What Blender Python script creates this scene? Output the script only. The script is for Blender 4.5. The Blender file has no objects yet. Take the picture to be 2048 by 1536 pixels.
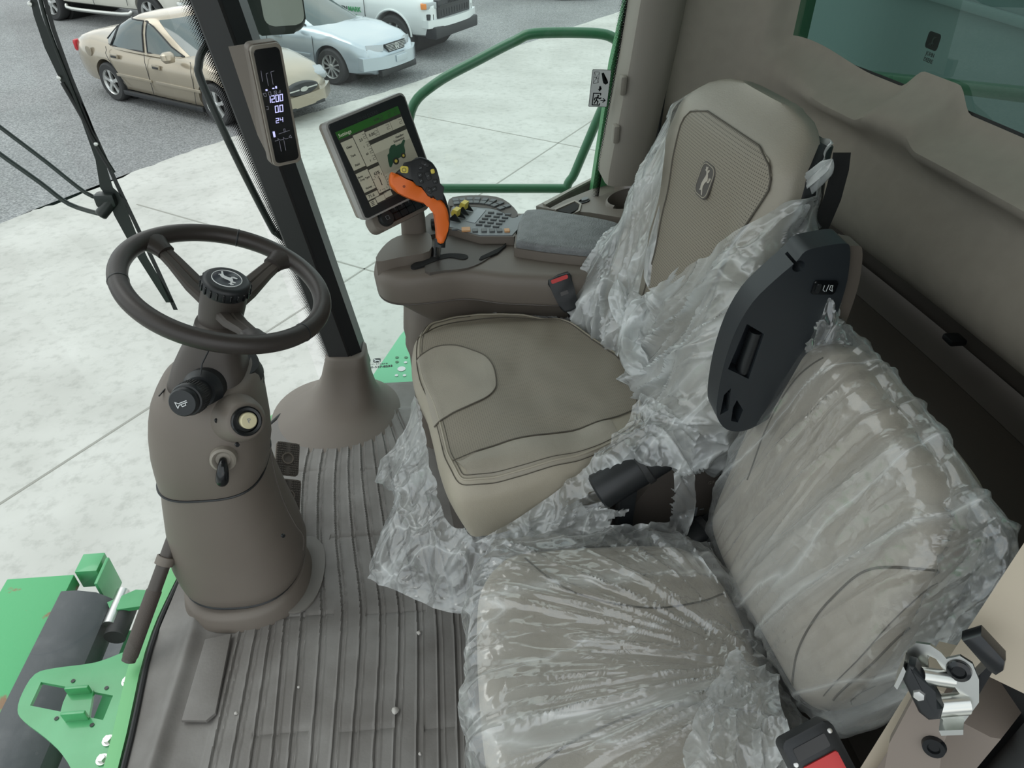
import bpy, bmesh, math, random
from mathutils import Vector, Matrix, noise
random.seed(7)
S = bpy.context.scene
COL = S.collection
PI = math.pi
# ---------------------------------------------------------------- camera, sky, sun, exposure
FPX = 1420.0; PITCH = math.radians(37); YAW = math.radians(5); CAMZ = 1.41
cam_d = bpy.data.cameras.new('camera'); cam = bpy.data.objects.new('camera', cam_d); COL.objects.link(cam)
cam_d.sensor_width = 36.0; cam_d.lens = FPX * 36.0 / 2048.0; cam_d.clip_start = 0.02; cam_d.clip_end = 300
cam.location = (0, 0, CAMZ); cam.rotation_euler = (PI / 2 - PITCH, 0, -YAW)
S.camera = cam
S.view_settings.view_transform = 'Standard'; S.view_settings.look = 'None'
S.view_settings.gamma = 1.0; S.view_settings.use_curve_mapping = False
S.view_settings.exposure = 0.66
w = bpy.data.worlds.new('overcast_sky'); S.world = w; w.use_nodes = True
nt = w.node_tree; nt.nodes.clear()
def nd(nt, typ, loc=None, **kw):
    n = nt.nodes.new(typ)
    for k, v in kw.items():
        if k in n.inputs: n.inputs[k].default_value = v
        else: setattr(n, k, v)
    return n
o_ = nd(nt, 'ShaderNodeOutputWorld'); bg = nd(nt, 'ShaderNodeBackground'); tc = nd(nt, 'ShaderNodeTexCoord')
ns = nd(nt, 'ShaderNodeTexNoise'); ns.inputs['Scale'].default_value = 3.0; ns.inputs['Detail'].default_value = 5
cr = nd(nt, 'ShaderNodeValToRGB')
cr.color_ramp.elements[0].position = .35; cr.color_ramp.elements[0].color = (.62, .72, .80, 1)
cr.color_ramp.elements[1].position = .65; cr.color_ramp.elements[1].color = (1.0, 1.0, .97, 1)
nt.links.new(tc.outputs['Generated'], ns.inputs['Vector']); nt.links.new(ns.outputs['Fac'], cr.inputs['Fac'])
nt.links.new(cr.outputs['Color'], bg.inputs['Color']); bg.inputs['Strength'].default_value = 1.0
nt.links.new(bg.outputs['Background'], o_.inputs['Surface'])
sun_d = bpy.data.lights.new('sun', 'SUN'); sun_d.energy = .5; sun_d.angle = math.radians(35); sun_d.color = (1, .98, .94)
sun = bpy.data.objects.new('sun', sun_d); COL.objects.link(sun)
sun.rotation_euler = Vector((.45, -.25, -1)).to_track_quat('-Z', 'Y').to_euler()
# ---------------------------------------------------------------- measuring helpers (pixel of the photo -> point in the room at a known plane)
def ray(px, py):
    a = (px - 1024) / FPX; b = (768 - py) / FPX
    Y = math.cos(PITCH) + b * math.sin(PITCH); Z = -math.sin(PITCH) + b * math.cos(PITCH)
    return Vector((a * math.cos(YAW) + Y * math.sin(YAW), Y * math.cos(YAW) - a * math.sin(YAW), Z))
CO = Vector((0, 0, CAMZ))
def U(px, py, x=None, y=None, z=None):
    d = ray(px, py)
    t = x / d.x if x is not None else y / d.y if y is not None else (z - CAMZ) / d.z
    return CO + d * t
def UP(px, py, o, n):
    d = ray(px, py); o = Vector(o); n = Vector(n)
    return CO + d * ((o - CO).dot(n) / d.dot(n))
# ---------------------------------------------------------------- materials
def bsdf(m): return m.node_tree.nodes['Principled BSDF']
def mat(name, col, rough=.5, bump=None, var=None, metal=0.0, spec=None, coat=0, emit=None, aniso=None):
    """bump=(scale,strength,dist)  var=(scale, colour2, lo, hi)"""
    m = bpy.data.materials.new(name); m.use_nodes = True; t = m.node_tree; b = bsdf(m)
    b.inputs['Base Color'].default_value = (*col, 1); b.inputs['Roughness'].default_value = rough
    b.inputs['Metallic'].default_value = metal
    if spec is not None: b.inputs['Specular IOR Level'].default_value = spec
    if coat: b.inputs['Coat Weight'].default_value = coat; b.inputs['Coat Roughness'].default_value = .08
    if emit: b.inputs['Emission Color'].default_value = (*emit[0], 1); b.inputs['Emission Strength'].default_value = emit[1]
    tcn = nd(t, 'ShaderNodeTexCoord')
    if var:
        n = nd(t, 'ShaderNodeTexNoise'); n.inputs['Scale'].default_value = var[0]; n.inputs['Detail'].default_value = 6
        r = nd(t, 'ShaderNodeValToRGB'); r.color_ramp.elements[0].position = var[2]; r.color_ramp.elements[1].position = var[3]
        r.color_ramp.elements[0].color = (*col, 1); r.color_ramp.elements[1].color = (*var[1], 1)
        t.links.new(tcn.outputs['Object'], n.inputs['Vector']); t.links.new(n.outputs['Fac'], r.inputs['Fac'])
        t.links.new(r.outputs['Color'], b.inputs['Base Color'])
    if bump:
        n2 = nd(t, 'ShaderNodeTexNoise'); n2.inputs['Scale'].default_value = bump[0]; n2.inputs['Detail'].default_value = 3
        bp = nd(t, 'ShaderNodeBump'); bp.inputs['Strength'].default_value = bump[1]; bp.inputs['Distance'].default_value = bump[2] if len(bump) > 2 else .001
        t.links.new(tcn.outputs['Object'], n2.inputs['Vector']); t.links.new(n2.outputs['Fac'], bp.inputs['Height'])
        t.links.new(bp.outputs['Normal'], b.inputs['Normal'])
    return m
def perf_mat(name, col, hole, k, axa, axb, thr=.55):
    """leather with rows of small punched holes; axa / axb are the two directions of the rows"""
    m = mat(name, col, .55); t = m.node_tree; b = bsdf(m)
    tcn = nd(t, 'ShaderNodeTexCoord'); outs = []
    for ax in (axa, axb):
        d = nd(t, 'ShaderNodeVectorMath'); d.operation = 'DOT_PRODUCT'; d.inputs[1].default_value = ax
        t.links.new(tcn.outputs['Object'], d.inputs[0])
        mu = nd(t, 'ShaderNodeMath'); mu.operation = 'MULTIPLY'; mu.inputs[1].default_value = k
        t.links.new(d.outputs['Value'], mu.inputs[0])
        si = nd(t, 'ShaderNodeMath'); si.operation = 'SINE'; t.links.new(mu.outputs[0], si.inputs[0]); outs.append(si)
    pr = nd(t, 'ShaderNodeMath'); pr.operation = 'MULTIPLY'
    t.links.new(outs[0].outputs[0], pr.inputs[0]); t.links.new(outs[1].outputs[0], pr.inputs[1])
    r = nd(t, 'ShaderNodeValToRGB'); r.color_ramp.elements[0].position = thr; r.color_ramp.elements[1].position = thr + .18
    r.color_ramp.elements[0].color = (*col, 1); r.color_ramp.elements[1].color = (*hole, 1)
    t.links.new(pr.outputs[0], r.inputs['Fac']); t.links.new(r.outputs['Color'], b.inputs['Base Color'])
    return m
def film_mat(name, base=.14, dirn=(0, 0, 1), fr=(11, 27), crk=.25, milk=.30, bd=.006, gloss=.05, rough=.17):
    """clear polythene: see-through, milky along its long creases, glossy; creases run along dirn"""
    m = bpy.data.materials.new(name); m.use_nodes = True; t = m.node_tree; t.nodes.clear(); LK = t.links.new
    out = nd(t, 'ShaderNodeOutputMaterial'); tcn = nd(t, 'ShaderNodeTexCoord'); mp = nd(t, 'ShaderNodeMapping'); m2_ = nd(t, 'ShaderNodeMapping')
    e = Vector(dirn).normalized().rotation_difference(Vector((1, 0, 0))).to_euler()
    mp.inputs['Rotation'].default_value = e; m2_.inputs['Scale'].default_value = (.09, 1, 1)
    wn_ = nd(t, 'ShaderNodeTexNoise'); wn_.inputs['Scale'].default_value = 4; wn_.inputs['Detail'].default_value = 2
    LK(tcn.outputs['Object'], mp.inputs['Vector']); LK(tcn.outputs['Object'], wn_.inputs['Vector'])
    wa_ = nd(t, 'ShaderNodeMixRGB'); wa_.blend_type = 'ADD'; wa_.inputs[0].default_value = .035; LK(mp.outputs[0], wa_.inputs[1]); LK(wn_.outputs['Color'], wa_.inputs[2])
    LK(wa_.outputs[0], m2_.inputs['Vector'])
    def M1(op, a, b=None, c=None, cl=False):
        n = nd(t, 'ShaderNodeMath'); n.operation = op; n.use_clamp = cl
        for i, q in enumerate((a, b, c)):
            if q is None: continue
            if isinstance(q, (int, float)): n.inputs[i].default_value = q
            else: LK(q, n.inputs[i])
        return n.outputs[0]
    def ridge(src, sc, det, pw):
        n = nd(t, 'ShaderNodeTexNoise'); n.inputs['Scale'].default_value = sc; n.inputs['Detail'].default_value = det; LK(src, n.inputs['Vector'])
        r = M1('ABSOLUTE', M1('MULTIPLY_ADD', n.outputs['Fac'], 2.0, -1.0)); r = M1('SUBTRACT', 1.0, M1('MULTIPLY', r, 3.2), None, True)
        return M1('POWER', r, pw)
    r1 = ridge(m2_.outputs[0], fr[0], 1, 2.6); r2 = ridge(m2_.outputs[0], fr[1], 2, 2.2); r4 = ridge(m2_.outputs[0], fr[0] * .8 + 3.7, 0, 14.0); r3 = ridge(wa_.outputs[0], 26, 2, 1.2)
    h = M1('ADD', M1('ADD', r1, M1('MULTIPLY', r2, .5)), M1('MULTIPLY', r3, crk))
    bp = nd(t, 'ShaderNodeBump'); bp.inputs['Strength'].default_value = 1.0; bp.inputs['Distance'].default_value = bd; LK(h, bp.inputs['Height'])
    big = nd(t, 'ShaderNodeMapRange'); big.inputs['From Min'].default_value = .42; big.inputs['From Max'].default_value = .68; big.inputs['To Max'].default_value = .12
    LK(wn_.outputs['Fac'], big.inputs['Value'])
    al = M1('ADD', M1('MULTIPLY_ADD', M1('ADD', M1('MULTIPLY', r1, .9), M1('MULTIPLY', r2, .35)), milk, M1('MULTIPLY_ADD', r4, .38, base)), big.outputs[0])
    lw = nd(t, 'ShaderNodeLayerWeight'); lw.inputs['Blend'].default_value = .25
    al = M1('ADD', al, M1('MULTIPLY', M1('POWER', lw.outputs['Facing'], 3.0), .45), None, True)
    tr = nd(t, 'ShaderNodeBsdfTransparent'); tr.inputs['Color'].default_value = (.98, .985, .985, 1)
    df = nd(t, 'ShaderNodeBsdfDiffuse'); df.inputs['Color'].default_value = (.93, .96, .96, 1); LK(bp.outputs[0], df.inputs['Normal'])
    tl = nd(t, 'ShaderNodeBsdfTranslucent'); tl.inputs['Color'].default_value = (.93, .96, .96, 1); LK(bp.outputs[0], tl.inputs['Normal'])
    m0 = nd(t, 'ShaderNodeMixShader'); m0.inputs[0].default_value = .35; LK(df.outputs[0], m0.inputs[1]); LK(tl.outputs[0], m0.inputs[2])
    m1 = nd(t, 'ShaderNodeMixShader'); LK(al, m1.inputs[0]); LK(tr.outputs[0], m1.inputs[1]); LK(m0.outputs[0], m1.inputs[2])
    gl = nd(t, 'ShaderNodeBsdfGlossy'); gl.inputs['Roughness'].default_value = rough; LK(bp.outputs[0], gl.inputs['Normal'])
    fr_ = nd(t, 'ShaderNodeFresnel'); fr_.inputs['IOR'].default_value = 1.5; LK(bp.outputs[0], fr_.inputs['Normal'])
    fm = M1('MINIMUM', M1('MULTIPLY_ADD', fr_.outputs[0], .8, gloss), .45)
    m2 = nd(t, 'ShaderNodeMixShader'); LK(fm, m2.inputs[0]); LK(m1.outputs[0], m2.inputs[1]); LK(gl.outputs[0], m2.inputs[2])
    LK(m2.outputs[0], out.inputs['Surface'])
    return m
def glass_mat(name, tint, refl=.05, dirt=0.0, dirtcol=(.8, .85, .82)):
    m = bpy.data.materials.new(name); m.use_nodes = True; t = m.node_tree; t.nodes.clear()
    out = nd(t, 'ShaderNodeOutputMaterial')
    tr = nd(t, 'ShaderNodeBsdfTransparent'); tr.inputs['Color'].default_value = (*tint, 1)
    gl = nd(t, 'ShaderNodeBsdfGlossy'); gl.inputs['Roughness'].default_value = .01; gl.inputs['Color'].default_value = (1, 1, 1, 1)
    fr = nd(t, 'ShaderNodeFresnel'); fr.inputs['IOR'].default_value = 1.45
    mx = nd(t, 'ShaderNodeMixShader')
    src = tr
    if dirt:
        df = nd(t, 'ShaderNodeBsdfDiffuse'); df.inputs['Color'].default_value = (*dirtcol, 1)
        md = nd(t, 'ShaderNodeMixShader'); md.inputs[0].default_value = dirt
        t.links.new(tr.outputs[0], md.inputs[1]); t.links.new(df.outputs[0], md.inputs[2]); src = md
    mm = nd(t, 'ShaderNodeMath'); mm.operation = 'MULTIPLY'; mm.inputs[1].default_value = refl / .04; mm.use_clamp = True
    cl = nd(t, 'ShaderNodeMath'); cl.operation = 'MINIMUM'; cl.inputs[1].default_value = .06
    t.links.new(fr.outputs[0], cl.inputs[0]); t.links.new(cl.outputs[0], mm.inputs[0]); t.links.new(mm.outputs[0], mx.inputs[0])
    t.links.new(src.outputs[0], mx.inputs[1]); t.links.new(gl.outputs[0], mx.inputs[2]); t.links.new(mx.outputs[0], out.inputs['Surface'])
    return m
M = {}
M['taupe'] = mat('taupe_plastic', (.150, .127, .107), .52, (900, .12, .0006), (5, (.165, .142, .120), .4, .7))
M['taupe_dark'] = mat('dark_taupe_plastic', (.085, .073, .064), .55, (900, .12, .0006))
M['taupe_light'] = mat('light_taupe_plastic', (.25, .225, .19), .5, (800, .15, .0006))
M['cream'] = mat('cream_trim', (.46, .40, .315), .6, (700, .15, .0006))
M['wall'] = mat('headliner_cloth', (.40, .36, .305), .85, (1400, .35, .001), (30, (.43, .39, .33), .35, .7))
M['mat'] = mat('rubber_mat', (.152, .142, .132), .5, (160, .18, .002), (7, (.25, .242, .23), .40, .75))
M['leather'] = mat('beige_leather', (.35, .318, .262), .46, (420, .32, .0016), (9, (.32, .29, .238), .4, .7))
M['leather_side'] = mat('tan_leather', (.375, .338, .268), .5, (420, .25, .0016))
M['seam'] = mat('seam_thread', (.10, .088, .07), .7)
M['wheel'] = mat('brown_leather', (.032, .026, .023), .42, (330, .2, .001))
M['spoke'] = mat('brown_spoke', (.062, .052, .045), .45)
M['black'] = mat('black_plastic', (.012, .014, .016), .42, (900, .1, .0005))
M['arm_black'] = mat('blue_black_plastic', (.022, .027, .032), .42, (900, .15, .0006))
M['gloss_black'] = mat('gloss_black', (.006, .007, .008), .18)
M['rubber'] = mat('black_rubber', (.02, .021, .022), .6, (60, .3, .003))
M['pillar'] = mat('pillar_grey', (.028, .028, .029), .5, (900, .1, .0005))
M['outblack'] = mat('outside_black_steel', (.012, .018, .016), .38)
M['green'] = mat('green_paint', (.055, .33, .12), .32, None, (6, (.09, .42, .18), .4, .75), coat=.4)
M['green_dk'] = mat('green_rail_paint', (.022, .15, .062), .35, None, None, coat=.3)
M['rust'] = mat('worn_green_paint', (.085, .42, .17), .5, (60, .3, .002), (14, (.26, .15, .08), .62, .68))
M['belt'] = mat('dark_rubber_belt', (.075, .082, .09), .5, (40, .4, .003), (9, (.15, .155, .165), .5, .8))
M['chrome'] = mat('zinc_steel', (.62, .63, .60), .28, (50, .1, .001), None, 1.0)
M['bolt'] = mat('zinc_bolt', (.66, .66, .64), .35, None, None, 1.0)
M['orange'] = mat('orange_plastic', (.86, .165, .018), .42)
M['yellow'] = mat('yellow_plastic', (.72, .58, .10), .45)
M['cream_button'] = mat('cream_button', (.62, .56, .36), .5)
M['red'] = mat('red_plastic', (.55, .03, .03), .4)
M['white'] = mat('white_print', (.75, .77, .78), .5)
M['grey_btn'] = mat('grey_key', (.10, .11, .115), .45)
M['panel_grey'] = mat('light_grey_pad', (.22, .24, .255), .45)
M['orange_key'] = mat('orange_key', (.62, .33, .15), .5)
M['armpad'] = mat('grey_vinyl', (.15, .158, .162), .5, (260, .8, .003), (40, (.19, .2, .205), .4, .6))
M['perf_seat'] = perf_mat('perforated_leather', (.275, .245, .196), (.15, .13, .10), 1050, (.707, .707, 0), (.707, -.707, 0))
M['perf_back'] = perf_mat('perforated_back_leather', (.27, .24, .19), (.10, .085, .065), 900, (0, .707, .707), (0, .707, -.707), .45)
M['film'] = film_mat('clear_polythene', .14, (.1, -.1, 1), (9, 22), .10, .30, .0045, .07, .13)
M['film_v'] = film_mat('gathered_polythene', .20, (.17, -.40, .90), (8, 20), .10, .42, .005, .07, .13)
M['film_j'] = film_mat('tight_polythene', .05, (1, .1, 0), (7, 18), .10, .20, .0045, .09, .13)
M['film_jb'] = film_mat('tight_polythene_back', .05, (.14, -.27, .95), (6, 15), .10, .20, .0045, .09, .13)
M['glass'] = glass_mat('windshield_glass', (.95, .97, .95), .035)
M['glass_side'] = glass_mat('green_side_glass', (.84, .93, .89), .04, .03)
M['glass_rear'] = glass_mat('dark_green_rear_glass', (.27, .36, .33), .05, .05, (.25, .36, .33))
M['mirror'] = mat('mirror_glass', (.9, .9, .9), .03, None, None, 1.0)
# ---------------------------------------------------------------- geometry helpers: every builder returns (verts, faces)
def J(*gs):
    V = []; Fc = []
    for g in gs:
        b = len(V); V += [Vector(v) for v in g[0]]; Fc += [tuple(i + b for i in f) for f in g[1]]
    return V, Fc
def X(g, m): return [m @ Vector(v) for v in g[0]], g[1]
def from_bm(bm):
    bm.verts.index_update(); r = ([v.co.copy() for v in bm.verts], [tuple(v.index for v in f.verts) for f in bm.faces]); bm.free(); return r
def box(c, s, bev=0, seg=2, m=None):
    bm = bmesh.new(); bmesh.ops.create_cube(bm, size=1)
    for v in bm.verts: v.co = Vector((v.co.x * s[0], v.co.y * s[1], v.co.z * s[2]))
    if bev: bmesh.ops.bevel(bm, geom=bm.edges[:], offset=bev, segments=seg, profile=.6, affect='EDGES')
    g = from_bm(bm); mm = Matrix.Translation(c)
    if m is not None: mm = mm @ m
    return X(g, mm)
def prism(pts, z0, z1, bev=0, seg=2, m=None):
    """closed 2-D outline extruded between z0 and z1"""
    bm = bmesh.new(); ar = sum(pts[i][0] * pts[(i + 1) % len(pts)][1] - pts[(i + 1) % len(pts)][0] * pts[i][1] for i in range(len(pts)))
    if ar < 0: pts = pts[::-1]
    lo = [bm.verts.new((p[0], p[1], z0)) for p in pts]; hi = [bm.verts.new((p[0], p[1], z1)) for p in pts]
    n = len(pts); f0 = bm.faces.new(lo[::-1]); f1 = bm.faces.new(hi)
    for i in range(n): bm.faces.new((lo[i], lo[(i + 1) % n], hi[(i + 1) % n], hi[i]))
    if bev:
        es = [e for e in bm.edges if abs(e.verts[0].co.z - e.verts[1].co.z) < 1e-9 and abs(e.verts[0].co.z - max(z0, z1)) < 1e-9]
        bmesh.ops.bevel(bm, geom=es, offset=bev, segments=seg, profile=.6, affect='EDGES')
    bmesh.ops.triangulate(bm, faces=[f for f in bm.faces if len(f.verts) > 4])
    g = from_bm(bm)
    return X(g, m) if m is not None else g
def smooth(pts, k=6, closed=False):
    n = len(pts); out = []
    V = [Vector(p) for p in pts]
    rng = range(n) if closed else range(n - 1)
    for i in rng:
        p0 = V[(i - 1) % n] if closed or i > 0 else V[0]; p1 = V[i]; p2 = V[(i + 1) % n]
        p3 = V[(i + 2) % n] if closed or i + 2 < n else V[-1]
        for j in range(k):
            t = j / k
            out.append(.5 * ((2 * p1) + (p2 - p0) * t + (2 * p0 - 5 * p1 + 4 * p2 - p3) * t * t + (3 * p1 - p0 - 3 * p2 + p3) * t ** 3))
    if not closed: out.append(V[-1])
    return out
def tube(pts, r, n=12, closed=False, k=0, flat=None):
    """swept circle; r number or list; flat=(axis vector, factor) squashes the section"""
    rs = r if isinstance(r, (list, tuple)) else None
    if k:
        if rs: rs = [v.x for v in smooth([(a, 0, 0) for a in rs], k, closed)]
        pts = smooth(pts, k, closed)
    pts = [Vector(p) for p in pts]; N = len(pts); V = []; Fc = []
    tg = []
    for i in range(N):
        a = pts[(i - 1) % N] if closed or i else pts[0]; b = pts[(i + 1) % N] if closed or i < N - 1 else pts[-1]
        tg.append((b - a).normalized())
    up = Vector((0, 0, 1)) if abs(tg[0].z) < .9 else Vector((1, 0, 0))
    nrm = tg[0].cross(up).normalized()
    for i in range(N):
        nrm = (nrm - tg[i] * nrm.dot(tg[i])).normalized(); bn = tg[i].cross(nrm)
        rr = rs[i] if rs else r
        for j in range(n):
            a = 2 * PI * j / n; d = nrm * math.cos(a) * rr + bn * math.sin(a) * rr
            if flat: ax = Vector(flat[0]).normalized(); d = d - ax * d.dot(ax) * (1 - flat[1])
            V.append(pts[i] + d)
    for i in range(N if closed else N - 1):
        for j in range(n):
            a = i * n + j; b = i * n + (j + 1) % n; c = ((i + 1) % N) * n + (j + 1) % n; d = ((i + 1) % N) * n + j
            Fc.append((a, b, c, d))
    if not closed:
        Fc.append(tuple(range(n))[::-1]); Fc.append(tuple((N - 1) * n + j for j in range(n)))
    return V, Fc
def lathe(prof, n=32, m=None, cap=True):
    V = []; Fc = []
    for (r, z) in prof:
        for j in range(n):
            a = 2 * PI * j / n; V.append(Vector((r * math.cos(a), r * math.sin(a), z)))
    for i in range(len(prof) - 1):
        for j in range(n):
            Fc.append((i * n + j, i * n + (j + 1) % n, (i + 1) * n + (j + 1) % n, (i + 1) * n + j))
    if cap:
        Fc.append(tuple(range(n))[::-1]); Fc.append(tuple((len(prof) - 1) * n + j for j in range(n)))
    g = (V, Fc)
    return X(g, m) if m is not None else g
def axis_m(o, d, up=(0, 0, 1)):
    """matrix with local Z along d"""
    z = Vector(d).normalized(); u = Vector(up)
    if abs(z.dot(u.normalized())) > .98: u = Vector((0, 1, 0))
    x = u.cross(z).normalized(); y = z.cross(x)
    return Matrix((( x.x, y.x, z.x, o[0]), (x.y, y.y, z.y, o[1]), (x.z, y.z, z.z, o[2]), (0, 0, 0, 1)))
def plane_m(o, xd, n):
    """local X along xd, local Z along n"""
    z = Vector(n).normalized(); x = Vector(xd); x = (x - z * x.dot(z)).normalized(); y = z.cross(x)
    return Matrix((( x.x, y.x, z.x, o[0]), (x.y, y.y, z.y, o[1]), (x.z, y.z, z.z, o[2]), (0, 0, 0, 1)))
def cyl(p0, p1, r0, r1=None, n=20, bev=0):
    p0 = Vector(p0); p1 = Vector(p1); L = (p1 - p0).length; r1 = r0 if r1 is None else r1
    pr = [(r0, 0), (r1, L)] if not bev else [(r0 - bev, 0), (r0, bev), (r1, L - bev), (r1 - bev * .3, L - bev * .3), (r1 - bev, L)]
    return lathe(pr, n, axis_m(p0, p1 - p0))
def loft(rings, closed=True, caps=(True, True)):
    n = len(rings[0]); V = [Vector(p) for r in rings for p in r]; Fc = []
    for i in range(len(rings) - 1):
        for j in range(n if closed else n - 1):
            Fc.append((i * n + j, i * n + (j + 1) % n, (i + 1) * n + (j + 1) % n, (i + 1) * n + j))
    if closed and caps[0]: Fc.append(tuple(range(n))[::-1])
    if closed and caps[1]: Fc.append(tuple((len(rings) - 1) * n + j for j in range(n)))
    return V, Fc
def gridf(fn, nu, nv, mask=None):
    V = [Vector(fn(i / nu, j / nv)) for i in range(nu + 1) for j in range(nv + 1)]; Fc = []
    for i in range(nu):
        for j in range(nv):
            if mask and not mask((i + .5) / nu, (j + .5) / nv): continue
            a = i * (nv + 1) + j; Fc.append((a, a + nv + 1, a + nv + 2, a + 1))
    return V, Fc
def thick(g, t):
    """solid sheet from an open surface"""
    bm = bmesh.new(); vs = [bm.verts.new(v) for v in g[0]]
    for f in g[1]: bm.faces.new([vs[i] for i in f])
    bmesh.ops.recalc_face_normals(bm, faces=bm.faces[:])
    bmesh.ops.solidify(bm, geom=bm.faces[:], thickness=t)
    return from_bm(bm)
def ell(cx, cy, rx, ry, z, n=40, e=2.0, rot=0):
    out = []
    for j in range(n):
        a = 2 * PI * j / n; c = math.cos(a); s = math.sin(a)
        x = rx * math.copysign(abs(c) ** (2 / e), c); y = ry * math.copysign(abs(s) ** (2 / e), s)
        out.append(Vector((cx + x * math.cos(rot) - y * math.sin(rot), cy + x * math.sin(rot) + y * math.cos(rot), z)))
    return out
def rrect(w, h, r, n=5):
    out = []
    for (cx, cy, a0) in ((w / 2 - r, h / 2 - r, 0), (-w / 2 + r, h / 2 - r, 90), (-w / 2 + r, -h / 2 + r, 180), (w / 2 - r, -h / 2 + r, 270)):
        for j in range(n + 1):
            a = math.radians(a0 + 90 * j / n); out.append((cx + r * math.cos(a), cy + r * math.sin(a)))
    return out
def text_g(s, size, m, depth=.0, align='CENTER', bold=0.0):
    c = bpy.data.curves.new('t', 'FONT'); c.body = s; c.size = size; c.align_x = align; c.align_y = 'CENTER'; c.extrude = depth; c.offset = bold
    c.resolution_u = 2
    o = bpy.data.objects.new('t', c); COL.objects.link(o); dg = bpy.context.evaluated_depsgraph_get()
    me = bpy.data.meshes.new_from_object(o.evaluated_get(dg))
    g = ([m @ v.co for v in me.vertices], [tuple(p.vertices) for p in me.polygons])
    bpy.data.objects.remove(o); bpy.data.meshes.remove(me); bpy.data.curves.remove(c)
    return g
def strokes(lines, wd, th, m, n=6):
    """line drawing in local XY as thin raised bars"""
    gs = []
    for ln in lines:
        for a, b in zip(ln[:-1], ln[1:]):
            d = Vector((b[0] - a[0], b[1] - a[1])); L = d.length
            if L < 1e-7: continue
            nx, ny = -d.y / L * wd / 2, d.x / L * wd / 2
            ex, ey = d.x / L * wd * .3, d.y / L * wd * .3
            gs.append(prism([(a[0] + nx - ex, a[1] + ny - ey), (a[0] - nx - ex, a[1] - ny - ey), (b[0] - nx + ex, b[1] - ny + ey), (b[0] + nx + ex, b[1] + ny + ey)], 0, th))
    return X(J(*gs), m)
def boolean(g, cutters):
    """subtract closed meshes from a closed mesh"""
    def tmp(gg):
        me = bpy.data.meshes.new('t'); me.from_pydata([tuple(v) for v in gg[0]], [], gg[1]); me.update()
        bm = bmesh.new(); bm.from_mesh(me); bmesh.ops.recalc_face_normals(bm, faces=bm.faces[:]); bm.to_mesh(me); bm.free()
        o = bpy.data.objects.new('t', me); COL.objects.link(o); return o
    a = tmp(g); cs = [tmp(c) for c in cutters]
    for c in cs:
        md = a.modifiers.new('b', 'BOOLEAN'); md.operation = 'DIFFERENCE'; md.object = c; md.solver = 'EXACT'
    dg = bpy.context.evaluated_depsgraph_get(); me = bpy.data.meshes.new_from_object(a.evaluated_get(dg))
    r = ([v.co.copy() for v in me.vertices], [tuple(p.vertices) for p in me.polygons])
    for o in [a] + cs: bpy.data.objects.remove(o)
    return r
# ---------------------------------------------------------------- object helpers
LOCAL = {}
def root_of(o):
    while o.parent: o = o.parent
    return o
def thing(name, label, cat, loc=(0, 0, 0), rotz=0, group=None, local=False):
    o = bpy.data.objects.new(name, None); COL.objects.link(o); o.location = loc; o.rotation_euler = (0, 0, rotz)
    o.empty_display_size = .05
    o['label'] = label; o['category'] = cat
    if group: o['group'] = group
    LOCAL[o] = local
    return o
def obj(name, g, m, parent=None, sm=38, label=None, weld=True):
    V, Fc = g
    if parent is not None:
        r = root_of(parent)
        if not LOCAL.get(r, False):
            inv = (Matrix.Translation(r.location) @ Matrix.Rotation(r.rotation_euler[2], 4, 'Z')).inverted()
            V = [inv @ Vector(v) for v in V]
    me = bpy.data.meshes.new(name); me.from_pydata([tuple(v) for v in V], [], Fc)
    mats = m if isinstance(m, (list, tuple)) else [m]
    for x in mats: me.materials.append(M[x] if isinstance(x, str) else x)
    bm = bmesh.new(); bm.from_mesh(me)
    if weld: bmesh.ops.remove_doubles(bm, verts=bm.verts[:], dist=1e-5)
    bmesh.ops.recalc_face_normals(bm, faces=bm.faces[:])
    bm.to_mesh(me); bm.free()
    if sm:
        me.polygons.foreach_set('use_smooth', [True] * len(me.polygons))
        me.set_sharp_from_angle(angle=math.radians(sm))
    o = bpy.data.objects.new(name, me); COL.objects.link(o)
    if parent is not None: o.parent = parent
    if label: o['label'] = label
    return o
def tag(o, label, cat, group=None, kind=None):
    o['label'] = label; o['category'] = cat
    if group: o['group'] = group
    if kind: o['kind'] = kind
    return o
def struct(name, g, m, sm=38, weld=True):
    o = obj(name, g, m, None, sm, None, weld); o['kind'] = 'structure'; return o
def fold(p, s=(1, 1, 1), o=0):
    """ridged noise 0..1 for cloth-like creases"""
    v = noise.noise(Vector((p[0] * s[0] + o, p[1] * s[1] + o * 1.7, p[2] * s[2] - o)))
    return (1 - abs(v) * 2.2)
DEER = [(-.50,.10),(-.42,.17),(-.36,.17),(-.33,.22),(-.40,.28),(-.46,.26),(-.47,.33),(-.40,.34),(-.42,.42),(-.36,.36),(-.34,.44),(-.31,.34),(-.24,.38),(-.27,.30),(-.28,.22),(-.24,.15),(-.16,.11),(.05,.10),(.22,.07),(.33,.0),(.40,-.08),(.44,-.02),(.46,-.08),(.42,-.14),(.36,-.16),(.40,-.26),(.46,-.36),(.42,-.44),(.34,-.33),(.27,-.20),(.18,-.13),(.02,-.12),(-.10,-.15),(-.20,-.24),(-.36,-.22),(-.40,-.30),(-.34,-.31),(-.20,-.33),(-.10,-.24),(-.24,-.10),(-.30,0),(-.34,.08),(-.44,.06)]
def deer(sc, m, th=.0006, rot=0, flip=1):
    pts = [(p[0] * sc * flip, p[1] * sc) for p in DEER]
    return prism(pts, 0, th, m=m @ Matrix.Rotation(rot, 4, 'Z'))
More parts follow.
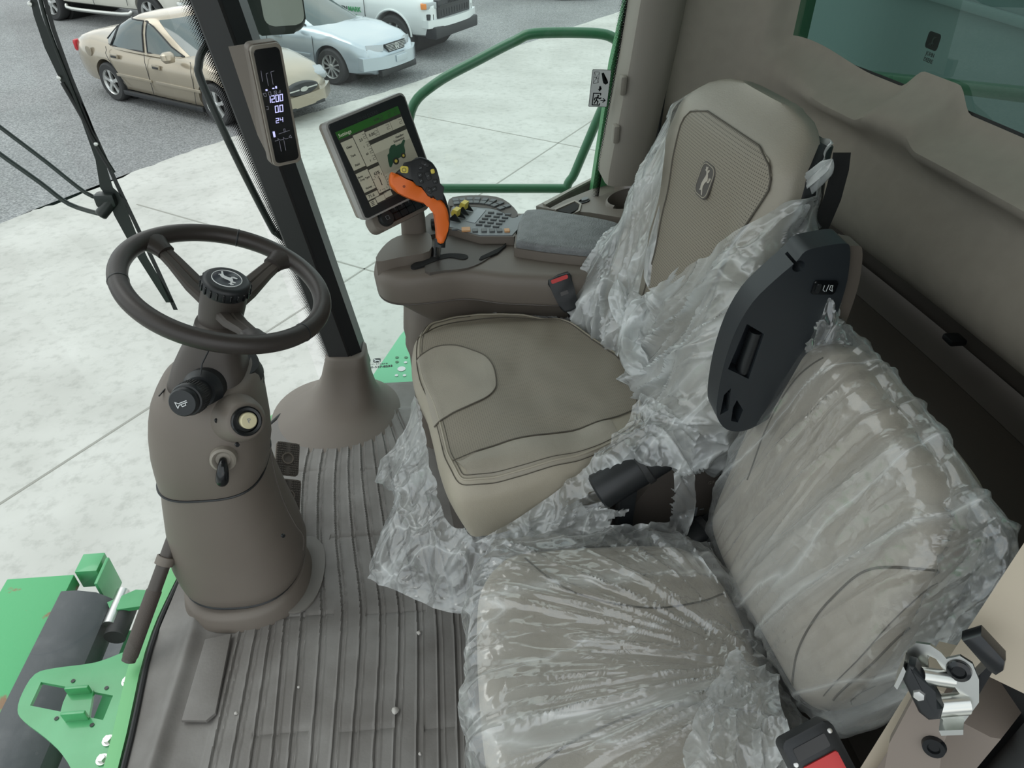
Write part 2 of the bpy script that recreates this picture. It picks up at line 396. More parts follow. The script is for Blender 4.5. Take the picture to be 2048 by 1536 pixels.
# ================================================================ ground outside
GZ = -2.25
mg = mat('gravel', (.19, .197, .20), .9, (34, 1.0, .035), (42, (.42, .43, .43), .36, .66))
t_ = mg.node_tree
nb = nd(t_, 'ShaderNodeTexNoise'); nb.inputs['Scale'].default_value = .35; nb.inputs['Detail'].default_value = 4
mb = nd(t_, 'ShaderNodeMixRGB'); mb.blend_type = 'MULTIPLY'; mb.inputs[0].default_value = .55
rb = nd(t_, 'ShaderNodeValToRGB'); rb.color_ramp.elements[0].position = .4; rb.color_ramp.elements[0].color = (.66, .66, .66, 1); rb.color_ramp.elements[1].position = .6
rampn = [n for n in t_.nodes if n.type == 'VALTORGB'][0]; tcn = [n for n in t_.nodes if n.type == 'TEX_COORD'][0]
t_.links.new(tcn.outputs['Object'], nb.inputs['Vector']); t_.links.new(nb.outputs['Fac'], rb.inputs['Fac'])
t_.links.new(rampn.outputs['Color'], mb.inputs[1]); t_.links.new(rb.outputs['Color'], mb.inputs[2]); t_.links.new(mb.outputs[0], bsdf(mg).inputs['Base Color'])
mc = mat('concrete', (.46, .462, .43), .85, (25, .25, .004), (1.2, (.55, .553, .52), .35, .65))
t_ = mc.node_tree
nb = nd(t_, 'ShaderNodeTexNoise'); nb.inputs['Scale'].default_value = 9; nb.inputs['Detail'].default_value = 8; nb.inputs['Roughness'].default_value = .7
mb = nd(t_, 'ShaderNodeMixRGB'); mb.blend_type = 'MULTIPLY'; mb.inputs[0].default_value = .8
rb = nd(t_, 'ShaderNodeValToRGB'); rb.color_ramp.elements[0].position = .28; rb.color_ramp.elements[0].color = (.70, .70, .69, 1); rb.color_ramp.elements[1].position = .5
rampn = [n for n in t_.nodes if n.type == 'VALTORGB'][0]; tcn = [n for n in t_.nodes if n.type == 'TEX_COORD'][0]
t_.links.new(tcn.outputs['Object'], nb.inputs['Vector']); t_.links.new(nb.outputs['Fac'], rb.inputs['Fac'])
t_.links.new(rampn.outputs['Color'], mb.inputs[1]); t_.links.new(rb.outputs['Color'], mb.inputs[2]); t_.links.new(mb.outputs[0], bsdf(mc).inputs['Base Color'])
struct('ground_gravel', ([(-60, -40, GZ), (60, -40, GZ), (60, 90, GZ), (-60, 90, GZ)], [(0, 1, 2, 3)]), mg)
edge = [(-14, -6), (-8.5, 3.2), (-6.6, 6.6), (-5.53, 8.62), (-4.95, 9.4), (-4.13, 10.79), (-3.2, 11.95), (-2.23, 13.04), (-.9, 14.46), (.6, 16.4), (2.0, 18.2), (5.2, 22.2), (14, 33)]
random.seed(3)
ee = [Vector((p[0], p[1], 0)) for p in edge]; es = []
for p in smooth(ee, 10): es.append((p.x + random.uniform(-.03, .03), p.y + random.uniform(-.03, .03)))
struct('ground_concrete', prism(es + [(40, 33), (40, -6)], GZ, GZ + .010), mc)
struct('ground_concrete_far', prism([(-60, 24.5), (-15.2, 25.2), (-13, 27), (-14, 60), (-60, 60)], GZ, GZ + .02), mc)
mj = mat('joint_dark', (.30, .30, .27), .9)  # darker strips along the slab joints
def joint(a, b, wd=.022):
    d = Vector((b[0] - a[0], b[1] - a[1])).normalized(); n = Vector((-d.y, d.x)) * wd / 2
    return prism([(a[0] + n.x, a[1] + n.y), (a[0] - n.x, a[1] - n.y), (b[0] - n.x, b[1] - n.y), (b[0] + n.x, b[1] + n.y)], GZ + .009, GZ + .013)
js = [joint((-6.2, -.6), (-3.26, 3.75)), joint((-3.26, 3.75), (.66, 9.44)), joint((.66, 9.44), (6, 17.4)), joint((-4.05, 9.07), (-.6, 6.77)), joint((-.6, 6.77), (9, .4)),
      joint((-1.35, 13.2), (2.12, 10.63)), joint((2.12, 10.63), (10, 4.9)), joint((1.5, 0), (9, 11))]
struct('trim_1', J(*js), mj)

# ================================================================ vehicles
M['tyre'] = mat('tyre_rubber', (.035, .036, .037), .75, (60, .3, .01))
M['alloy'] = mat('alloy_wheel', (.62, .63, .62), .3, None, None, .7)
M['carglass'] = mat('car_glass', (.055, .085, .085), .06, None, None, 0, 1.0)
M['arch'] = mat('wheel_well', (.012, .012, .012), .9)
M['tan'] = mat('gold_tan_paint', (.38, .33, .25), .26, None, None, .45, coat=.8)
M['silver'] = mat('silver_blue_paint', (.50, .57, .62), .26, None, None, .4, coat=.8)
M['truckwhite'] = mat('white_paint', (.72, .76, .76), .3, None, None, 0, coat=.6)
M['offwhite'] = mat('off_white_paint', (.68, .67, .60), .32, None, None, 0, coat=.6)
M['lamp'] = mat('lamp_lens', (.42, .45, .47), .12, (60, .6, .01), None, .6)
M['amber'] = mat('amber_lens', (.75, .25, .05), .3)
M['redlens'] = mat('red_lens', (.5, .02, .03), .25)
M['grille'] = mat('black_grille', (.02, .022, .025), .5)
def wheel_parts(root, cx, cy, R, wdt, side, spokes, five=True, steel=False):
    """side=-1 right-hand wheel (its face looks to -y)"""
    f = side
    mx = Matrix.Translation((cx, cy, R)) @ Matrix.Rotation(PI / 2, 4, 'X')   # local z -> -y
    if side > 0: mx = Matrix.Translation((cx, cy, R)) @ Matrix.Rotation(-PI / 2, 4, 'X')
    h = wdt / 2; r0 = R * .66
    tyre = lathe([(r0, -h), (R * .93, -h), (R, -h * .6), (R, h * .6), (R * .97, h * .85), (R * .9, h), (r0, h * .95), (r0 * .97, h * .5), (r0 * .97, -h)], 40, mx, cap=False)
    wo = obj('wheel', tyre, 'tyre', root)
    dish = lathe([(.0, h * .1), (r0 * .93, h * .1), (r0 * .95, h * .75), (r0, h * .9), (r0 * .985, h * .95), (r0 * .90, h * .6)], 32, mx, cap=False)
    obj('rim', dish, 'alloy' if not steel else 'chrome', wo)
    gs = []
    for k in range(spokes):
        a = 2 * PI * k / spokes + .3
        wv = r0 * (.20 if five else .10); w2 = r0 * (.30 if five else .13)
        pl = [(r0 * .12, -wv * .8), (r0 * .12, wv * .8), (r0 * .5, wv * .55), (r0 * .93, w2 * .62), (r0 * .93, -w2 * .62), (r0 * .5, -wv * .55)]
        gs.append(prism(pl, h * .45, h * .8, .008, 1, mx @ Matrix.Rotation(a, 4, 'Z')))
    gs.append(lathe([(0, h * .5), (r0 * .22, h * .5), (r0 * .22, h * .85), (r0 * .18, h * .9), (0, h * .9)], 20, mx, cap=False))
    obj('spokes', J(*gs), 'alloy', wo)
    obj('hub_well', lathe([(0, h * .12), (r0 * .9, h * .12), (r0 * .9, h * .3), (0, h * .3)], 24, mx, cap=False), 'arch', wo)
    return wo
def lerp(tab, x):
    if x <= tab[0][0]: return tab[0][1]
    for a, b in zip(tab[:-1], tab[1:]):
        if x <= b[0]:
            t = (x - a[0]) / (b[0] - a[0]); t = t * t * (3 - 2 * t) * .5 + t * .5
            return a[1] + (b[1] - a[1]) * t
    return tab[-1][1]
def car_body(xs, top, hw, bot, belt_z, crown=.05, n=11, shoulder=.80):
    rings = []
    for x in xs:
        zt = lerp(top, x); W = lerp(hw, x); zb = lerp(bot, x); bz = min(belt_z, zt - .05)
        half = [(0, zb), (W * .80, zb), (W * .93, zb + .05), (W * .975, zb + .16), (W, zb + (bz - zb) * .55), (W * .985, bz - .10), (W * .95, bz), (W * .90, bz + (zt - bz) * .55), (W * shoulder, zt - .01), (W * .5, zt + crown * .7), (0, zt + crown)]
        ring = [(x, -y, z) for (y, z) in half] + [(x, y, z) for (y, z) in half[::-1][1:-1]]
        rings.append(ring)
    return loft(rings)
def greenhouse(gp, n=64):
    """gp: levels [(z, x_rear, x_front, half_width, exponent)]"""
    def SP(phi, t):
        k = t * (len(gp) - 1); i = min(int(k), len(gp) - 2); f = k - i; q = [gp[i][j] * (1 - f) + gp[i + 1][j] * f for j in range(5)]
        z, xr, xf, hw, e = q; cx = (xr + xf) / 2; ax = (xf - xr) / 2
        c = math.cos(phi); s = math.sin(phi)
        return Vector((cx + ax * math.copysign(abs(c) ** (2 / e), c), hw * math.copysign(abs(s) ** (2 / e), s), z))
    lv = 14; rings = [[SP(2 * PI * j / n, i / lv) for j in range(n)] for i in range(lv + 1)]
    top = gp[-1]; hi = []
    for sc, dz in ((.93, .018), (.75, .035), (.4, .05), (.05, .055)):
        hi.append([Vector(((p.x - (top[1] + top[2]) / 2) * sc + (top[1] + top[2]) / 2, p.y * sc, top[0] + dz)) for p in rings[-1]])
    def side(x, t, sgn, off=.006):
        k = t * (len(gp) - 1); i = min(int(k), len(gp) - 2); f = k - i; q = [gp[i][j] * (1 - f) + gp[i + 1][j] * f for j in range(5)]
        z, xr, xf, hw, e = q; cx = (xr + xf) / 2; ax = (xf - xr) / 2
        u = max(-.999, min(.999, (x - cx) / ax)); y = hw * (1 - abs(u) ** e) ** (1 / e)
        return Vector((x, sgn * (y + off), z + off * .3))
    def front(y, t, off=.006, rear=False):
        k = t * (len(gp) - 1); i = min(int(k), len(gp) - 2); f = k - i; q = [gp[i][j] * (1 - f) + gp[i + 1][j] * f for j in range(5)]
        z, xr, xf, hw, e = q; cx = (xr + xf) / 2; ax = (xf - xr) / 2
        u = max(-.999, min(.999, y / hw)); xx = ax * (1 - abs(u) ** e) ** (1 / e)
        return Vector((cx - xx - off if rear else cx + xx + off, y, z + off))
    return loft(rings + hi), side, front
def make_car(name, label, loc, rz, P):
    r = thing(name, label, P.get('cat', 'car'), loc, rz, local=True)
    pm = P['paint']; g = P['body']
    cut = []
    R = P['R']
    for wx in P['wheels']:
        for s in (-1, 1):
            cut.append(cyl((wx, s * (P['hw0'] - .28), R * 1.02), (wx, s * (P['hw0'] + .3), R * 1.02), R * 1.16, n=40))
    obj('body', boolean(g, cut), pm, r, 30)
    for wx in P['wheels']:
        obj('wheel_well', cyl((wx, -(P['hw0'] - .27), R * 1.02), (wx, P['hw0'] - .27, R * 1.02), R * 1.16, n=32), 'arch', r)
        for s in (-1, 1): wheel_parts(r, wx, s * (P['hw0'] - P.get('inset', .11)), R, P.get('tw', .21), s, P['spokes'], P.get('five', True), P.get('steel', False))
    gh, side, front = greenhouse(P['gh'])
    obj('roof', gh, pm, r, 40)
    for (x0b, x1b, x0t, x1t) in P['side_windows']:
        for s in (-1, 1):
            def f(u, v, s=s):
                t = .07 + .80 * v; xa = x0b + (x0t - x0b) * (v ** P.get('bow', .8)); xb = x1b + (x1t - x1b) * (v ** P.get('bow', .8)); return side(xa + (xb - xa) * u, t, s)
            obj('side_window', gridf(f, 10, 8), 'carglass', r, 60)
            fr = [side(x0b, .07, s, .008), side(x1b, .07, s, .008)] + [f(1, v) for v in (.25, .5, .75, 1)] + [f(u, 1) for u in (.75, .5, .25, 0)] + [f(0, v) for v in (.75, .5, .25)]
            obj('window_seal', tube(fr, .013, 6, True), 'grille', r)
    def ws(rear):
        def f(u, v):
            t = .06 + .84 * v; k = t * (len(P['gh']) - 1); i = min(int(k), len(P['gh']) - 2); ff = k - i; hw = P['gh'][i][3] * (1 - ff) + P['gh'][i + 1][3] * ff
            return front((u * 2 - 1) * hw * (.80 if not rear else .84), t, .006, rear)
        return gridf(f, 14, 8)
    obj('windshield', ws(False), 'carglass', r, 60)
    if P.get('rearglass', True): obj('rear_window', ws(True), 'carglass', r, 60)
    return r, side, front
def sidey(P_hw, x): return lerp(P_hw, x)
# ---- tan sedan
hwT = [(-2.48, .60), (-2.36, .78), (-2.0, .89), (-1.2, .925), (0, .93), (1.4, .92), (2.0, .86), (2.3, .70), (2.46, .40)]
topT = [(-2.48, .60), (-2.42, .86), (-2.30, .98), (-1.9, 1.03), (-1.2, 1.0), (0, .95), (.9, .95), (1.4, .90), (1.9, .80), (2.2, .70), (2.38, .60), (2.46, .52)]
botT = [(-2.48, .42), (-2.3, .27), (-1.0, .20), (1.6, .19), (2.3, .22), (2.46, .36)]
xsT = [-2.48, -2.45, -2.40, -2.32, -2.2] + [-2.0 + .2 * i for i in range(21)] + [2.12, 2.22, 2.3, 2.36, 2.41, 2.44, 2.46]
PT = dict(paint='tan', body=car_body(xsT, topT, hwT, botT, .84), R=.325, hw0=.925, wheels=(-1.37, 1.38), spokes=5, five=True,
          gh=[(.90, -1.86, 1.10, .87, 3.2), (1.05, -1.62, .78, .83, 3.0), (1.22, -1.30, .44, .785, 2.9), (1.36, -.92, .14, .72, 2.9), (1.41, -.72, .02, .66, 2.8)],
          side_windows=[(-1.50, -1.18, -.98, -.90), (-1.13, -.22, -.86, -.24), (-.12, .66, -.16, -.20)])
a = math.radians(-36.4); d = Vector((math.cos(a), math.sin(a), 0)); l = Vector((-d.y, d.x, 0))
c0 = (Vector((-5.98, 14.05, GZ)) + Vector((-3.72, 12.37, GZ))) / 2 + l * .86
tan, sd, ft = make_car('sedan', 'gold tan four door sedan parked on the gravel, partly behind the cab post', c0, a, PT)
def yT(x): return lerp(hwT, x)
for s in (-1,):
    for (x, z) in ((-1.0, .80), (.10, .75)):
        h = obj('door_handle', box((x, s * (yT(x) + .004), z), (.20, .03, .075), .012), 'tan', tan)
        obj('grip', box((x, s * (yT(x) + .018), z - .004), (.14, .025, .03), .008), 'grille', h)
    obj('side_moulding', J(box((-.60, s * (yT(-.6) + .004), .50), (.95, .02, .05), .008), box((.55, s * (yT(.5) + .004), .50), (1.12, .02, .05), .008)), 'tan', tan)
    obj('rocker_trim', box((0, s * .90, .20), (2.1, .06, .08), .02), 'grille', tan)
    dl = [[(-1.22, .93), (-1.22, .78), (-1.08, .55), (-.92, .36), (-.90, .26)], [(-.17, .93), (-.17, .26)], [(.98, .93), (.96, .60), (.90, .26)]]
    for ln in dl: obj('door_seam', tube([(x, s * (yT(x) * (1.0 if z < .85 else .965) + .002), z) for x, z in smooth([(q[0], q[1], 0) for q in ln], 4) and [(v.x, v.y) for v in smooth([(q[0], q[1], 0) for q in ln], 4)]], .005, 5), 'grille', tan)
    obj('fuel_flap', lathe([(.085, 0), (.085, .006), (.07, .010), (0, .010)], 24, Matrix.Translation((-1.78, s * (yT(-1.78) - .003), .80)) @ Matrix.Rotation(PI / 2 * (1 if s < 0 else -1), 4, 'X'), cap=False), 'tan', tan)
m_ = obj('door_mirror', loft([ell(.62, -1.0, .05, .09, .90, 20), ell(.61, -1.01, .085, .12, .95, 20), ell(.60, -1.01, .08, .115, 1.02, 20), ell(.59, -1.0, .05, .08, 1.05, 20)]), 'tan', tan)
for s in (-1, 1):
    obj('tail_lamp', box((-2.40, s * .62, .80), (.10, .30, .20), .05), 'redlens', tan)
    obj('headlamp', X(box((0, 0, 0), (.30, .34, .13), .06, 3), Matrix.Translation((2.18, s * .60, .63)) @ Matrix.Rotation(-s * .55, 4, 'Z') @ Matrix.Rotation(.25, 4, 'Y')), 'lamp', tan)
gr = obj('grille', loft([[(2.47 + dx, .36 * math.cos(t) * k, .53 + .10 * math.sin(t) * k) for t in [2 * PI * j / 28 for j in range(28)]] for k, dx in ((1, -.10), (1, .0), (.88, .02))]), 'grille', tan)
obj('emblem', loft([[(2.50 + dx, .085 * math.cos(t), .53 + .036 * math.sin(t)) for t in [2 * PI * j / 20 for j in range(20)]] for dx in (-.02, .012)]), 'chrome', gr)
for s in (-.2, .2): obj('grille_bar', box((2.492, s, .53), (.02, .22, .022), .006), 'chrome', gr)
obj('bumper', loft([[(x0 * 1 + 0, 0, 0) for x0 in ()] or [(2.50 - .10 * abs(t) ** 2.2 - .42 * max(0, abs(t) - .55), .88 * t + 0, z) for t in [-1 + j / 10 for j in range(21)]] + [(2.30 - .10 * abs(t) ** 2.2 - .42 * max(0, abs(t) - .55), .80 * t, z) for t in [1 - j / 10 for j in range(21)]] for z in (.26, .30, .40, .44)]), 'tan', tan)
obj('bumper_slot', box((2.47, 0, .255), (.05, .9, .05), .01), 'grille', tan)
# ---- silver sedan
hwS = [(-2.3, .7), (-2.1, .82), (-1.5, .87), (1.3, .87), (1.9, .83), (2.15, .73), (2.32, .52)]
topS = [(-2.3, .90), (-2.0, 1.02), (-1.2, 1.0), (.9, .97), (1.3, .93), (1.8, .82), (2.1, .72), (2.24, .62), (2.32, .52)]
botS = [(-2.3, .35), (-2.0, .24), (1.8, .20), (2.2, .22), (2.32, .30)]
xsS = [-2.3, -2.2, -2.1] + [-2.0 + .2 * i for i in range(20)] + [1.9, 2.0, 2.08, 2.15, 2.2, 2.25, 2.29, 2.32]
PS = dict(paint='silver', body=car_body(xsS, topS, hwS, botS, .86, .035), R=.325, hw0=.87, wheels=(-1.35, 1.35), spokes=10, five=False,
          gh=[(.93, -1.75, 1.22, .80, 3.2), (1.08, -1.5, .88, .76, 3.0), (1.25, -1.15, .46, .70, 2.8), (1.40, -.75, .10, .62, 2.7), (1.44, -.6, 0, .56, 2.6)],
          side_windows=[(-1.48, -1.12, -1.0, -.92), (-1.07, -.2, -.88, -.22), (-.12, .74, -.16, -.20)])
a = math.radians(-33); d = Vector((math.cos(a), math.sin(a), 0)); l = Vector((-d.y, d.x, 0))
c1 = Vector((-2.15, 14.82, GZ)) - d * 1.35 + l * .78
sil, sd, ft = make_car('sedan', 'silver four door sedan parked between the gold tan car and the white pickup', c1, a, PS)
def yS(x): return lerp(hwS, x)
for (x, z) in ((-.95, .80), (.12, .78)): obj('door_handle', box((x, -(yS(x) + .006), z), (.20, .03, .05), .012), 'silver', sil)
obj('side_moulding', box((-.1, -.875, .50), (2.0, .02, .045), .008), 'silver', sil)
obj('door_seam', J(tube([(-.17, -.872, .28), (-.17, -.862, .84)], .005, 5), tube([(.98, -.874, .28), (1.0, -.865, .84)], .005, 5), tube([(-1.15, -.872, .4), (-1.2, -.862, .84)], .005, 5)), 'grille', sil)
obj('door_mirror', loft([ell(.68, -.93, .05, .08, .91, 20), ell(.67, -.95, .08, .12, .95, 20), ell(.66, -.95, .07, .11, 1.02, 20), ell(.65, -.94, .04, .07, 1.05, 20)]), 'silver', sil)
for s in (-1, 1):
    obj('headlamp', X(prism([(-.20, -.05), (.16, -.075), (.19, .05), (.0, .08), (-.17, .055)], -.03, .03, .01, 2, plane_m((0, 0, 0), (0, s, 0), (1, 0, .35))), Matrix.Translation((2.17, s * .52, .66)) @ Matrix.Rotation(s * .42, 4, 'Z')), 'lamp', sil)
    obj('side_marker', X(box((0, 0, 0), (.02, .14, .025), .005), Matrix.Translation((2.20, s * .70, .50)) @ Matrix.Rotation(s * .8, 4, 'Z')), 'amber', sil)
gS = obj('grille', prism([(-.33, .075), (.33, .075), (.25, -.075), (-.25, -.075)], -.03, .03, .008, 1, plane_m((2.27, 0, .64), (0, 1, 0), (1, 0, .3))), 'grille', sil)
gm = plane_m((2.29, 0, .64), (0, 1, 0), (1, 0, .3))
obj('grille_bar', J(*[X(box((0, q, .012), (.56 + q * 1.1, .006, .012)), gm) for q in (-.05, -.025, 0, .025, .05)]), 'chrome', gS)
gm2 = gm @ Matrix.Translation((0, 0, .02))
ring_ = [(.055 * math.cos(2 * PI * k / 20), .055 * math.sin(2 * PI * k / 20)) for k in range(21)]
obj('emblem', strokes([ring_, [(-.022, .047), (0, .008), (.022, .047)], [(-.042, .022), (-.020, -.040), (0, .004), (.020, -.040), (.042, .022)]], .010, .008, gm2), 'chrome', gS)
obj('bumper', loft([[(2.40 - .10 * abs(t) ** 2 - .36 * max(0, abs(t) - .55), .85 * t, z) for t in [-1 + j / 10 for j in range(21)]] + [(2.2 - .10 * abs(t) ** 2 - .36 * max(0, abs(t) - .55), .78 * t, z) for t in [1 - j / 10 for j in range(21)]] for z in (.32, .36, .50, .54)]), 'silver', sil)
obj('licence_plate', box((2.41, 0, .45), (.02, .34, .12), .01), 'silver', sil)
obj('lower_grille', box((2.30, 0, .25), (.10, 1.15, .12), .03), 'grille', sil)
# ---- white pickup with the dealer's name on the door
hwW = [(-2.9, .98), (-1, 1.0), (2.1, 1.0), (2.55, .97), (2.75, .86)]
topW = [(-2.9, 1.25), (0, 1.24), (1.2, 1.26), (2.3, 1.22), (2.6, 1.16), (2.75, 1.05)]
botW = [(-2.9, .45), (2.3, .42), (2.6, .42), (2.75, .50)]
xsW = [-2.9 + .25 * i for i in range(21)] + [2.3, 2.42, 2.52, 2.6, 2.66, 2.71, 2.75]
PW = dict(cat='pickup truck', paint='truckwhite', body=car_body(xsW, topW, hwW, botW, 1.08, .05, shoulder=.86), R=.41, hw0=1.0, wheels=(-1.95, 1.80), spokes=8, five=False, tw=.27, steel=True, inset=.14, rearglass=False,
          gh=[(1.22, -1.5, 1.28, .92, 5), (1.45, -1.45, .95, .88, 5), (1.7, -1.4, .6, .80, 5), (1.88, -1.3, .35, .74, 5)], side_windows=[(-1.2, -.2, -1.1, -.2), (-.1, .98, -.1, .5)])
a = math.radians(-32); d = Vector((math.cos(a), math.sin(a), 0)); l = Vector((-d.y, d.x, 0))
c2 = Vector((-1.05, 17.17, GZ)) - d * 1.80 + l * .88
trk, sd, ft = make_car('pickup_truck', 'white pickup truck with green lettering on its door beyond the silver car', c2, a, PW)
for s in (-1, 1):
    hl = obj('headlamp', X(box((0, 0, 0), (.12, .30, .13), .02), Matrix.Translation((2.66, s * .80, 1.03)) @ Matrix.Rotation(s * .45, 4, 'Z')), 'lamp', trk)
    obj('turn_signal', X(box((0, 0, 0), (.13, .12, .11), .02), Matrix.Translation((2.60, s * .93, 1.03)) @ Matrix.Rotation(s * .9, 4, 'Z')), 'amber', trk)
    obj('air_intake', X(box((0, 0, 0), (.10, .16, .20), .02), Matrix.Translation((2.68, s * .84, .78)) @ Matrix.Rotation(s * .5, 4, 'Z')), 'grille', trk)
gw = obj('grille', box((2.72, 0, .94), (.16, 1.34, .36), .04), 'grille', trk)
obj('grille_bar', J(box((2.80, 0, 1.0), (.03, 1.3, .035), .01), *[box((2.80, -.55 + .11 * k, .87), (.02, .035, .12), .01) for k in range(11)]), 'black', gw)
obj('brand_lettering', text_g('CHEVROLET', .10, plane_m((2.812, 0, 1.055), (0, 1, 0), (1, 0, 0)), .006), 'black', gw)
obj('bumper', loft([[(2.90 - .16 * abs(t) ** 2.5, 1.0 * t, z) for t in [-1 + j / 10 for j in range(21)]] + [(2.6 - .10 * abs(t) ** 2.5, .94 * t, z) for t in [1 - j / 10 for j in range(21)]] for z in (.62, .66, .74, .77)]), 'truckwhite', trk)
obj('valance', box((2.72, 0, .52), (.30, 1.8, .24), .05), 'grille', trk)
obj('arch_lip', J(*[tube([(wx + .49 * math.cos(t), -1.0, .43 + .49 * math.sin(t)) for t in [PI * j / 20 for j in range(21)]], .022, 8) for wx in (-1.95, 1.8)]), 'truckwhite', trk)
obj('door_seam', tube([(1.12, -1.004, .55), (1.12, -1.004, 1.05), (1.1, -.95, 1.18)], .007, 5), 'grille', trk)
tm = plane_m((.72, -1.008, .86), (1, 0, 0), (0, -1, 0))
dk = mat('door_lettering_dark', (.03, .05, .05), .5)
obj('door_lettering', J(text_g('GREEN', .125, tm @ Matrix.Translation((-.06, .0, 0)), .003, 'RIGHT', .004), text_g('EQUIPMENT', .07, tm @ Matrix.Translation((.0, -.12, 0)), .003)), dk, trk)
obj('door_lettering_green', text_g('MARK', .125, tm @ Matrix.Translation((-.04, .0, 0)), .003, 'LEFT', .004), 'green', trk)
obj('leaf_logo', J(prism([(-.66, .10), (-.60, .18), (-.61, .32), (-.70, .22)], 0, .003, m=tm), prism([(-.56, .02), (-.46, .12), (-.43, .24), (-.55, .16), (-.60, .05)], 0, .003, m=tm)), 'green', trk)
# ---- off-white pickup, top left
PO = dict(cat='pickup truck', paint='offwhite', body=car_body(xsW, topW, hwW, botW, 1.08, .05, shoulder=.86), R=.42, hw0=1.0, wheels=(-1.85, 1.75), spokes=6, five=True, tw=.29, inset=.12, rearglass=False,
          gh=PW['gh'], side_windows=PW['side_windows'])
pa = Vector((-10.25, 22.25, GZ)); a = math.radians(-30); d = Vector((math.cos(a), math.sin(a), 0)); l = Vector((-d.y, d.x, 0))
c3 = pa + d * 1.85 + l * .9 + Vector((0, -.2, 0))
ow, sd, ft = make_car('pickup_truck', 'off-white pickup truck with chrome side steps behind the gold tan sedan', c3, a, PO)
obj('side_step', tube([(-1.2, -1.02, .42), (-.9, -1.10, .36), (.9, -1.10, .36), (1.15, -1.02, .42)], .045, 10, k=3), 'chrome', ow)
obj('bumper', box((2.78, 0, .62), (.22, 1.96, .26), .07), 'chrome', ow)
obj('grille', box((2.70, 0, .95), (.16, 1.1, .34), .04), 'grille', ow)
obj('headlamp', J(box((2.68, -.78, .98), (.12, .32, .24), .04), box((2.68, .78, .98), (.12, .32, .24), .04)), 'lamp', ow)
obj('door_seam', J(tube([(1.05, -1.004, .55), (1.05, -1.004, 1.1)], .007, 5), tube([(-.15, -1.004, .5), (-.15, -1.004, 1.1)], .007, 5)), 'grille', ow)
# ---- dark vehicle far right top: only its low rear corner shows; and a dark car behind the silver one
PD = dict(PS); PD['paint'] = mat('dark_blue_grey_paint', (.03, .035, .045), .3, coat=.6)
dkc, sd, ft = make_car('sedan', 'dark car parked on the far gravel, only its underside at the top edge', (2.6, 25.2, GZ), math.radians(-20), PD)

# ================================================================ green hand rail outside the right window
rl = thing('hand_rail', 'green tubular guard rail bent around the platform outside the side window', 'railing', (.3, 2.35, -.2))
rp = [U(838, 640, y=2.35), U(828, 520, y=2.35), U(818, 330, y=2.35), U(822, 222, y=2.35), U(870, 168, y=2.35), U(960, 118, y=2.35), U(1030, 82, y=2.35), U(1070, 67, y=2.35), U(1180, 66, y=2.35), U(1225, 75, y=2.35), U(1242, 100, y=2.35), U(1232, 150, y=2.35), U(1190, 250, y=2.35), U(1150, 345, y=2.35), U(1128, 402, y=2.35), U(1100, 640, y=2.35)]
obj('rail_tube', tube(rp, .0155, 16, k=5), 'green_dk', rl)
obj('cross_tube', tube([U(822, 377, y=2.35), U(1140, 377, y=2.35)], .0155, 16), 'green_dk', rl)
obj('foot', cyl((-.10, 2.35, -.16), (-.10, 2.35, .02), .02), 'green_dk', rl)
# platform plate outside, low beside the post
pl = thing('platform_plate', 'light green perforated steel plate with a decal beyond the floor mat', 'plate', (-.25, 2.0, -.02))
pg = prism([(q.x, q.y) for q in (U(738, 758, z=-.02), U(817, 748, z=-.02), U(828, 690, z=-.02), U(802, 672, z=-.02))], -.04, -.02, .002)
mpl = mat('light_green_paint', (.20, .62, .36), .4)
obj('plate', prism([(-.32, 1.93), (-.12, 1.925), (-.115, 1.94), (-.14, 2.40), (-.22, 2.22)], -.035, -.02, .002), mpl, pl)
dh = []
for (px, py, rr) in ((794, 715, .006), (812, 715, .006), (794, 724, .006), (811, 725, .006), (793, 751, .006), (809, 751, .006), (803, 738, .014)):
    q = U(px, py, z=-.019); dh.append(lathe([(0, 0), (rr, 0), (rr, .0012), (0, .0012)], 20, Matrix.Translation(q), cap=False))
obj('hole', J(*dh[:3]), 'green_dk', pl); obj('bolt_holes', J(*dh[3:]), 'white', pl)
dq = U(755, 738, z=-.019)
obj('decal_text', J(text_g('John Deere', .016, Matrix.Translation(U(754, 728, z=-.019)) @ Matrix.Rotation(.06, 4, 'Z')), text_g('1-800-537-8233', .016, Matrix.Translation(U(755, 734, z=-.019)) @ Matrix.Rotation(.06, 4, 'Z'), 0, 'CENTER', .0006)), 'black', pl)
dlg = obj('decal_logo', prism(rrect(.026, .026, .008), 0, .001, m=Matrix.Translation(U(754, 721, z=-.0195))), 'black', pl)
obj('deer', deer(.024, Matrix.Translation(U(754, 721, z=-.018))), 'white', dlg)

# ================================================================ mirror outside, top
mr = thing('side_mirror', 'dark exterior mirror hanging at the top edge beyond the post', 'mirror', (-.52, 2.5, 1.1))
hm = plane_m(U(545, 5, y=2.55), (1, .25, 0), (.25, -.95, -.25))
obj('housing', prism(rrect(.19, .20, .045), -.10, 0, .015, 3, hm), 'outblack', mr)
obj('glass', prism(rrect(.125, .165, .03), .001, .006, .002, 1, hm @ Matrix.Translation((.028, .012, 0))), mat('grey_mirror_glass', (.55, .55, .51), .25, None, None, .3), mr)  # mirror face in one even light grey
obj('arm', tube([U(520, -20, y=2.58), Vector((-.60, 2.45, 1.45)), Vector((-.50, 1.95, 1.72))], .016, 10, k=4), 'outblack', mr)

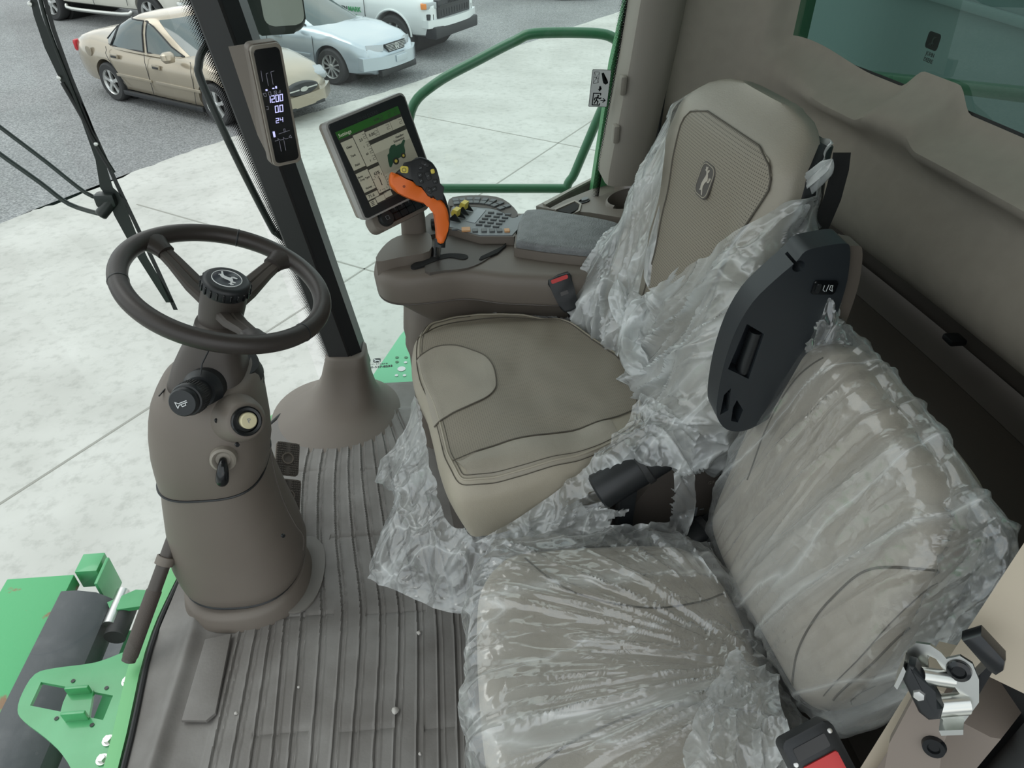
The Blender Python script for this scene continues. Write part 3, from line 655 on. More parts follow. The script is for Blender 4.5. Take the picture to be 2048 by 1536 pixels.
# ================================================================ feeder housing parts seen down-left through the windshield
fd = thing('feeder_house', 'green steel feeder deck with a black rubber strip below the windshield', 'machine deck', (-1.2, 1.0, -.6))
def yb(x0, x1, y0, y1, z0, z1, b=.003): return box(((x0 + x1) / 2, (y0 + y1) / 2, (z0 + z1) / 2), (x1 - x0, y1 - y0, z1 - z0), b)
obj('top_plate', yb(-1.40, -1.205, -.2, 1.485, -.40, -.35), 'rust', fd)
obj('round_lip', tube([(-1.50, -.2, -.40), (-1.50, 1.40, -.40)], .045, 16), 'rust', fd)
obj('edge_channel', yb(-1.46, -1.40, -.2, 1.42, -.44, -.40), 'rust', fd)
prof = [(-1.215, -.344), (-1.17, -.345), (-1.12, -.36), (-1.085, -.395), (-1.08, -.45), (-1.095, -.49), (-1.11, -.49), (-1.095, -.45), (-1.10, -.41), (-1.13, -.375), (-1.17, -.362), (-1.215, -.36)]
obj('rubber_strip', prism(prof, -1.42, .2, m=Matrix(((1, 0, 0, 0), (0, 0, -1, 0), (0, 1, 0, 0), (0, 0, 0, 1)))), 'belt', fd)
obj('side_channel', J(yb(-1.06, -.93, -.2, 1.38, -.56, -.50), yb(-1.005, -.985, -.2, 1.38, -.50, -.455), yb(-.955, -.935, -.2, 1.38, -.50, -.43), yb(-.93, -.83, -.2, 1.34, -.60, -.56)), 'green', fd)
obj('end_beam', J(yb(-1.205, -1.14, 1.49, 1.56, -.42, -.345), yb(-1.13, -1.12, 1.44, 1.54, -.47, -.345)), 'green', fd)
obj('hinge_tab', prism([(-1.09, 1.40), (-1.02, 1.44), (-.95, 1.43), (-.88, 1.36), (-.885, 1.34), (-.96, 1.38), (-1.07, 1.37)], -.40, -.385, .003), 'green', fd)
obj('pin', cyl((-1.065, 1.33, -.40), (-1.065, 1.45, -.40), .018), 'bolt', fd)
obj('pivot_tube', cyl((-1.045, 1.30, -.42), (-1.045, 1.41, -.42), .03), 'rubber', fd)
obj('lower_deck', yb(-1.7, -.80, -.3, 1.6, -.9, -.86), 'belt', fd)
for (x, y, z) in ((-1.30, 1.19, -.349), (-1.33, 1.02, -.349)):
    obj('hole', lathe([(0, 0), (.006, 0), (.006, .001), (0, .001)], 12, Matrix.Translation((x, y, z)), cap=False), 'black', fd)
obj('rail_bolt', lathe([(0, 0), (.010, 0), (.010, .007), (0, .009)], 10, Matrix.Translation((-.97, 1.18, -.50)), cap=False), 'bolt', fd)
# bracket with a cut-out
bk = thing('step_bracket', 'green plate bracket with a rectangular cut-out under the windshield', 'bracket', (-.9, .9, -.09))
bo = [U(*q, z=-.08) for q in ((312, 1280), (250, 1303), (190, 1325), (110, 1336), (70, 1348), (45, 1385), (35, 1420), (47, 1442), (90, 1475), (125, 1510), (150, 1560), (160, 1660), (255, 1660), (300, 1400))]
bo = [(q.x, q.y) for q in smooth(bo, 3, True)]
ci = [U(*q, z=-.08) for q in ((82, 1364), (226, 1391), (206, 1440), (60, 1411))]
plate = boolean(prism(bo, -.09, -.08), [prism([(q.x, q.y) for q in ci], -.12, -.05)])
obj('plate', plate, 'green', bk)
hk = [U(*q, z=-.075) for q in ((135, 1385), (178, 1372), (187, 1380), (178, 1432), (120, 1427), (126, 1405))]
obj('hook', J(prism([(q.x, q.y) for q in hk], -.085, -.075, .002), *[box((U(*q, z=-.06).x, U(*q, z=-.06).y, -.066), (.05, .008, .03), .003) for q in ((155, 1378), (148, 1429))]), 'green', bk)
for q in ((146, 1362), (213, 1376), (113, 1437), (184, 1450)):
    obj('hole', lathe([(0, 0), (.0045, 0), (.0045, .001), (0, .001)], 12, Matrix.Translation(U(*q, z=-.079)), cap=False), 'outblack', bk)
for q in ((255, 1364), (217, 1482), (205, 1520)):
    obj('bolt', J(lathe([(0, 0), (.012, 0), (.012, .003), (0, .003)], 20, Matrix.Translation(U(*q, z=-.079)), cap=False), lathe([(0, .003), (.008, .003), (.008, .011), (0, .011)], 6, Matrix.Translation(U(*q, z=-.079)), cap=False)), 'bolt', bk)
# ================================================================ cab shell
fl = [(-.60, -.3), (-.655, .3), (-.68, .70), (-.712, .95), (-.70, 1.15), (-.655, 1.45), (-.60, 1.70), (-.50, 1.86)]
flo = [(p.x, p.y) for p in smooth([(x, y, 0) for x, y in fl], 4)]
struct('floor', prism(flo + [(-.29, 1.90), (-.11, 1.90), (-.10, 1.97), (.95, 1.95), (.98, -.1), (.5, -.3)], -.10, -.012), 'taupe_dark')
# windshield: curved glass leaning forward, from the mat's front edge round to the right corner post
gp = [(-.60, -.5), (-.665, .2), (-.692, .70), (-.722, .97), (-.712, 1.15), (-.668, 1.45), (-.61, 1.70), (-.53, 1.83), (-.45, 1.875)]
gs_ = smooth([(x, y, 0) for x, y in gp], 5)
def gl(u, v):
    k = u * (len(gs_) - 1); i = min(int(k), len(gs_) - 2); p = gs_[i].lerp(gs_[i + 1], k - i); z = -.05 + 1.85 * v
    return Vector((p.x - .12 * max(z, 0), p.y, z))
struct('window_1', gridf(gl, 46, 14), 'glass', 80)
struct('window_2', ([(-.40, 1.90, -.05), (.44, 1.925, -.05), (.50, 1.925, 1.8), (-.62, 1.90, 1.8)], [(0, 1, 2, 3)]), 'glass_side', 80)
# dotted black ceramic edge on the glass beside the posts
mf = bpy.data.materials.new('dotted_glass_edge'); mf.use_nodes = True; t = mf.node_tree; t.nodes.clear()
out = nd(t, 'ShaderNodeOutputMaterial'); tr = nd(t, 'ShaderNodeBsdfTransparent'); df = nd(t, 'ShaderNodeBsdfDiffuse'); df.inputs['Color'].default_value = (.01, .01, .01, 1)
uvn = nd(t, 'ShaderNodeUVMap'); uvn.uv_map = 'UVMap'; sx = nd(t, 'ShaderNodeSeparateXYZ'); t.links.new(uvn.outputs[0], sx.inputs[0])
def mth(op, a, b=None, c=None):
    n = nd(t, 'ShaderNodeMath'); n.operation = op
    for i, q in enumerate((a, b, c)):
        if q is None: continue
        if isinstance(q, (int, float)): n.inputs[i].default_value = q
        else: t.links.new(q, n.inputs[i])
    return n.outputs[0]
su = mth('SINE', mth('MULTIPLY', sx.outputs[0], 6 * 2 * PI)); sv = mth('SINE', mth('MULTIPLY', sx.outputs[1], 2 * PI)); pp = mth('MULTIPLY', su, sv)
thr = mth('MULTIPLY_ADD', sx.outputs[0], 2.0, -1.0)
fac = mth('GREATER_THAN', pp, thr)
mx = nd(t, 'ShaderNodeMixShader'); t.links.new(fac, mx.inputs[0]); t.links.new(tr.outputs[0], mx.inputs[1]); t.links.new(df.outputs[0], mx.inputs[2]); t.links.new(mx.outputs[0], out.inputs['Surface'])
def frit(name, a0, a1, b0, b1, reps):
    """strip between line a (solid side) and line b (open side)"""
    n = 20; V = []; Fc = []
    for i in range(n + 1):
        s = i / n; V += [Vector(a0).lerp(Vector(a1), s), Vector(b0).lerp(Vector(b1), s)]
    for i in range(n): Fc.append((2 * i, 2 * i + 1, 2 * i + 3, 2 * i + 2))
    me = bpy.data.meshes.new(name); me.from_pydata([tuple(v) for v in V], [], Fc); me.materials.append(mf)
    uv = me.uv_layers.new(name='UVMap')
    for p in me.polygons:
        for li in p.loop_indices:
            vi = me.loops[li].vertex_index; uv.data[li].uv = ((vi % 2), (vi // 2) / n * reps)
    o = bpy.data.objects.new(name, me); COL.objects.link(o); o['kind'] = 'structure'
    return o
# ---- right front corner post
pb = Vector((-.335, 1.80, .12)); pt = Vector((-.335 - .155 * 1.75, 1.80, 1.85))
def post(sec0, sec1): return loft([[pb + Vector((x, y, 0)) for x, y in sec0], [pt + Vector((x, y, 0)) for x, y in sec1]])
s0 = [(-.05, -.012), (-.044, -.02), (.012, -.024), (.018, -.018), (.045, .004), (.046, .05), (-.04, .06), (-.05, .05)]
struct('trim_1', post(s0, s0), 'pillar', 25).name = 'trim_2'
struct('trim_3', post([(.020, -.022), (.050, .0), (.050, .07), (.02, .07)], [(.020, -.022), (.050, .0), (.050, .07), (.02, .07)]), 'black', 25)
frit('trim_4', pb + Vector((-.046, .0, 0)), pt + Vector((-.046, .0, 0)), pb + Vector((-.074, .0, 0)), pt + Vector((-.086, .0, 0)), 300)
# moulded boot at the foot of the post
rg = []
for z, rx, ry, cx, cy, e in ((.20, .056, .050, -.345, 1.815, 4), (.195, .060, .054, -.345, 1.815, 4), (.16, .066, .058, -.350, 1.815, 3.5), (.10, .078, .070, -.358, 1.81, 3), (.05, .10, .095, -.368, 1.80, 2.6), (.025, .125, .125, -.378, 1.79, 2.4), (.008, .165, .165, -.39, 1.78, 2.3), (-.01, .20, .20, -.40, 1.77, 2.2)):
    rg.append(ell(cx, cy, rx, ry, z, 48, e))
struct('trim_6', loft(rg), 'taupe', 60)
# green strip of the cab frame outside the windshield's foot
st = [(x - .012, y) for x, y in gp]; st2 = [(x - .040, y) for x, y in gp]
a_ = smooth([(x, y, 0) for x, y in st], 4); b_ = smooth([(x, y, 0) for x, y in st2], 4)
struct('trim_7', prism([(p.x, p.y) for p in a_] + [(p.x, p.y) for p in b_[::-1]], -.12, -.015), mat('pale_green_sill', (.16, .50, .20), .4))
struct('trim_8', tube([Vector((p.x + .004, p.y, -.004)) for p in gs_], .006, 8), 'rubber')
# ---- rear wall: curved in plan, padded roll under the rear window
plan = smooth([(x, y, 0) for x, y in [(.525, 1.845), (.58, 1.872), (.66, 1.865), (.735, 1.83), (.80, 1.745), (.845, 1.60), (.875, 1.40), (.905, 1.10), (.925, .80), (.935, .50), (.935, .28)]], 8)
ac = [0]
for p, q in zip(plan[:-1], plan[1:]): ac.append(ac[-1] + (q - p).length)
LW = ac[-1]
def plp(s):
    d_ = s * LW
    for i in range(len(ac) - 1):
        if d_ <= ac[i + 1] + 1e-9:
            f = (d_ - ac[i]) / (ac[i + 1] - ac[i]); p = plan[i].lerp(plan[i + 1], f); tg = (plan[i + 1] - plan[i]).normalized(); return p, Vector((-tg.y, tg.x, 0))
    return plan[-1], Vector((1, 0, 0))
def sst(a, b, x): t = max(0, min(1, (x - a) / (b - a))); return t * t * (3 - 2 * t)
S0 = .174
zs = [.70, .702, .71, .725, .75, .78, .82, .86, .89, .91, .93, .95, .965, .98, .995, 1.01, 1.022, 1.034, 1.045, 1.055] + [1.06 + .06 * i for i in range(1, 14)]
def wall_pt(s, z):
    p, n = plp(s)
    if n.dot(Vector((1, 0, 0))) < 0 and p.x > .7: n = -n
    n = Vector((abs(n.x), n.y if n.x > 0 else -n.y, 0))
    lowb = .040 * sst(.70, .77, z) * (1 - sst(.80, .90, z)) + (-.03) * (1 - sst(.70, .722, z)) * 1.0
    band = .040 * math.exp(-((z - .975) / .033) ** 2) - .012 * math.exp(-((z - .90) / .03) ** 2)
    off = -(lowb + band * sst(.12, .3, s))
    off += .05 * sst(S0 - .03, S0 + .004, s) * sst(.985, 1.055, z)
    B = .040 * sst(1.235, 1.29, p.y) * (1 - sst(1.385, 1.44, p.y)) * (1 if s > .2 else 0) - .030 * sst(S0, S0 + .14, s); zz = z + B * sst(.90, 1.05, z)
    return Vector((p.x + n.x * off, p.y + n.y * off, zz))
nu = 180; V = []; Fc = []
for i in range(nu + 1):
    for z in zs: V.append(wall_pt(i / nu, z))
nz = len(zs)
for i in range(nu):
    for j in range(nz - 1):
        if (i + .5) / nu > S0 and zs[j] >= 1.055: continue
        a = i * nz + j; Fc.append((a, a + nz, a + nz + 1, a + 1))
struct('wall_rear', (V, Fc), 'wall', 60)
def back_pt(s, z, off):
    p, n = plp(s); n = Vector((abs(n.x), n.y if n.x > 0 else -n.y, 0)); return Vector((p.x + n.x * off, p.y + n.y * off, z))
struct('window_3', gridf(lambda u, v: back_pt(S0 - .02 + u * (1.02 - S0), 1.0 + .9 * v, .058), 30, 6), 'glass_rear', 80)
struct('trim_9', gridf(lambda u, v: back_pt(S0 + u * (1 - S0), 1.018 + .01 * v, .052 + .006 * v), 30, 1), 'rubber')
# recessed dark band and storage cabinet under the padded wall
struct('wall_rear_lower', gridf(lambda u, v: back_pt(u, -.02 + .74 * v, .045), 40, 2), 'taupe_dark', 60)
cab = [(back_pt(s, 0, .04).x, back_pt(s, 0, .04).y) for s in [.30 + .7 * i / 14 for i in range(15)]]
stg = thing('storage_cabinet', 'dark taupe storage ledge with a lid behind the passenger seat', 'cabinet', (.82, .9, 0))
rings = []
for z, off in ((-.01, .20), (.45, .20), (.56, .165), (.605, .13), (.63, .06), (.634, -.03)):
    rings.append([back_pt(.30 + .68 * i / 20, z, -off) for i in range(21)])
obj('body', thick(loft(rings, closed=False), .01), 'taupe_dark', stg, 50)
obj('ledge', thick(gridf(lambda u, v: back_pt(.30 + .68 * u, .634 + .03 * v, .03 - .05 * (1 - v)), 20, 3), .008), 'taupe_dark', stg)
lid = obj('lid', thick(gridf(lambda u, v: back_pt(.66 + .32 * u, .36 + .20 * v, -.205 + .03 * v), 14, 3), .008), mat('brown_lid', (.095, .080, .068), .5), stg)
obj('lid_seam', tube([back_pt(.655, .35, -.214), back_pt(.655, .56, -.186), back_pt(.70, .575, -.175), back_pt(.97, .575, -.175)], .0035, 6), 'black', stg)
obj('catch', box(back_pt(.60, .70, -.02), (.03, .03, .012), .004), 'black', stg)
# ---- B-pillar trim right
bp_ = []
for z, dx in ((.69, 0), (.72, .0), (1.0, .03), (1.82, .10)):
    o0 = Vector((.412 + dx, 1.80, z)); bp_.append([o0 + Vector(q) for q in ((0, .03, 0), (.004, .01, 0), (.018, 0, 0), (.085, .0, 0), (.112, .02, 0), (.125, .05, 0), (.125, .12, 0), (0, .13, 0))])
struct('trim_10', loft(bp_), mat('taupe_post', (.27, .245, .21), .55, (900, .1, .0005)), 40)
struct('trim_11', tube([Vector((.536, 1.83, .70)), Vector((.548, 1.835, 1.0)), Vector((.64, 1.84, 1.82))], .007, 8), 'black')
lw_ = []
for z, rx, ry, cx in ((.694, .100, .052, .515), (.70, .100, .055, .512), (.715, .085, .062, .497), (.74, .070, .068, .487)): lw_.append(ell(cx, 1.885, rx, ry, z, 32, 3.5))
struct('trim_12', loft(lw_), 'taupe_dark', 50)
frit('trim_13', (.415, 1.915, .60), (.50, 1.915, 1.8), (.392, 1.915, .60), (.478, 1.915, 1.8), 160)
for k, (px, py) in enumerate(((1245, 170), (1231, 267))):
    q = U(px, py, y=1.81)
    o = struct('clip', box(q, (.016, .03, .045), .006), 'taupe_light'); del o['kind']
    tag(o, ['upper of the two small taupe clips on the rear post trim', 'lower of the two small taupe clips on the rear post trim'][k], 'clip', 'post clips'); o.name = 'trim_clip'
# body frame outside the side window, green
struct('trim_14', loft([[(.40, 1.99, .45), (.47, 1.99, .45), (.47, 2.03, .45), (.40, 2.03, .45)], [(.44, 1.99, .95), (.55, 1.99, .95), (.55, 2.03, .95), (.44, 2.03, .95)], [(.58, 1.99, 1.8), (.70, 1.99, 1.8), (.70, 2.03, 1.8), (.58, 2.03, 1.8)]]), mat('pale_green_frame', (.05, .25, .09), .4), 30)
# ---- ceiling
struct('ceiling', prism([(-.95, .15), (-.95, 1.75), (-.75, 1.93), (1.0, 1.95), (1.05, .12)], 1.82, 1.88), 'wall')
# ---- left rear door post (near camera, lower right)
dp = [(.402, .31), (.408, .303), (.444, .272), (.452, .27), (.50, .30), (.50, .38)]
struct('wall_left', loft([[(x, y, .86) for x, y in dp], [(x + .0, y, 1.9) for x, y in dp]]), 'cream', 30)
struct('trim_15', loft([[(x, y, .30) for x, y in dp], [(x, y, .79) for x, y in dp]]), mat('taupe_post_cover', (.20, .165, .14), .5, (900, .1, .0005)), 30)
struct('trim_16', loft([[(.402, .325, z), (.42, .31, z), (.47, .35, z), (.445, .36, z)] for z in (.0, .32, .80)]), 'cream', 30)
struct('trim_17', box((.515, .29, .95), (.06, .10, 1.9), .02), 'rubber')
struct('trim_18', tube([(.478, .262, .0), (.48, .262, 1.9)], .016, 10), 'rubber')
struct('wall_left_rear', box((.72, .32, .9), (.45, .03, 1.85), .005), 'taupe_dark')
# ---- things behind the rear window
eg = thing('grain_tank', 'dark grey-green corrugated tank wall seen through the tinted rear window', 'tank', (1.6, .9, -1))
mtk = mat('tank_grey_green', (.20, .30, .29), .5, (30, .3, .004))
obj('panel', box((1.75, 2.0, 1.2), (.06, 6.2, 2.0), .01), mtk, eg)
obj('corrugation', J(*[box((1.71, 2.0, 1.0 + .09 * k), (.02, 6.2, .03), .006) for k in range(10)]), mtk, eg)
obj('green_rail', box((1.45, 2.0, .87), (.05, 1.6, .035), .01, 2, Matrix.Rotation(-.18, 4, 'X')), 'green_dk', eg)
obj('green_post', box((1.30, 2.86, 1.2), (.08, .22, 1.6), .02), 'green_dk', eg)
eb = thing('exhaust_duct', 'black round duct seen through the rear window at the right edge', 'duct', (1.3, 1.0, .6))
obj('duct', loft([ell(1.30, .80, .14, .26, .70, 32, 3), ell(1.30, .80, .15, .27, .86, 32, 3), ell(1.30, .80, .13, .25, .93, 32, 3), ell(1.30, .80, .08, .18, .96, 32, 3)]), 'rubber', eb)
wd_ = thing('window_decal', 'small dark leaping deer badge and lettering on the rear window', 'decal', back_pt(.62, 1.12, .05))
# decal on glass: solve point on plane x~.95
q = U(1870, 82, x=.955); dm = plane_m(q + Vector((-.004, 0, 0)), (0, -1, 0), (-1, 0, 0))
obj('badge', prism(rrect(.042, .030, .007), 0, .0006, m=dm), 'rubber', wd_)
obj('deer', deer(.020, dm @ Matrix.Translation((0, 0, .0008)), .0005, PI / 2), 'grey_btn', wd_)
q = U(1862, 115, x=.955); obj('lettering', text_g('JOHN\nDEERE', .011, plane_m(q + Vector((-.004, 0, 0)), (0, -1, 0), (-1, 0, 0)), .0003), 'rubber', wd_)

# ================================================================ rubber floor mat with moulded grooves
mt = thing('floor_mat', 'brown-grey ribbed rubber floor mat covering the cab floor', 'mat', (-.35, 1.0, -.012))
gx0 = [-.525, -.482, -.441, -.400, -.361, -.323, -.285, -.247, -.206, -.165, -.121, -.078, -.040]
# measured fan of the grooves (x at y = .67, 1.02, 1.25, 1.50, 1.75)
tr_ = [[-.519, -.525, -.53, -.53, -.53], [-.478, -.49, -.50, -.50, -.50], [-.441, -.460, -.49, -.52, -.53], [-.399, -.430, -.465, -.50, -.49], [-.367, -.392, -.425, -.455, -.447], [-.325, -.347, -.385, -.412, -.408], [-.286, -.300, -.339, -.368, -.373], [-.249, -.257, -.297, -.331, -.347],
       [-.205, -.213, -.255, -.294, -.319], [-.166, -.170, -.213, -.254, -.291], [-.121, -.128, -.170, -.215, -.266], [-.077, -.085, -.128, -.175, -.243], [-.040, -.045, -.085, -.135, -.21]]
ysr = [.67, 1.02, 1.25, 1.50, 1.76]
def gx(i, y):
    tb = tr_[i]
    if y <= ysr[0]: return tb[0] + (y - .67) * (tb[1] - tb[0]) / .35 * .5
    for k in range(4):
        if y <= ysr[k + 1]:
            t = (y - ysr[k]) / (ysr[k + 1] - ysr[k]); p1 = tb[k]; p2 = tb[k + 1]; p0 = tb[k - 1] if k else 2 * p1 - p2; p3 = tb[k + 2] if k < 3 else 2 * p2 - p1
            return .5 * ((2 * p1) + (p2 - p0) * t + (2 * p0 - 5 * p1 + 4 * p2 - p3) * t * t + (3 * p1 - p0 - 3 * p2 + p3) * t ** 3)
    return tb[-1]
def mat_z(x, y):
    z = 0.0
    if y < 1.775:
        near = 9
        for i in range(len(tr_)):
            if i < 4 and y > 1.04: continue
            g = gx(i, y)
            if g is None: continue
            near = min(near, abs(x - g))
        if near < .0052: z -= .005 * (1 - (near / .0052) ** 4)
        elif near < .0085: z += .0012
        if -.60 < x < -.05:
            for yc, sl in ((1.505, -.03), (1.256, -.03), (1.021, -.04), (.747, -.05)):
                dd = abs(y - (yc + (x + .30) * sl));
                if dd < .0028 and x > -.47 - (.05 if y > 1.4 else 0): z -= .0035
    z -= .010 * sst(1.765, 1.785, y)
    if x < -.53: z -= .009 * sst(-.53, -.545, x) if False else .006 * (1 - sst(-.545, -.530, x)) * (1 - sst(1.0, 1.02, y))
    rf = -.545 - .02 * max(0, y - .7)
    z += .016 * math.exp(-((x + .635) / .018) ** 2) * (1 - sst(1.0, 1.12, y))
    return z
nx, ny = 300, 190; V = []; Fc = []
def xfront(y):
    pts_ = [(-.3, -.60), (.3, -.655), (.70, -.685), (.95, -.715), (1.15, -.705), (1.45, -.66), (1.70, -.60), (1.86, -.50), (1.92, -.44)]
    return lerp(pts_, y)
for j in range(ny + 1):
    y = .30 + (1.92 - .30) * j / ny; xa = xfront(y); xb = -.020 if y < 1.4 else -.02 - .14 * sst(1.6, 1.9, y)
    for i in range(nx + 1):
        x = xa + (xb - xa) * i / nx; V.append(Vector((x, y, mat_z(x, y))))
for j in range(ny):
    for i in range(nx): a = j * (nx + 1) + i; Fc.append((a, a + 1, a + nx + 2, a + nx + 1))
bv = len(V); per = [i for i in range(nx + 1)] + [j * (nx + 1) + nx for j in range(1, ny + 1)] + [ny * (nx + 1) + i for i in range(nx - 1, -1, -1)] + [j * (nx + 1) for j in range(ny - 1, 0, -1)]
for p in per: V.append(Vector((V[p].x, V[p].y, -.012)))
for k in range(len(per)): Fc.append((per[k], per[(k + 1) % len(per)], bv + (k + 1) % len(per), bv + k))
obj('ribbed_sheet', (V, Fc), 'mat', mt, 30, weld=False)
q_ = U(603, 1145, z=.005)
obj('column_flap', prism([(p.x, p.y) for p in ell(q_.x, q_.y, .055, .115, 0, 32, 2.2)], .0, .006, .003), mat('flap_rubber', (.17, .16, .145), .45), mt)
obj('raised_patch', J(prism([(-.60, .975), (-.545, .985), (-.535, .80), (-.55, .785), (-.60, .79)], 0, .008, .003), prism([(-.595, .66), (-.545, .69), (-.535, .60), (-.53, .35), (-.60, .35)], 0, .006, .002)), 'mat', mt)
for k, (px, py, s) in enumerate(((790, 1421, .0075), (838, 1266, .006), (472, 1427, .004), (597, 1374, .003), (675, 860, .004), (840, 1508, .0035))):
    q = U(px, py, z=.002); rnd = random.Random(k)
    o = obj('pebble', loft([[(q.x + s * sc * math.cos(2 * PI * j / 8) * rnd.uniform(.7, 1.2), q.y + s * sc * math.sin(2 * PI * j / 8) * rnd.uniform(.7, 1.2), q.z + s * h) for j in range(8)] for sc, h in ((.7, -.35), (1, 0), (.8, .5), (.3, .8))]), mat('pebble_%d' % k, (.5, .48, .45), .8), None, 50)
    tag(o, ['largest pale pebble on the mat in front of the passenger seat', 'pale pebble in a mat groove below the hanging plastic', 'tiny white crumb on the mat near the raised corner', 'tiny crumb on the mat below the steering column', 'tiny crumb on the mat behind the pedals', 'tiny crumb on the mat at the bottom edge of the picture'][k], 'pebble')
# ================================================================ steering column
sc = thing('steering_column', 'taupe moulded steering column standing on the mat', 'steering column', (-.55, 1.14, 0))
def pring(l, r, yp, yc, ry, e=2.3, n=48, tilt=0.0):
    a = U(l, yp, y=yc); b = U(r, yp, y=yc); cx = (a.x + b.x) / 2; rx = (b.x - a.x) / 2; z = (a.z + b.z) / 2
    out = []
    for j in range(n):
        t = 2 * PI * j / n; c = math.cos(t); s = math.sin(t)
        x = rx * math.copysign(abs(c) ** (2 / e), c); y = ry * math.copysign(abs(s) ** (2 / e), s)
        out.append(Vector((cx + x, yc + y, z + tilt * x)))
    return out
base = []
for z, cx, cy, rx, ry in ((-.004, -.535, 1.135, .148, .142), (.004, -.535, 1.135, .146, .140), (.025, -.536, 1.137, .142, .137), (.036, -.537, 1.138, .138, .133), (.040, -.54, 1.14, .128, .122)):
    base.append([p + Vector((0, 0, .08 * (p.x - cx) * min(1, z / .05) if z > 0 else 0)) for p in ell(cx, cy, rx, ry, z, 48, 2.3)])
obj('base_collar', loft(base), 'taupe', sc, 50)
core = [ell(-.54, 1.15, .125, .115, .04, 40, 2.3), ell(-.545, 1.16, .118, .11, .20, 40, 2.3)]
obj('inner_core', loft(core), 'taupe_dark', sc, 50)
body = []
for l, r, yp, yc, ry, ti in ((374, 608, 1120, 1.155, .134, -.03), (368, 612, 1113, 1.155, .140, -.03), (360, 612, 1100, 1.158, .142, -.02), (343, 600, 1070, 1.165, .138, .10), (335, 574, 1015, 1.17, .130, .06), (329, 552, 965, 1.175, .122, .02), (326, 540, 930, 1.18, .116, 0), (326, 536, 912, 1.18, .112, 0)):
    body.append(pring(l, r, yp, yc, ry, 2.5, tilt=ti))
obj('lower_cover', loft(body), 'taupe', sc, 50)
obj('gap_shadow', tube([p + (p - Vector((-.545, 1.15, p.z))).normalized() * -.004 + Vector((0, 0, -.004)) for p in body[0]], .006, 6, closed=True), 'black', sc)  # black tube stands in for the shadow in the gap below the cover
up = []
for l, r, yp, yc, ry in ((325, 536, 925, 1.18, .114), (318, 539, 895, 1.18, .120), (311, 536, 865, 1.185, .121), (307, 530, 830, 1.19, .119), (307, 525, 800, 1.195, .114), (310, 519, 775, 1.20, .108), (318, 510, 755, 1.205, .098), (332, 498, 744, 1.21, .085)):
    up.append(pring(l, r, yp, yc, ry, 3.0))
uc = obj('upper_cover', loft(up), 'taupe', sc, 50)
def seam(rg, off=.0015, th=.0022, a0=0, a1=48):
    c = sum(rg, Vector()) / len(rg); return tube([p + (p - c).normalized() * off for p in rg[a0:a1]], th, 6, closed=(a1 - a0 >= 48))
obj('cover_seam', seam(pring(325, 536, 925, 1.18, .114, 3.0), .001, .0028), 'black', sc)
obj('front_seam', tube([U(318, 792, y=1.13), U(330, 778, y=1.16)], .0015, 6), 'black', sc)
# right-hand edge line of the shroud
obj('edge_seam', tube([U(541, 895, y=1.14), U(548, 940, y=1.13), U(566, 1000, y=1.13), U(590, 1048, y=1.12), U(607, 1072, y=1.12), U(607, 1100, y=1.12)], .0018, 6, k=4), 'taupe_dark', sc)
# boss with the pale push button
bc = U(492, 842, y=1.07)
bm_ = axis_m(bc, (.55, -.75, .45))
obj('button_boss', lathe([(.050, -.07), (.043, -.02), (.036, -.004), (.033, 0), (.0, 0)], 32, bm_, cap=False), 'taupe', sc, 60)
bt = obj('push_button', lathe([(.0285, -.002), (.0285, .006), (.026, .008), (.021, .0075), (.020, .001), (0, .001)], 32, bm_, cap=False), 'gloss_black', sc)
obj('button_cap', lathe([(.0155, 0), (.0155, .013), (.0135, .0155), (0, .016)], 28, bm_ @ Matrix.Translation((.002, .001, 0)), cap=False), 'cream_button', bt)
obj('four_way_mark', text_g('P', .013, bm_ @ Matrix.Translation((.002, .001, .0163)), .0002), 'panel_grey', bt)
for px, py, yy in ((434, 842, 1.075), (315, 872, 1.12), (475, 890, 1.06), (567, 1072, 1.06)):
    q = U(px, py, y=yy); dv = (q - Vector((-.53, 1.18, q.z))).normalized()
    obj('screw_recess', lathe([(0, .0012), (.0042, .0012), (.0042, -.004)], 14, axis_m(q, dv), cap=False), 'black', sc)
# small black lever in its round socket
lc = U(446, 920, y=1.062); lm = axis_m(lc, (.15, -.9, .25))
obj('lever_socket', lathe([(.026, -.012), (.0245, .002), (.020, .005), (.016, .002), (.014, -.002), (0, -.002)], 28, lm, cap=False), 'taupe_light', sc)
obj('tilt_lever', tube([lc + Vector((0, .0, 0)), lc + Vector((.002, -.012, -.002)), lc + Vector((0, -.02, -.016)), lc + Vector((-.004, -.024, -.034)), lc + Vector((-.006, -.022, -.040))], [.007, .009, .012, .012, .006], 14, k=3), 'gloss_black', sc)
# black bellows gaiter and the tilting head
ax = Vector((.36, 0, .93)).normalized()
hb = Vector((-.502, 1.235, .545))
gaiter = [(.062, 0), (.066, .006), (.060, .012), (.064, .02), (.058, .028), (.061, .036), (.055, .045), (.05, .06)]
obj('gaiter', X(lathe(gaiter, 36, cap=True), axis_m(hb + Vector((.005, 0, -.02)), ax) @ Matrix.Scale(1.25, 4, (0, 1, 0)) @ Matrix.Scale(1.2, 4, (1, 0, 0))), 'rubber', sc)
hd = []
for l, r, yp, yc, ry, e in ((395, 455, 842, 1.17, .035, 2.5), (372, 478, 815, 1.18, .055, 2.8), (352, 500, 780, 1.19, .066, 3.2), (343, 496, 755, 1.20, .068, 3.4), (352, 490, 722, 1.215, .062, 3.4), (362, 485, 700, 1.225, .056, 3.2), (372, 481, 680, 1.235, .05, 3), (388, 477, 655, 1.24, .044, 2.6), (392, 480, 640, 1.25, .042, 2.4)):
    hd.append(pring(l, r, yp, yc, ry, e, tilt=-.15))
head = obj('tilt_head', loft(hd), 'spoke', sc, 50)
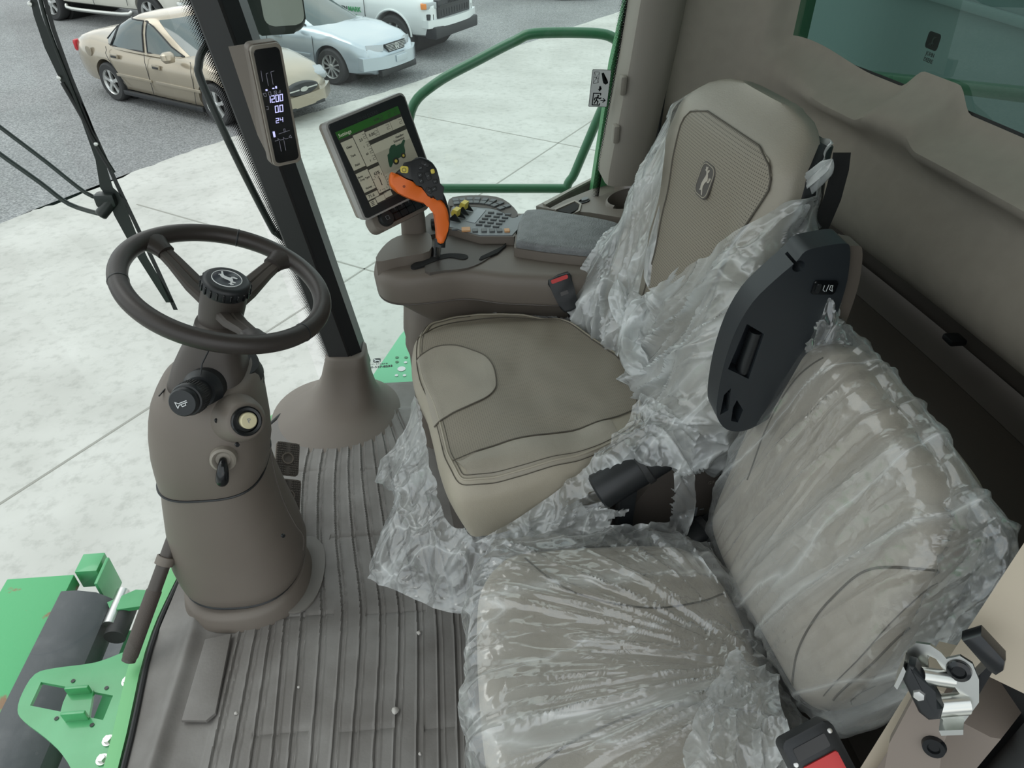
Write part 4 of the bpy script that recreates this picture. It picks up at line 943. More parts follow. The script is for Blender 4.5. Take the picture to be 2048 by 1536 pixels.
obj('head_seam', tube([U(424, 688, y=1.17), U(404, 728, y=1.135), U(401, 750, y=1.125)], .0016, 6), 'black', sc)
# horn stalk: stepped round knob pointing at the driver's left
k0 = U(408, 778, y=1.14); k1 = U(366, 805, y=1.055); kd = (k1 - k0).normalized(); km = axis_m(k0, kd); L = (k1 - k0).length
obj('stalk_collar', lathe([(.040, -.02), (.040, .006), (.035, .012), (.030, .02), (0, .02)], 32, km, cap=False), 'black', sc)
sk = obj('horn_stalk', lathe([(.024, .01), (.024, L * .45), (.030, L * .5), (.031, L * .8), (.029, L * .86), (.026, L * .87), (.0265, L * 1.0), (.024, L * 1.04), (0, L * 1.05)], 36, km, cap=False), 'black', sc)
rib = [box((.031 * math.cos(2 * PI * k / 40), .031 * math.sin(2 * PI * k / 40), L * .62), (.0016, .0016, L * .22)) for k in range(40)]
obj('knurled_ring', X(J(*rib, lathe([(.0308, L * .5), (.0308, L * .75)], 30, cap=False)), km), 'rubber', sk)
hmx = plane_m(k0 + kd * (L * 1.052), (1, 0, .15), kd)
obj('horn_symbol', strokes([[(-.011, .006), (-.011, -.006), (-.006, -.0015), (.010, -.0015)], [(-.011, .006), (-.006, .0015), (.010, .0015)], [(-.003, -.0015), (-.002, -.006), (.005, -.006), (.006, -.0015)]], .0013, .0006, hmx @ Matrix.Rotation(.2, 4, 'Z')), 'white', sk)

# ================================================================ steering wheel
wc = Vector((-.445, 1.255, .738)); wn = Vector((.388, -.032, 1)).normalized()
sw = thing('steering_wheel', 'dark brown stitched leather steering wheel with a round black hub', 'steering wheel', wc)
wm = plane_m(wc, (1, 0, 0), wn)     # local x to the operator side
RO = .184
rim = []; nr = 96
rp_ = [wm @ Vector((RO * math.cos(2 * PI * k / nr), RO * math.sin(2 * PI * k / nr), 0)) for k in range(nr)]
obj('rim', tube(rp_, .0178, 20, closed=True), 'wheel', sw, 60)
for k, a in enumerate((95, 205, 330)):
    a = math.radians(a); c = wm @ Vector((RO * math.cos(a), RO * math.sin(a), 0)); tdir = (wm.to_3x3() @ Vector((-math.sin(a), math.cos(a), 0)))
    obj('rim_seam', lathe([(.0179, -.002), (.0187, -.0005), (.0187, .0005), (.0179, .002)], 24, axis_m(c, tdir), cap=False), 'black', sw)
hubc = wm @ Vector((0, 0, -.018))
sps = []
for a, ln in ((152, 1), (62, 1), (-60, 1)):
    a = math.radians(a); dr = Vector((math.cos(a), math.sin(a), 0)); pr_ = Vector((-dr.y, dr.x, 0))
    secs = []
    for t, wd, th, zz in ((.03, .024, .012, -.050), (.07, .022, .010, -.040), (.12, .0175, .008, -.018), (.155, .0155, .0075, -.006), (.175, .016, .008, -.002)):
        c = dr * t + Vector((0, 0, zz)); secs.append([wm @ (c + pr_ * wd * x + Vector((0, 0, th * z_))) for x, z_ in ((-1, -.6), (-.8, -1), (.8, -1), (1, -.6), (1, .5), (.8, .9), (.15, 1), (0, .75), (-.15, 1), (-.8, .9), (-1, .5))])
    sp = obj('spoke', loft(secs), 'spoke', sw, 35)
    secs = []
    for t, wd, th, zz in ((.142, .0205, .0125, -.008), (.150, .021, .0135, -.006), (.160, .024, .015, -.004), (.172, .032, .016, -.001), (.182, .045, .0165, 0)):
        c = dr * t + Vector((0, 0, zz)); secs.append([wm @ (c + pr_ * wd * math.cos(q) + Vector((0, 0, th * math.sin(q)))) for q in [2 * PI * j / 20 for j in range(20)]])
    obj('leather_cuff', loft(secs), 'wheel', sp, 60)
obj('hub', lathe([(.040, -.095), (.042, -.06), (.043, -.03), (.043, -.004), (0, -.004)], 36, wm @ Matrix.Rotation(0, 4, 'Z') @ Matrix.Translation((0, 0, -.01)), cap=False), 'spoke', sw)
cap = obj('hub_cap', lathe([(.044, -.014), (.0455, -.010), (.0455, .004), (.044, .009), (.040, .0125), (.036, .0135), (0, .0135)], 40, wm, cap=False), 'black', sw)
obj('finger_grips', X(J(*[box((.0455 * math.cos(2 * PI * k / 22), .0455 * math.sin(2 * PI * k / 22), -.003), (.0045, .0045, .016), .001, 1, Matrix.Rotation(2 * PI * k / 22, 4, 'Z')) for k in range(22)]), wm), 'gloss_black', cap)
bd = obj('badge', lathe([(0, .0140), (.0265, .0140), (.0275, .0136)], 36, wm, cap=False), mat('badge_dark', (.03, .035, .045), .2), cap)
obj('badge_ring', lathe([(.0265, .0139), (.0268, .0148), (.0278, .0148), (.0282, .0138)], 36, wm, cap=False), 'white', cap)
obj('deer', deer(.040, wm @ Matrix.Translation((0, 0, .0142)), .0005, PI * .93, 1), 'white', cap)

# ================================================================ pedals, hand bar
pcn = U(574, 915, y=1.36)
for k, (px, py, lb) in enumerate(((575, 917, 'upper brake pedal with a studded rubber pad and a ring, behind the column'), (577, 992, 'lower brake pedal with a studded rubber pad, partly behind the column'))):
    yy = 1.40 - k * .10
    c = U(px, py, y=yy)
    pe = thing('brake_pedal', lb, 'pedal', (c.x, c.y, 0), group='brake pedals')
    nrm = Vector((.55, -.42, .72)).normalized(); pm_ = plane_m(c, (.75, .25, -.45), nrm)
    pw, ph = .062, .088
    obj('plate', prism(rrect(pw, ph, .008), -.008, 0, .002, 2, pm_), 'taupe', pe)
    st_ = []
    for i in range(12):
        for j in range(14):
            x = -pw / 2 + .004 + i * (pw - .008) / 11; y = -ph / 2 + .004 + j * (ph - .008) / 13
            if math.hypot(x, y) < .016 or (abs(x) < .007): continue
            st_.append(box((x, y, .001), (.0035, .0035, .004)))
    pad_ = obj('rubber_pad', J(X(J(*st_), pm_), prism(rrect(pw - .004, ph - .004, .008), 0, .0006, m=pm_)), mat('stud_rubber', (.10, .088, .078), .6), pe)
    obj('ring', lathe([(.0125, 0), (.0125, .004), (.0155, .004), (.0155, 0)], 24, pm_, cap=False), 'taupe', pe)
    obj('arm', tube([c - nrm * .006, c + Vector((-.05, .03, -.06)), Vector((c.x - .10, c.y, .005))], .009, 8), 'taupe_dark', pe)
hbx = thing('grab_bar', 'brown tubular hand bar with a ribbed grip clamped to the column', 'grab bar', (-.65, .95, .1))
hb0 = U(346, 1078, y=1.10); hb1 = U(257, 1322, y=.93)
dv = (hb1 - hb0)
obj('tube', tube([hb0 - dv * .35, hb0, hb1], .0145, 18), 'spoke', hbx)
ga = hb0 + dv * .42
obj('grip', lathe([(0.0145, 0), (.0162, .003), (.0162, (hb1 - ga).length - .012), (.0135, (hb1 - ga).length - .003), (.008, (hb1 - ga).length + .003), (0, (hb1 - ga).length + .004)], 24, axis_m(ga, dv), cap=False), mat('ribbed_brown_grip', (.07, .056, .048), .6, (500, .5, .002)), hbx)
cl = U(333, 1132, y=1.06)
obj('clamp', J(lathe([(.0165, -.010), (.0195, -.009), (.0195, .009), (.0165, .010)], 24, axis_m(hb0 + dv * .18, dv), cap=False), loft([[hb0 + dv * .18 + Vector((.014, 0, z)) for z in (-.012,)] + [hb0 + dv * .18 + Vector((.014, .012, -.012)), hb0 + dv * .18 + Vector((.014, .012, .010)), hb0 + dv * .18 + Vector((.014, -.004, .010))], [U(372, 1140, y=1.08) + Vector((.01, .0, z)) for z in (-.014,)] + [U(372, 1140, y=1.08) + Vector((.01, .02, -.014)), U(372, 1140, y=1.08) + Vector((.01, .02, .018)), U(372, 1140, y=1.08) + Vector((.01, .0, .018))]])), 'taupe', hbx)

# ================================================================ corner post display
cp = thing('corner_post_display', 'slim upright readout unit clipped to the corner post', 'display', U(520, 200, y=1.62))
ctr = U(556, 210, y=1.56)
wv = Vector((.93, .36, 0)).normalized(); hv = Vector((.03, 0, -1)).normalized()
# fit from the photo's corners
TL = U(507, 92, y=1.545); TR = U(567, 84, y=1.575); BR = U(594, 322, y=1.575); BL = U(541, 334, y=1.545)
ctr = (TL + TR + BR + BL) / 4; wv = ((TR - TL) + (BR - BL)); hv = ((BL - TL) + (BR - TR)); Wd = wv.length / 2; Hd = hv.length / 2
nn = hv.cross(wv).normalized()
if nn.y > 0: nn = -nn
dm_ = plane_m(ctr, wv, nn)
obj('housing', prism(rrect(Wd + .006, Hd + .006, .012), -.030, -.004, .006, 3, dm_), 'taupe', cp)
obj('front_shell', prism(rrect(Wd + .002, Hd + .002, .010), -.004, .004, .003, 2, dm_), 'taupe_light', cp)
obj('back_cover', loft([[dm_ @ Vector(q) for q in ((-Wd * .5, Hd * .49, -.03), (-Wd * .5, -Hd * .45, -.03), (Wd * .4, -Hd * .45, -.03), (Wd * .4, Hd * .49, -.03))], [dm_ @ Vector(q) for q in ((-Wd * .9, Hd * .46, -.062), (-Wd * .6, -Hd * .28, -.055), (Wd * .3, -Hd * .28, -.06), (Wd * .3, Hd * .46, -.065))]]), 'taupe', cp, 30)
obj('mount', tube([dm_ @ Vector((-.01, .03, -.05)), Vector((-.43, 1.79, 1.0))], .016, 10), 'taupe', cp)
scr = obj('screen', prism(rrect(Wd * .86, Hd * .95, .008), .0035, .0052, .001, 1, dm_), 'gloss_black', cp)
em = mat('lcd_digits', (.5, .5, .8), .5, emit=((.55, .55, .95), .55)); em2 = mat('lcd_dim', (.25, .25, .3), .5, emit=((.4, .4, .5), .12))
F0 = dm_ @ Matrix.Translation((0, 0, .0054))
SEG = {'0': 'abcdef', '1': 'bc', '2': 'abged', '4': 'fgbc'}
def seg(ch, x, y, w_, h_):
    L_ = {'a': [(0, h_), (w_, h_)], 'b': [(w_, h_), (w_, h_ / 2)], 'c': [(w_, h_ / 2), (w_, 0)], 'd': [(0, 0), (w_, 0)], 'e': [(0, 0), (0, h_ / 2)], 'f': [(0, h_ / 2), (0, h_)], 'g': [(0, h_ / 2), (w_, h_ / 2)]}
    return [[(x + a + .12 * (b), y + b) for a, b in L_[k]] for k in SEG[ch]]
def digits(s, x, y, w_, h_, gap, th):
    g = []
    for ch in s:
        if ch == '.': g.append(prism([(x - gap * .5, y), (x - gap * .5 + th, y), (x - gap * .5 + th, y + th), (x - gap * .5, y + th)], 0, .0003, m=F0)); continue
        g.append(strokes(seg(ch, x, y, w_, h_), th, .0003, F0)); x += w_ + gap
    return J(*g)
obj('speed_digits', J(digits('1200', -.018, .012, .0055, .0125, .0032, .0017), digits('0.0', -.006, -.009, .0060, .0125, .0038, .0017)), em, scr)
obj('gear_digits', digits('24', -.009, -.030, .0055, .009, .0035, .0012), em, scr)
obj('bars', J(*[X(box(c, s), F0) for c, s in (((-.0155, .0375, 0), (.004, .0035, .0003)), ((-.001, .0385, 0), (.0045, .002, .0003)), ((.005, .0395, 0), (.0035, .0045, .0003)), ((-.018, -.052, 0), (.0045, .012, .0003)))]), em, scr)
obj('symbols', J(strokes([[(-.020, .055), (-.019, .075)], [(-.010, .045), (-.010, .068), (-.006, .069)], [(0, .046), (0, .070), (.007, .071)], [(-.024, .032), (-.022, .026), (-.018, .026), (-.018, .032), (-.024, .032)], [(-.013, .033), (-.013, .027), (-.008, .027), (-.008, .033), (-.013, .033)], [(-.001, .033), (-.001, .027), (.004, .027), (.004, .033), (-.001, .033), (.004, .027)], [(.008, .028), (.012, .033), (.012, .028), (.008, .028)],
   [(-.008, -.053), (.016, -.050)], [(.004, -.052), (.004, -.045), (.007, -.045), (.007, -.05)], [(-.019, -.066), (-.012, -.066), (-.012, -.062), (-.008, -.066), (.0, -.066), (.0, -.062), (.004, -.066), (.010, -.066)], [(-.010, -.068), (-.010, -.09)], [(0, -.068), (0, -.09)], [(.012, -.064), (.016, -.060), (.018, -.066), (.012, -.064)], [(-.023, .006), (-.019, .006), (-.019, .0), (-.023, .0)]], .0007, .0003, F0)), em2, scr)

# ================================================================ grab handle outside the post, wiper
gh_ = thing('exterior_rail', 'black bent steel grab handle outside the corner post', 'handle', U(480, 300, y=1.93))
obj('bar', tube([U(418, 84, y=1.93), U(404, 104, y=1.93), U(398, 128, y=1.93), U(404, 165, y=1.93), U(470, 310, y=1.93), U(540, 448, y=1.93), U(553, 466, y=1.93), U(572, 478, y=1.93)], .0098, 14, k=5), 'outblack', gh_)
wp = thing('wiper', 'black windshield wiper arm and blade outside the windshield', 'wiper', U(225, 405, y=1.66))
def Wq(px, py, y=1.66): return U(px, py, y=y)
obj('arm', J(loft([[Wq(x - a, y), Wq(x + b, y), Wq(x + b, y, 1.675), Wq(x - a, y, 1.675)] for x, y, a, b in ((62, -20, 6, 7), (75, 30, 8, 8), (98, 95, 9, 9), (128, 160, 8, 14), (165, 230, 6, 12), (200, 320, 9, 9), (212, 375, 12, 14), (232, 400, 14, 22), (240, 430, 12, 18), (262, 470, 12, 12), (285, 515, 10, 10), (340, 605, 8, 8))])), 'outblack', wp, 30)
obj('blade', loft([[Wq(x - 5, y), Wq(x + 4, y), Wq(x + 4, y, 1.67), Wq(x - 5, y, 1.67)] for x, y in ((85, -20), (108, 60), (140, 150), (185, 260), (235, 370), (280, 465), (318, 545), (352, 620))]), 'rubber', wp, 30)
obj('blade_frame', tube([Wq(76, -20), Wq(98, 60), Wq(135, 155), Wq(180, 265), Wq(228, 345)], .004, 8, k=3), 'outblack', wp)
obj('blade_holder', tube([Wq(125, 165), Wq(168, 240), Wq(190, 288), Wq(222, 340)], .005, 8, k=3), 'rubber', wp)
for q in ((118, 156), (192, 288), (60, 8)): obj('rivet', lathe([(0, .004), (.004, .003), (.005, 0)], 12, axis_m(Wq(*q, 1.655), (.2, -1, .1)), cap=False), 'bolt', wp)
obj('pivot', J(box(Wq(213, 398), (.045, .03, .03), .006), cyl(Wq(200, 432, 1.64), Wq(225, 400, 1.66), .014, n=16, bev=.003)), 'outblack', wp)
obj('link_rod', tube([Wq(-60, 208), Wq(0, 254), Wq(90, 322), Wq(172, 386), Wq(210, 398)], .0048, 10, k=4), 'outblack', wp)
obj('link_rod', tube([Wq(-60, 262), Wq(0, 308), Wq(80, 365), Wq(138, 408), Wq(200, 428)], .0055, 10, k=4), 'outblack', wp)
# ================================================================ padded shapes
def resample(pts, n):
    P_ = [Vector((p[0], p[1], 0)) for p in pts]; N = len(P_); ds = [0]
    for i in range(N): ds.append(ds[-1] + (P_[(i + 1) % N] - P_[i]).length)
    out = []; k = 0
    for j in range(n):
        d_ = ds[-1] * j / n
        while ds[k + 1] < d_: k += 1
        f = (d_ - ds[k]) / max(1e-9, ds[k + 1] - ds[k]); out.append(P_[k].lerp(P_[(k + 1) % N], f))
    return out
def blob(ctrl, n=160, k=8):
    return resample([(p.x, p.y) for p in smooth([(a, b, 0) for a, b in ctrl], k, True)], n)
def inset(pl, d, it=3):
    n = len(pl); ar = sum(pl[i].x * pl[(i + 1) % n].y - pl[(i + 1) % n].x * pl[i].y for i in range(n)); sg = 1 if ar > 0 else -1
    out = []
    for i in range(n):
        t = (pl[(i + 2) % n] - pl[i - 2]).normalized(); out.append(pl[i] + Vector((-t.y, t.x, 0)) * d * sg)
    for _ in range(it if d > 0 else 0): out = [(out[i - 1] + out[i] * 2 + out[(i + 1) % n]) / 4 for i in range(n)]
    return out
def pad(outline, z0, z1, r, crown, zf=None, side=None, nin=14, cen=None, rs=7, zbot=None):
    """cushion: side wall, rounded shoulder, crowned top. zf(x,y)-> extra height; side(x,y,z)->(dx,dy)"""
    rings = []
    for s in range(5):
        z = z0 + (z1 - r - z0) * s / 4; rings.append([Vector((p.x, p.y, z)) for p in (inset(outline, .012 * (1 - s / 4) ** 2, 1) if s < 4 else outline)])
    for s in range(1, rs + 1):
        a = PI / 2 * s / rs; pl = inset(outline, r * (1 - math.cos(a)), 2); rings.append([Vector((p.x, p.y, z1 - r + r * math.sin(a))) for p in pl])
    last = rings[-1]; c = cen if cen is not None else sum(last, Vector()) / len(last); c = Vector((c[0], c[1], 0))
    for s in range(1, nin + 1):
        rho = 1 - s / (nin + .0) if s < nin else .01; rings.append([Vector((c.x + (p.x - c.x) * rho, c.y + (p.y - c.y) * rho, z1 + crown * (1 - rho * rho))) for p in last])
    if zf:
        for k, rg in enumerate(rings):
            wgt = min(1, max(0, (k - 3) / 4))
            for p in rg: p.z += zf(p.x, p.y) * wgt
    if side:
        for rg in rings:
            for p in rg: dx, dy = side(p.x, p.y, p.z); p.x += dx; p.y += dy
    return loft(rings)
def hgt(g):
    """height lookup on a mesh from above"""
    from mathutils.bvhtree import BVHTree
    tr = BVHTree.FromPolygons([tuple(v) for v in g[0]], g[1])
    def f(x, y):
        h = tr.ray_cast(Vector((x, y, 5)), Vector((0, 0, -1))); return h[0].z if h[0] is not None else None
    return f
def drape(ca, cb, h, nu, nv, off):
    """patch between two curves laid on a height function"""
    A = smooth([(a, b, 0) for a, b in ca], 6); B = smooth([(a, b, 0) for a, b in cb], 6)
    def ev(L, t): k = t * (len(L) - 1); i = min(int(k), len(L) - 2); return L[i].lerp(L[i + 1], k - i)
    def f(u, v):
        p = ev(A, u).lerp(ev(B, u), v); z = h(p.x, p.y); return Vector((p.x, p.y, (z if z is not None else 0) + off))
    return gridf(f, nu, nv)
def seamline(pts, h, off, r, closed=False, k=6):
    P_ = smooth([(a, b, 0) for a, b in pts], k, closed); out = []
    for p in P_:
        z = h(p.x, p.y)
        if z is None: continue
        out.append(Vector((p.x, p.y, z + off)))
    return tube(out, r, 6, closed) if len(out) > 1 else None
# ================================================================ driver's seat (local frame: -x forward, -y towards the camera)
SR = math.radians(7); SO = Vector((.15, 1.17, 0)); SM = Matrix.Translation(SO) @ Matrix.Rotation(SR, 4, 'Z'); SI = SM.inverted()
ds = thing('driver_seat', 'large beige perforated leather driver seat, its backrest wrapped in torn plastic', 'seat', SO, SR, local=True)
def sl(px, py, z=None, y=None): q = SI @ U(px, py, z=z, y=y); return (q.x, q.y)
ctl = [sl(*q, z=.50) for q in ((836, 668), (872, 645), (990, 628), (1110, 645), (1215, 690), (1275, 745), (1298, 815), (1285, 880), (1200, 930), (1060, 968), (950, 990), (905, 985), (880, 940), (866, 880), (850, 820), (828, 770), (822, 715))]
co = blob(ctl, 170)
def czf(x, y):
    z = .014 * math.exp(-((x + .17) / .10) ** 2) * 0 - .020 * math.exp(-((x - .02) / .13) ** 2 - ((y) / .14) ** 2)
    z += .014 * sst(.13, .22, abs(y)) * (1 - sst(.22, .26, abs(y)))
    z += .006 * noise.noise(Vector((x * 10, y * 10, 0))) + .003 * noise.noise(Vector((x * 22, y * 16, 3)))
    return z
def cside(x, y, z):
    # the front face leans back underneath at the middle, corners hang lower
    k = max(0, .47 - z) / .12
    return (.035 * k * sst(-.15, -.24, x) if False else .03 * k * (1 - sst(-.25, -.1, x)), 0)
cg = pad(co, .375, .515, .034, .022, czf, cside)
cush = obj('cushion', cg, 'leather_side', ds, 60); ch = hgt(cg)
# perforated centre, leather wings
pA = [sl(*q, z=.51) for q in ((836, 690), (900, 655), (1010, 642), (1120, 655), (1210, 700), (1262, 755), (1286, 815))]
pB = [sl(*q, z=.51) for q in ((870, 845), (908, 935), (965, 915), (1030, 895), (1130, 872), (1220, 845), (1286, 815))]
pan = obj('perforated_panel', drape(pA, pB, ch, 60, 40, .0016), 'perf_seat', ds, 80)
fA = [sl(*q, z=.51) for q in ((833, 722), (870, 708), (915, 708), (960, 722), (985, 745), (993, 778))]
fB = [sl(*q, z=.51) for q in ((868, 850), (900, 836), (935, 825), (965, 812), (985, 797), (993, 778))]
thigh = obj('front_pad', drape(fA, fB, ch, 40, 30, .0034), 'leather', ds, 80)
obj('pad_seam', seamline(fA + fB[::-1][1:], ch, .0036, .0014), 'seam', thigh)
obj('panel_seam', seamline([sl(*q, z=.51) for q in ((908, 935), (965, 915), (1030, 895), (1130, 872), (1220, 845), (1284, 812))], ch, .0018, .0013), 'seam', pan)
obj('panel_seam', seamline([sl(*q, z=.51) for q in ((846, 672), (900, 652), (1010, 640), (1120, 654), (1212, 700), (1262, 752), (1288, 812))], ch, .0012, .0013), 'seam', pan)
wa = [sl(*q, z=.51) for q in ((912, 937), (965, 918), (1030, 898), (1130, 875), (1220, 848))]
wb = [sl(*q, z=.51) for q in ((940, 962), (985, 962), (1060, 948), (1170, 920), (1240, 890))]
obj('wing_panel', drape(wa, wb, ch, 40, 12, .0014), 'leather', ds, 80)
edge_ = inset(co, .020, 2); ed2 = inset(co, .008, 1)
def ringpts(pl, i0, i1):
    out = []
    for i in range(i0, i1):
        p = pl[i % len(pl)]; z = ch(p.x, p.y)
        if z: out.append(Vector((p.x, p.y, z + .0015)))
    return out
# piping and twin stitching round the front and near edge
obj('piping', tube(ringpts(edge_, 0, 170), .0022, 6, closed=True), 'leather_side', ds)
obj('stitch_line', tube(ringpts(inset(co, .026, 2), 62, 185), .0009, 5), 'seam', ds)
obj('stitch_line', tube(ringpts(inset(co, .013, 2), 62, 185), .0009, 5), 'seam', ds)
obj('cushion_base', prism([(p.x * .86 + .02, p.y * .86) for p in co[::4]], .33, .385, .004), 'black', ds)
obj('suspension', J(box((.02, .02, .27), (.34, .38, .17), .02), box((.02, .02, .09), (.40, .42, .20), .02)), 'taupe_dark', ds)
# side plastic shroud with the recline label (near side, at the back)
shp = [(.12, .26), (.12, .40), (.16, .47), (.20, .52), (.26, .56), (.36, .58), (.40, .50), (.40, .30), (.34, .24)]
shm = Matrix(((1, 0, 0, 0), (0, 0, -1, 0), (0, 1, 0, 0), (0, 0, 0, 1)))
sh = obj('side_shroud', prism(shp, .235, .275, .010, 3, shm), 'taupe_dark', ds)
spm = shm @ Matrix.Translation((0, 0, .2755))
obj('cover_disc', lathe([(.012, 0), (.0125, .002), (.0115, .002), (.0105, .0005), (0, .0005)], 24, spm @ Matrix.Translation((.302, .475, 0)), cap=False), 'taupe_dark', sh)
obj('embossed_name', text_g('GRAMMER', .011, spm @ Matrix.Translation((.30, .445, 0)), .0006), 'taupe', sh)
obj('recline_symbol', J(strokes([[(.245, .362), (.262, .355), (.262, .380)]], .005, .0006, spm), strokes([[(.246, .377), (.254, .377)], [(.27, .374), (.278, .374)]], .0018, .0006, spm)), 'panel_grey', sh)
obj('recline_lever', box((.27, -.285, .335), (.09, .02, .05), .008), 'black', ds)
# backrest: rings up the reclined plane
RC = math.radians(12); BX = .215; BZ = .50
def bk_pt(w, u, n): return Vector((BX + u * math.sin(RC) - n * math.cos(RC), -w, BZ + u * math.cos(RC) + n * math.sin(RC)))
hw_t = [(-.10, .20), (-.02, .245), (.08, .268), (.20, .275), (.30, .254), (.40, .236), (.48, .228), (.53, .215), (.570, .188), (.592, .15), (.602, .09)]
def back_ring(u, n=120, grow=0.0, full=True):
    a = lerp(hw_t, u) + grow; b0 = .0; tk = .15 - .06 * sst(.0, .55, u)
    if u > .5: tk *= 1 - .55 * sst(.50, .605, u)
    nf = -.045 * sst(.52, .605, u) + .010 * sst(.36, .5, u) * (1 - sst(.54, .62, u)) - .03 * (1 - sst(-.10, .04, u))
    out = []
    for j in range(n):
        t = 2 * PI * j / n; c = math.cos(t); s = math.sin(t); e = 3.2
        w_ = a * math.copysign(abs(c) ** (2 / e), c); d_ = math.copysign(abs(s) ** (2 / e), s)
        bol = .030 * sst(.50, .85, abs(w_) / a) * (1 - sst(.35, .5, u)) * (1 if s > 0 else 0)
        nn_ = nf + (0 if s > 0 else 0) + (tk / 2) * (d_ - 1) + bol + grow * (d_)
        out.append((w_, nn_))
    return out
us = [-.10, -.07, -.03, .02, .08, .14, .20, .26, .32, .38, .44, .47, .50, .52, .54, .56, .575, .587, .595, .600, .603]
bg_ = loft([[bk_pt(w_, u, n_) for w_, n_ in back_ring(u)] for u in us])
back = obj('backrest', bg_, 'leather', ds, 60)
def back_front(w_, u):
    """front surface offset n at lateral w"""
    r = back_ring(u); best = None
    r2 = [q for q in r[:61]]
    for a, b in zip(r2[:-1], r2[1:]):
        if (a[0] - w_) * (b[0] - w_) <= 0 and a[0] != b[0]:
            f = (w_ - a[0]) / (b[0] - a[0]); v = a[1] + (b[1] - a[1]) * f; best = v if best is None else max(best, v)
    return best if best is not None else -.05
pw_ = [(.08, .095), (.17, .098), (.25, .108), (.35, .138), (.45, .158), (.50, .164), (.52, .157), (.537, .135), (.545, .095)]
def panel(u_, v_):
    u = .05 + .495 * u_; a = lerp(pw_, u); w_ = (v_ * 2 - 1) * a + .026; return bk_pt(w_, u, back_front(w_, u) + .0022)
bp = obj('perforated_back_panel', gridf(panel, 60, 24), 'perf_back', ds, 80)
sm_ = [bk_pt(s * lerp(pw_, u) + .026, u, back_front(s * lerp(pw_, u) + .026, u) + .0028) for s, rng in ((-1, range(0, 33)), (1, range(32, -1, -1))) for u in [.05 + .495 * i / 32 for i in rng]]
obj('panel_seam', tube(sm_, .0017, 6), 'seam', bp)
obj('bolster_stitch', tube([bk_pt(.165 + .01 * t, -.02 + .40 * t, back_front(.165 + .01 * t, -.02 + .40 * t) + .001) for t in [i / 16 for i in range(17)]], .0013, 6), 'seam', ds)
obj('back_shell', loft([[bk_pt(w_ * 1.0, u, n_ - .02) for w_, n_ in back_ring(u, 60, .004)] for u in (.0, .2, .4, .49, .54, .575)]), 'black', ds, 60)
# woven badge
em_c = bk_pt(0.018, .448, back_front(0.018, .448) + .003); em_m = plane_m(em_c, (0, -1, 0), (-math.cos(RC), 0, math.sin(RC)))
bdg = obj('badge', prism([(p[0], p[1]) for p in rrect(.054, .060, .015)], 0, .0022, .0008, 1, em_m), mat('badge_taupe', (.085, .075, .068), .6), ds)
obj('badge_border', tube([em_m @ Vector((p[0] * .88, p[1] * .9, .0024)) for p in rrect(.054, .060, .015)], .0009, 6, closed=True), 'leather_side', bdg)
obj('deer', deer(.042, em_m @ Matrix.Translation((.001, 0, .0022)), .0006, PI / 2 - .55 if False else PI * .36, -1), mat('badge_thread', (.45, .41, .35), .6), bdg)
# black webbing seen along the near edge of the backrest
obj('seat_belt_web', loft([[SI @ U(px + a_, py, y=yy) for a_, yy in ((-26, .985), (10, .985), (10, .992), (-26, .992))] for px, py in ((1692, 305), (1688, 340), (1672, 400), (1642, 470), (1600, 560), (1560, 660))]), 'rubber', ds)
# folded-up left armrest, black with grip slots
AY = .815
arm = thing('folded_armrest', 'black armrest folded upright between the two seats, with slots and a rocker switch', 'armrest', (.48, AY, .6))
apx = [(1592, 524), (1612, 502), (1650, 492), (1690, 487), (1700, 496), (1699, 530), (1690, 580), (1662, 660), (1620, 750), (1560, 820), (1500, 858), (1462, 862), (1440, 846), (1433, 815), (1445, 740), (1470, 665), (1505, 605), (1550, 560)]
apts = [U(*q, y=AY) for q in apx]; a2 = [(q.x, q.z) for q in smooth(apts, 3, True)]
am = Matrix(((1, 0, 0, 0), (0, 0, 1, AY), (0, 1, 0, 0), (0, 0, 0, 1)))
def aq(px, py, y=AY): q = U(px, py, y=y); return (q.x, q.z)
slots = [[(1494, 648), (1528, 668), (1497, 758), (1456, 738)], [(1448, 790), (1462, 776), (1457, 820), (1440, 830)], [(1466, 815), (1474, 800), (1486, 820), (1476, 845), (1462, 842)]]
ag = boolean(prism(a2, 0, .045), [prism([aq(*q) for q in s], -.02, .030) for s in slots] + [lathe([(.0085, -.01), (.0085, .03)], 20, Matrix.Translation((*aq(1592, 522), 0)) if False else Matrix.Translation((aq(1592, 530)[0] + .004, aq(1592, 530)[1] - .002, 0)))])
abody = obj('shell', X(ag, am), 'arm_black', arm, 30)
a3 = [(x + .026 if x > .50 else x + .026 + (.50 - x) * .5, z - .010) for x, z in a2]
obj('padded_back', prism(a3, .012, .050, .010, 3, am), 'taupe', arm, 40)
obj('grip_bar', tube([U(1512, 662, y=AY + .012), U(1484, 742, y=AY + .012)], .010, 12), 'black', arm)
obj('slot_rib', tube([U(1462, 782, y=AY + .006), U(1455, 840, y=AY + .006)], .005, 8), 'black', arm)
rs = U(1648, 574, y=AY - .001); rm = plane_m(rs, (1, 0, -.05), (0, -1, 0))
rk = obj('rocker_switch', prism(rrect(.034, .020, .003), 0, .003, .001, 1, rm), 'gloss_black', arm)
obj('switch_cap', prism(rrect(.006, .014, .002), .003, .005, .0008, 1, rm @ Matrix.Translation((-.010, 0, 0))), 'black', rk)
obj('switch_symbols', strokes([[(-.002, .004), (-.002, -.003), (.001, -.005)], [(.003, -.005), (.004, .005)], [(.007, .004), (.007, -.002), (.012, -.005), (.010, 0), (.010, .004), (.007, .004)]], .0008, .0003, rm @ Matrix.Translation((0, 0, .0031))), 'white', rk)
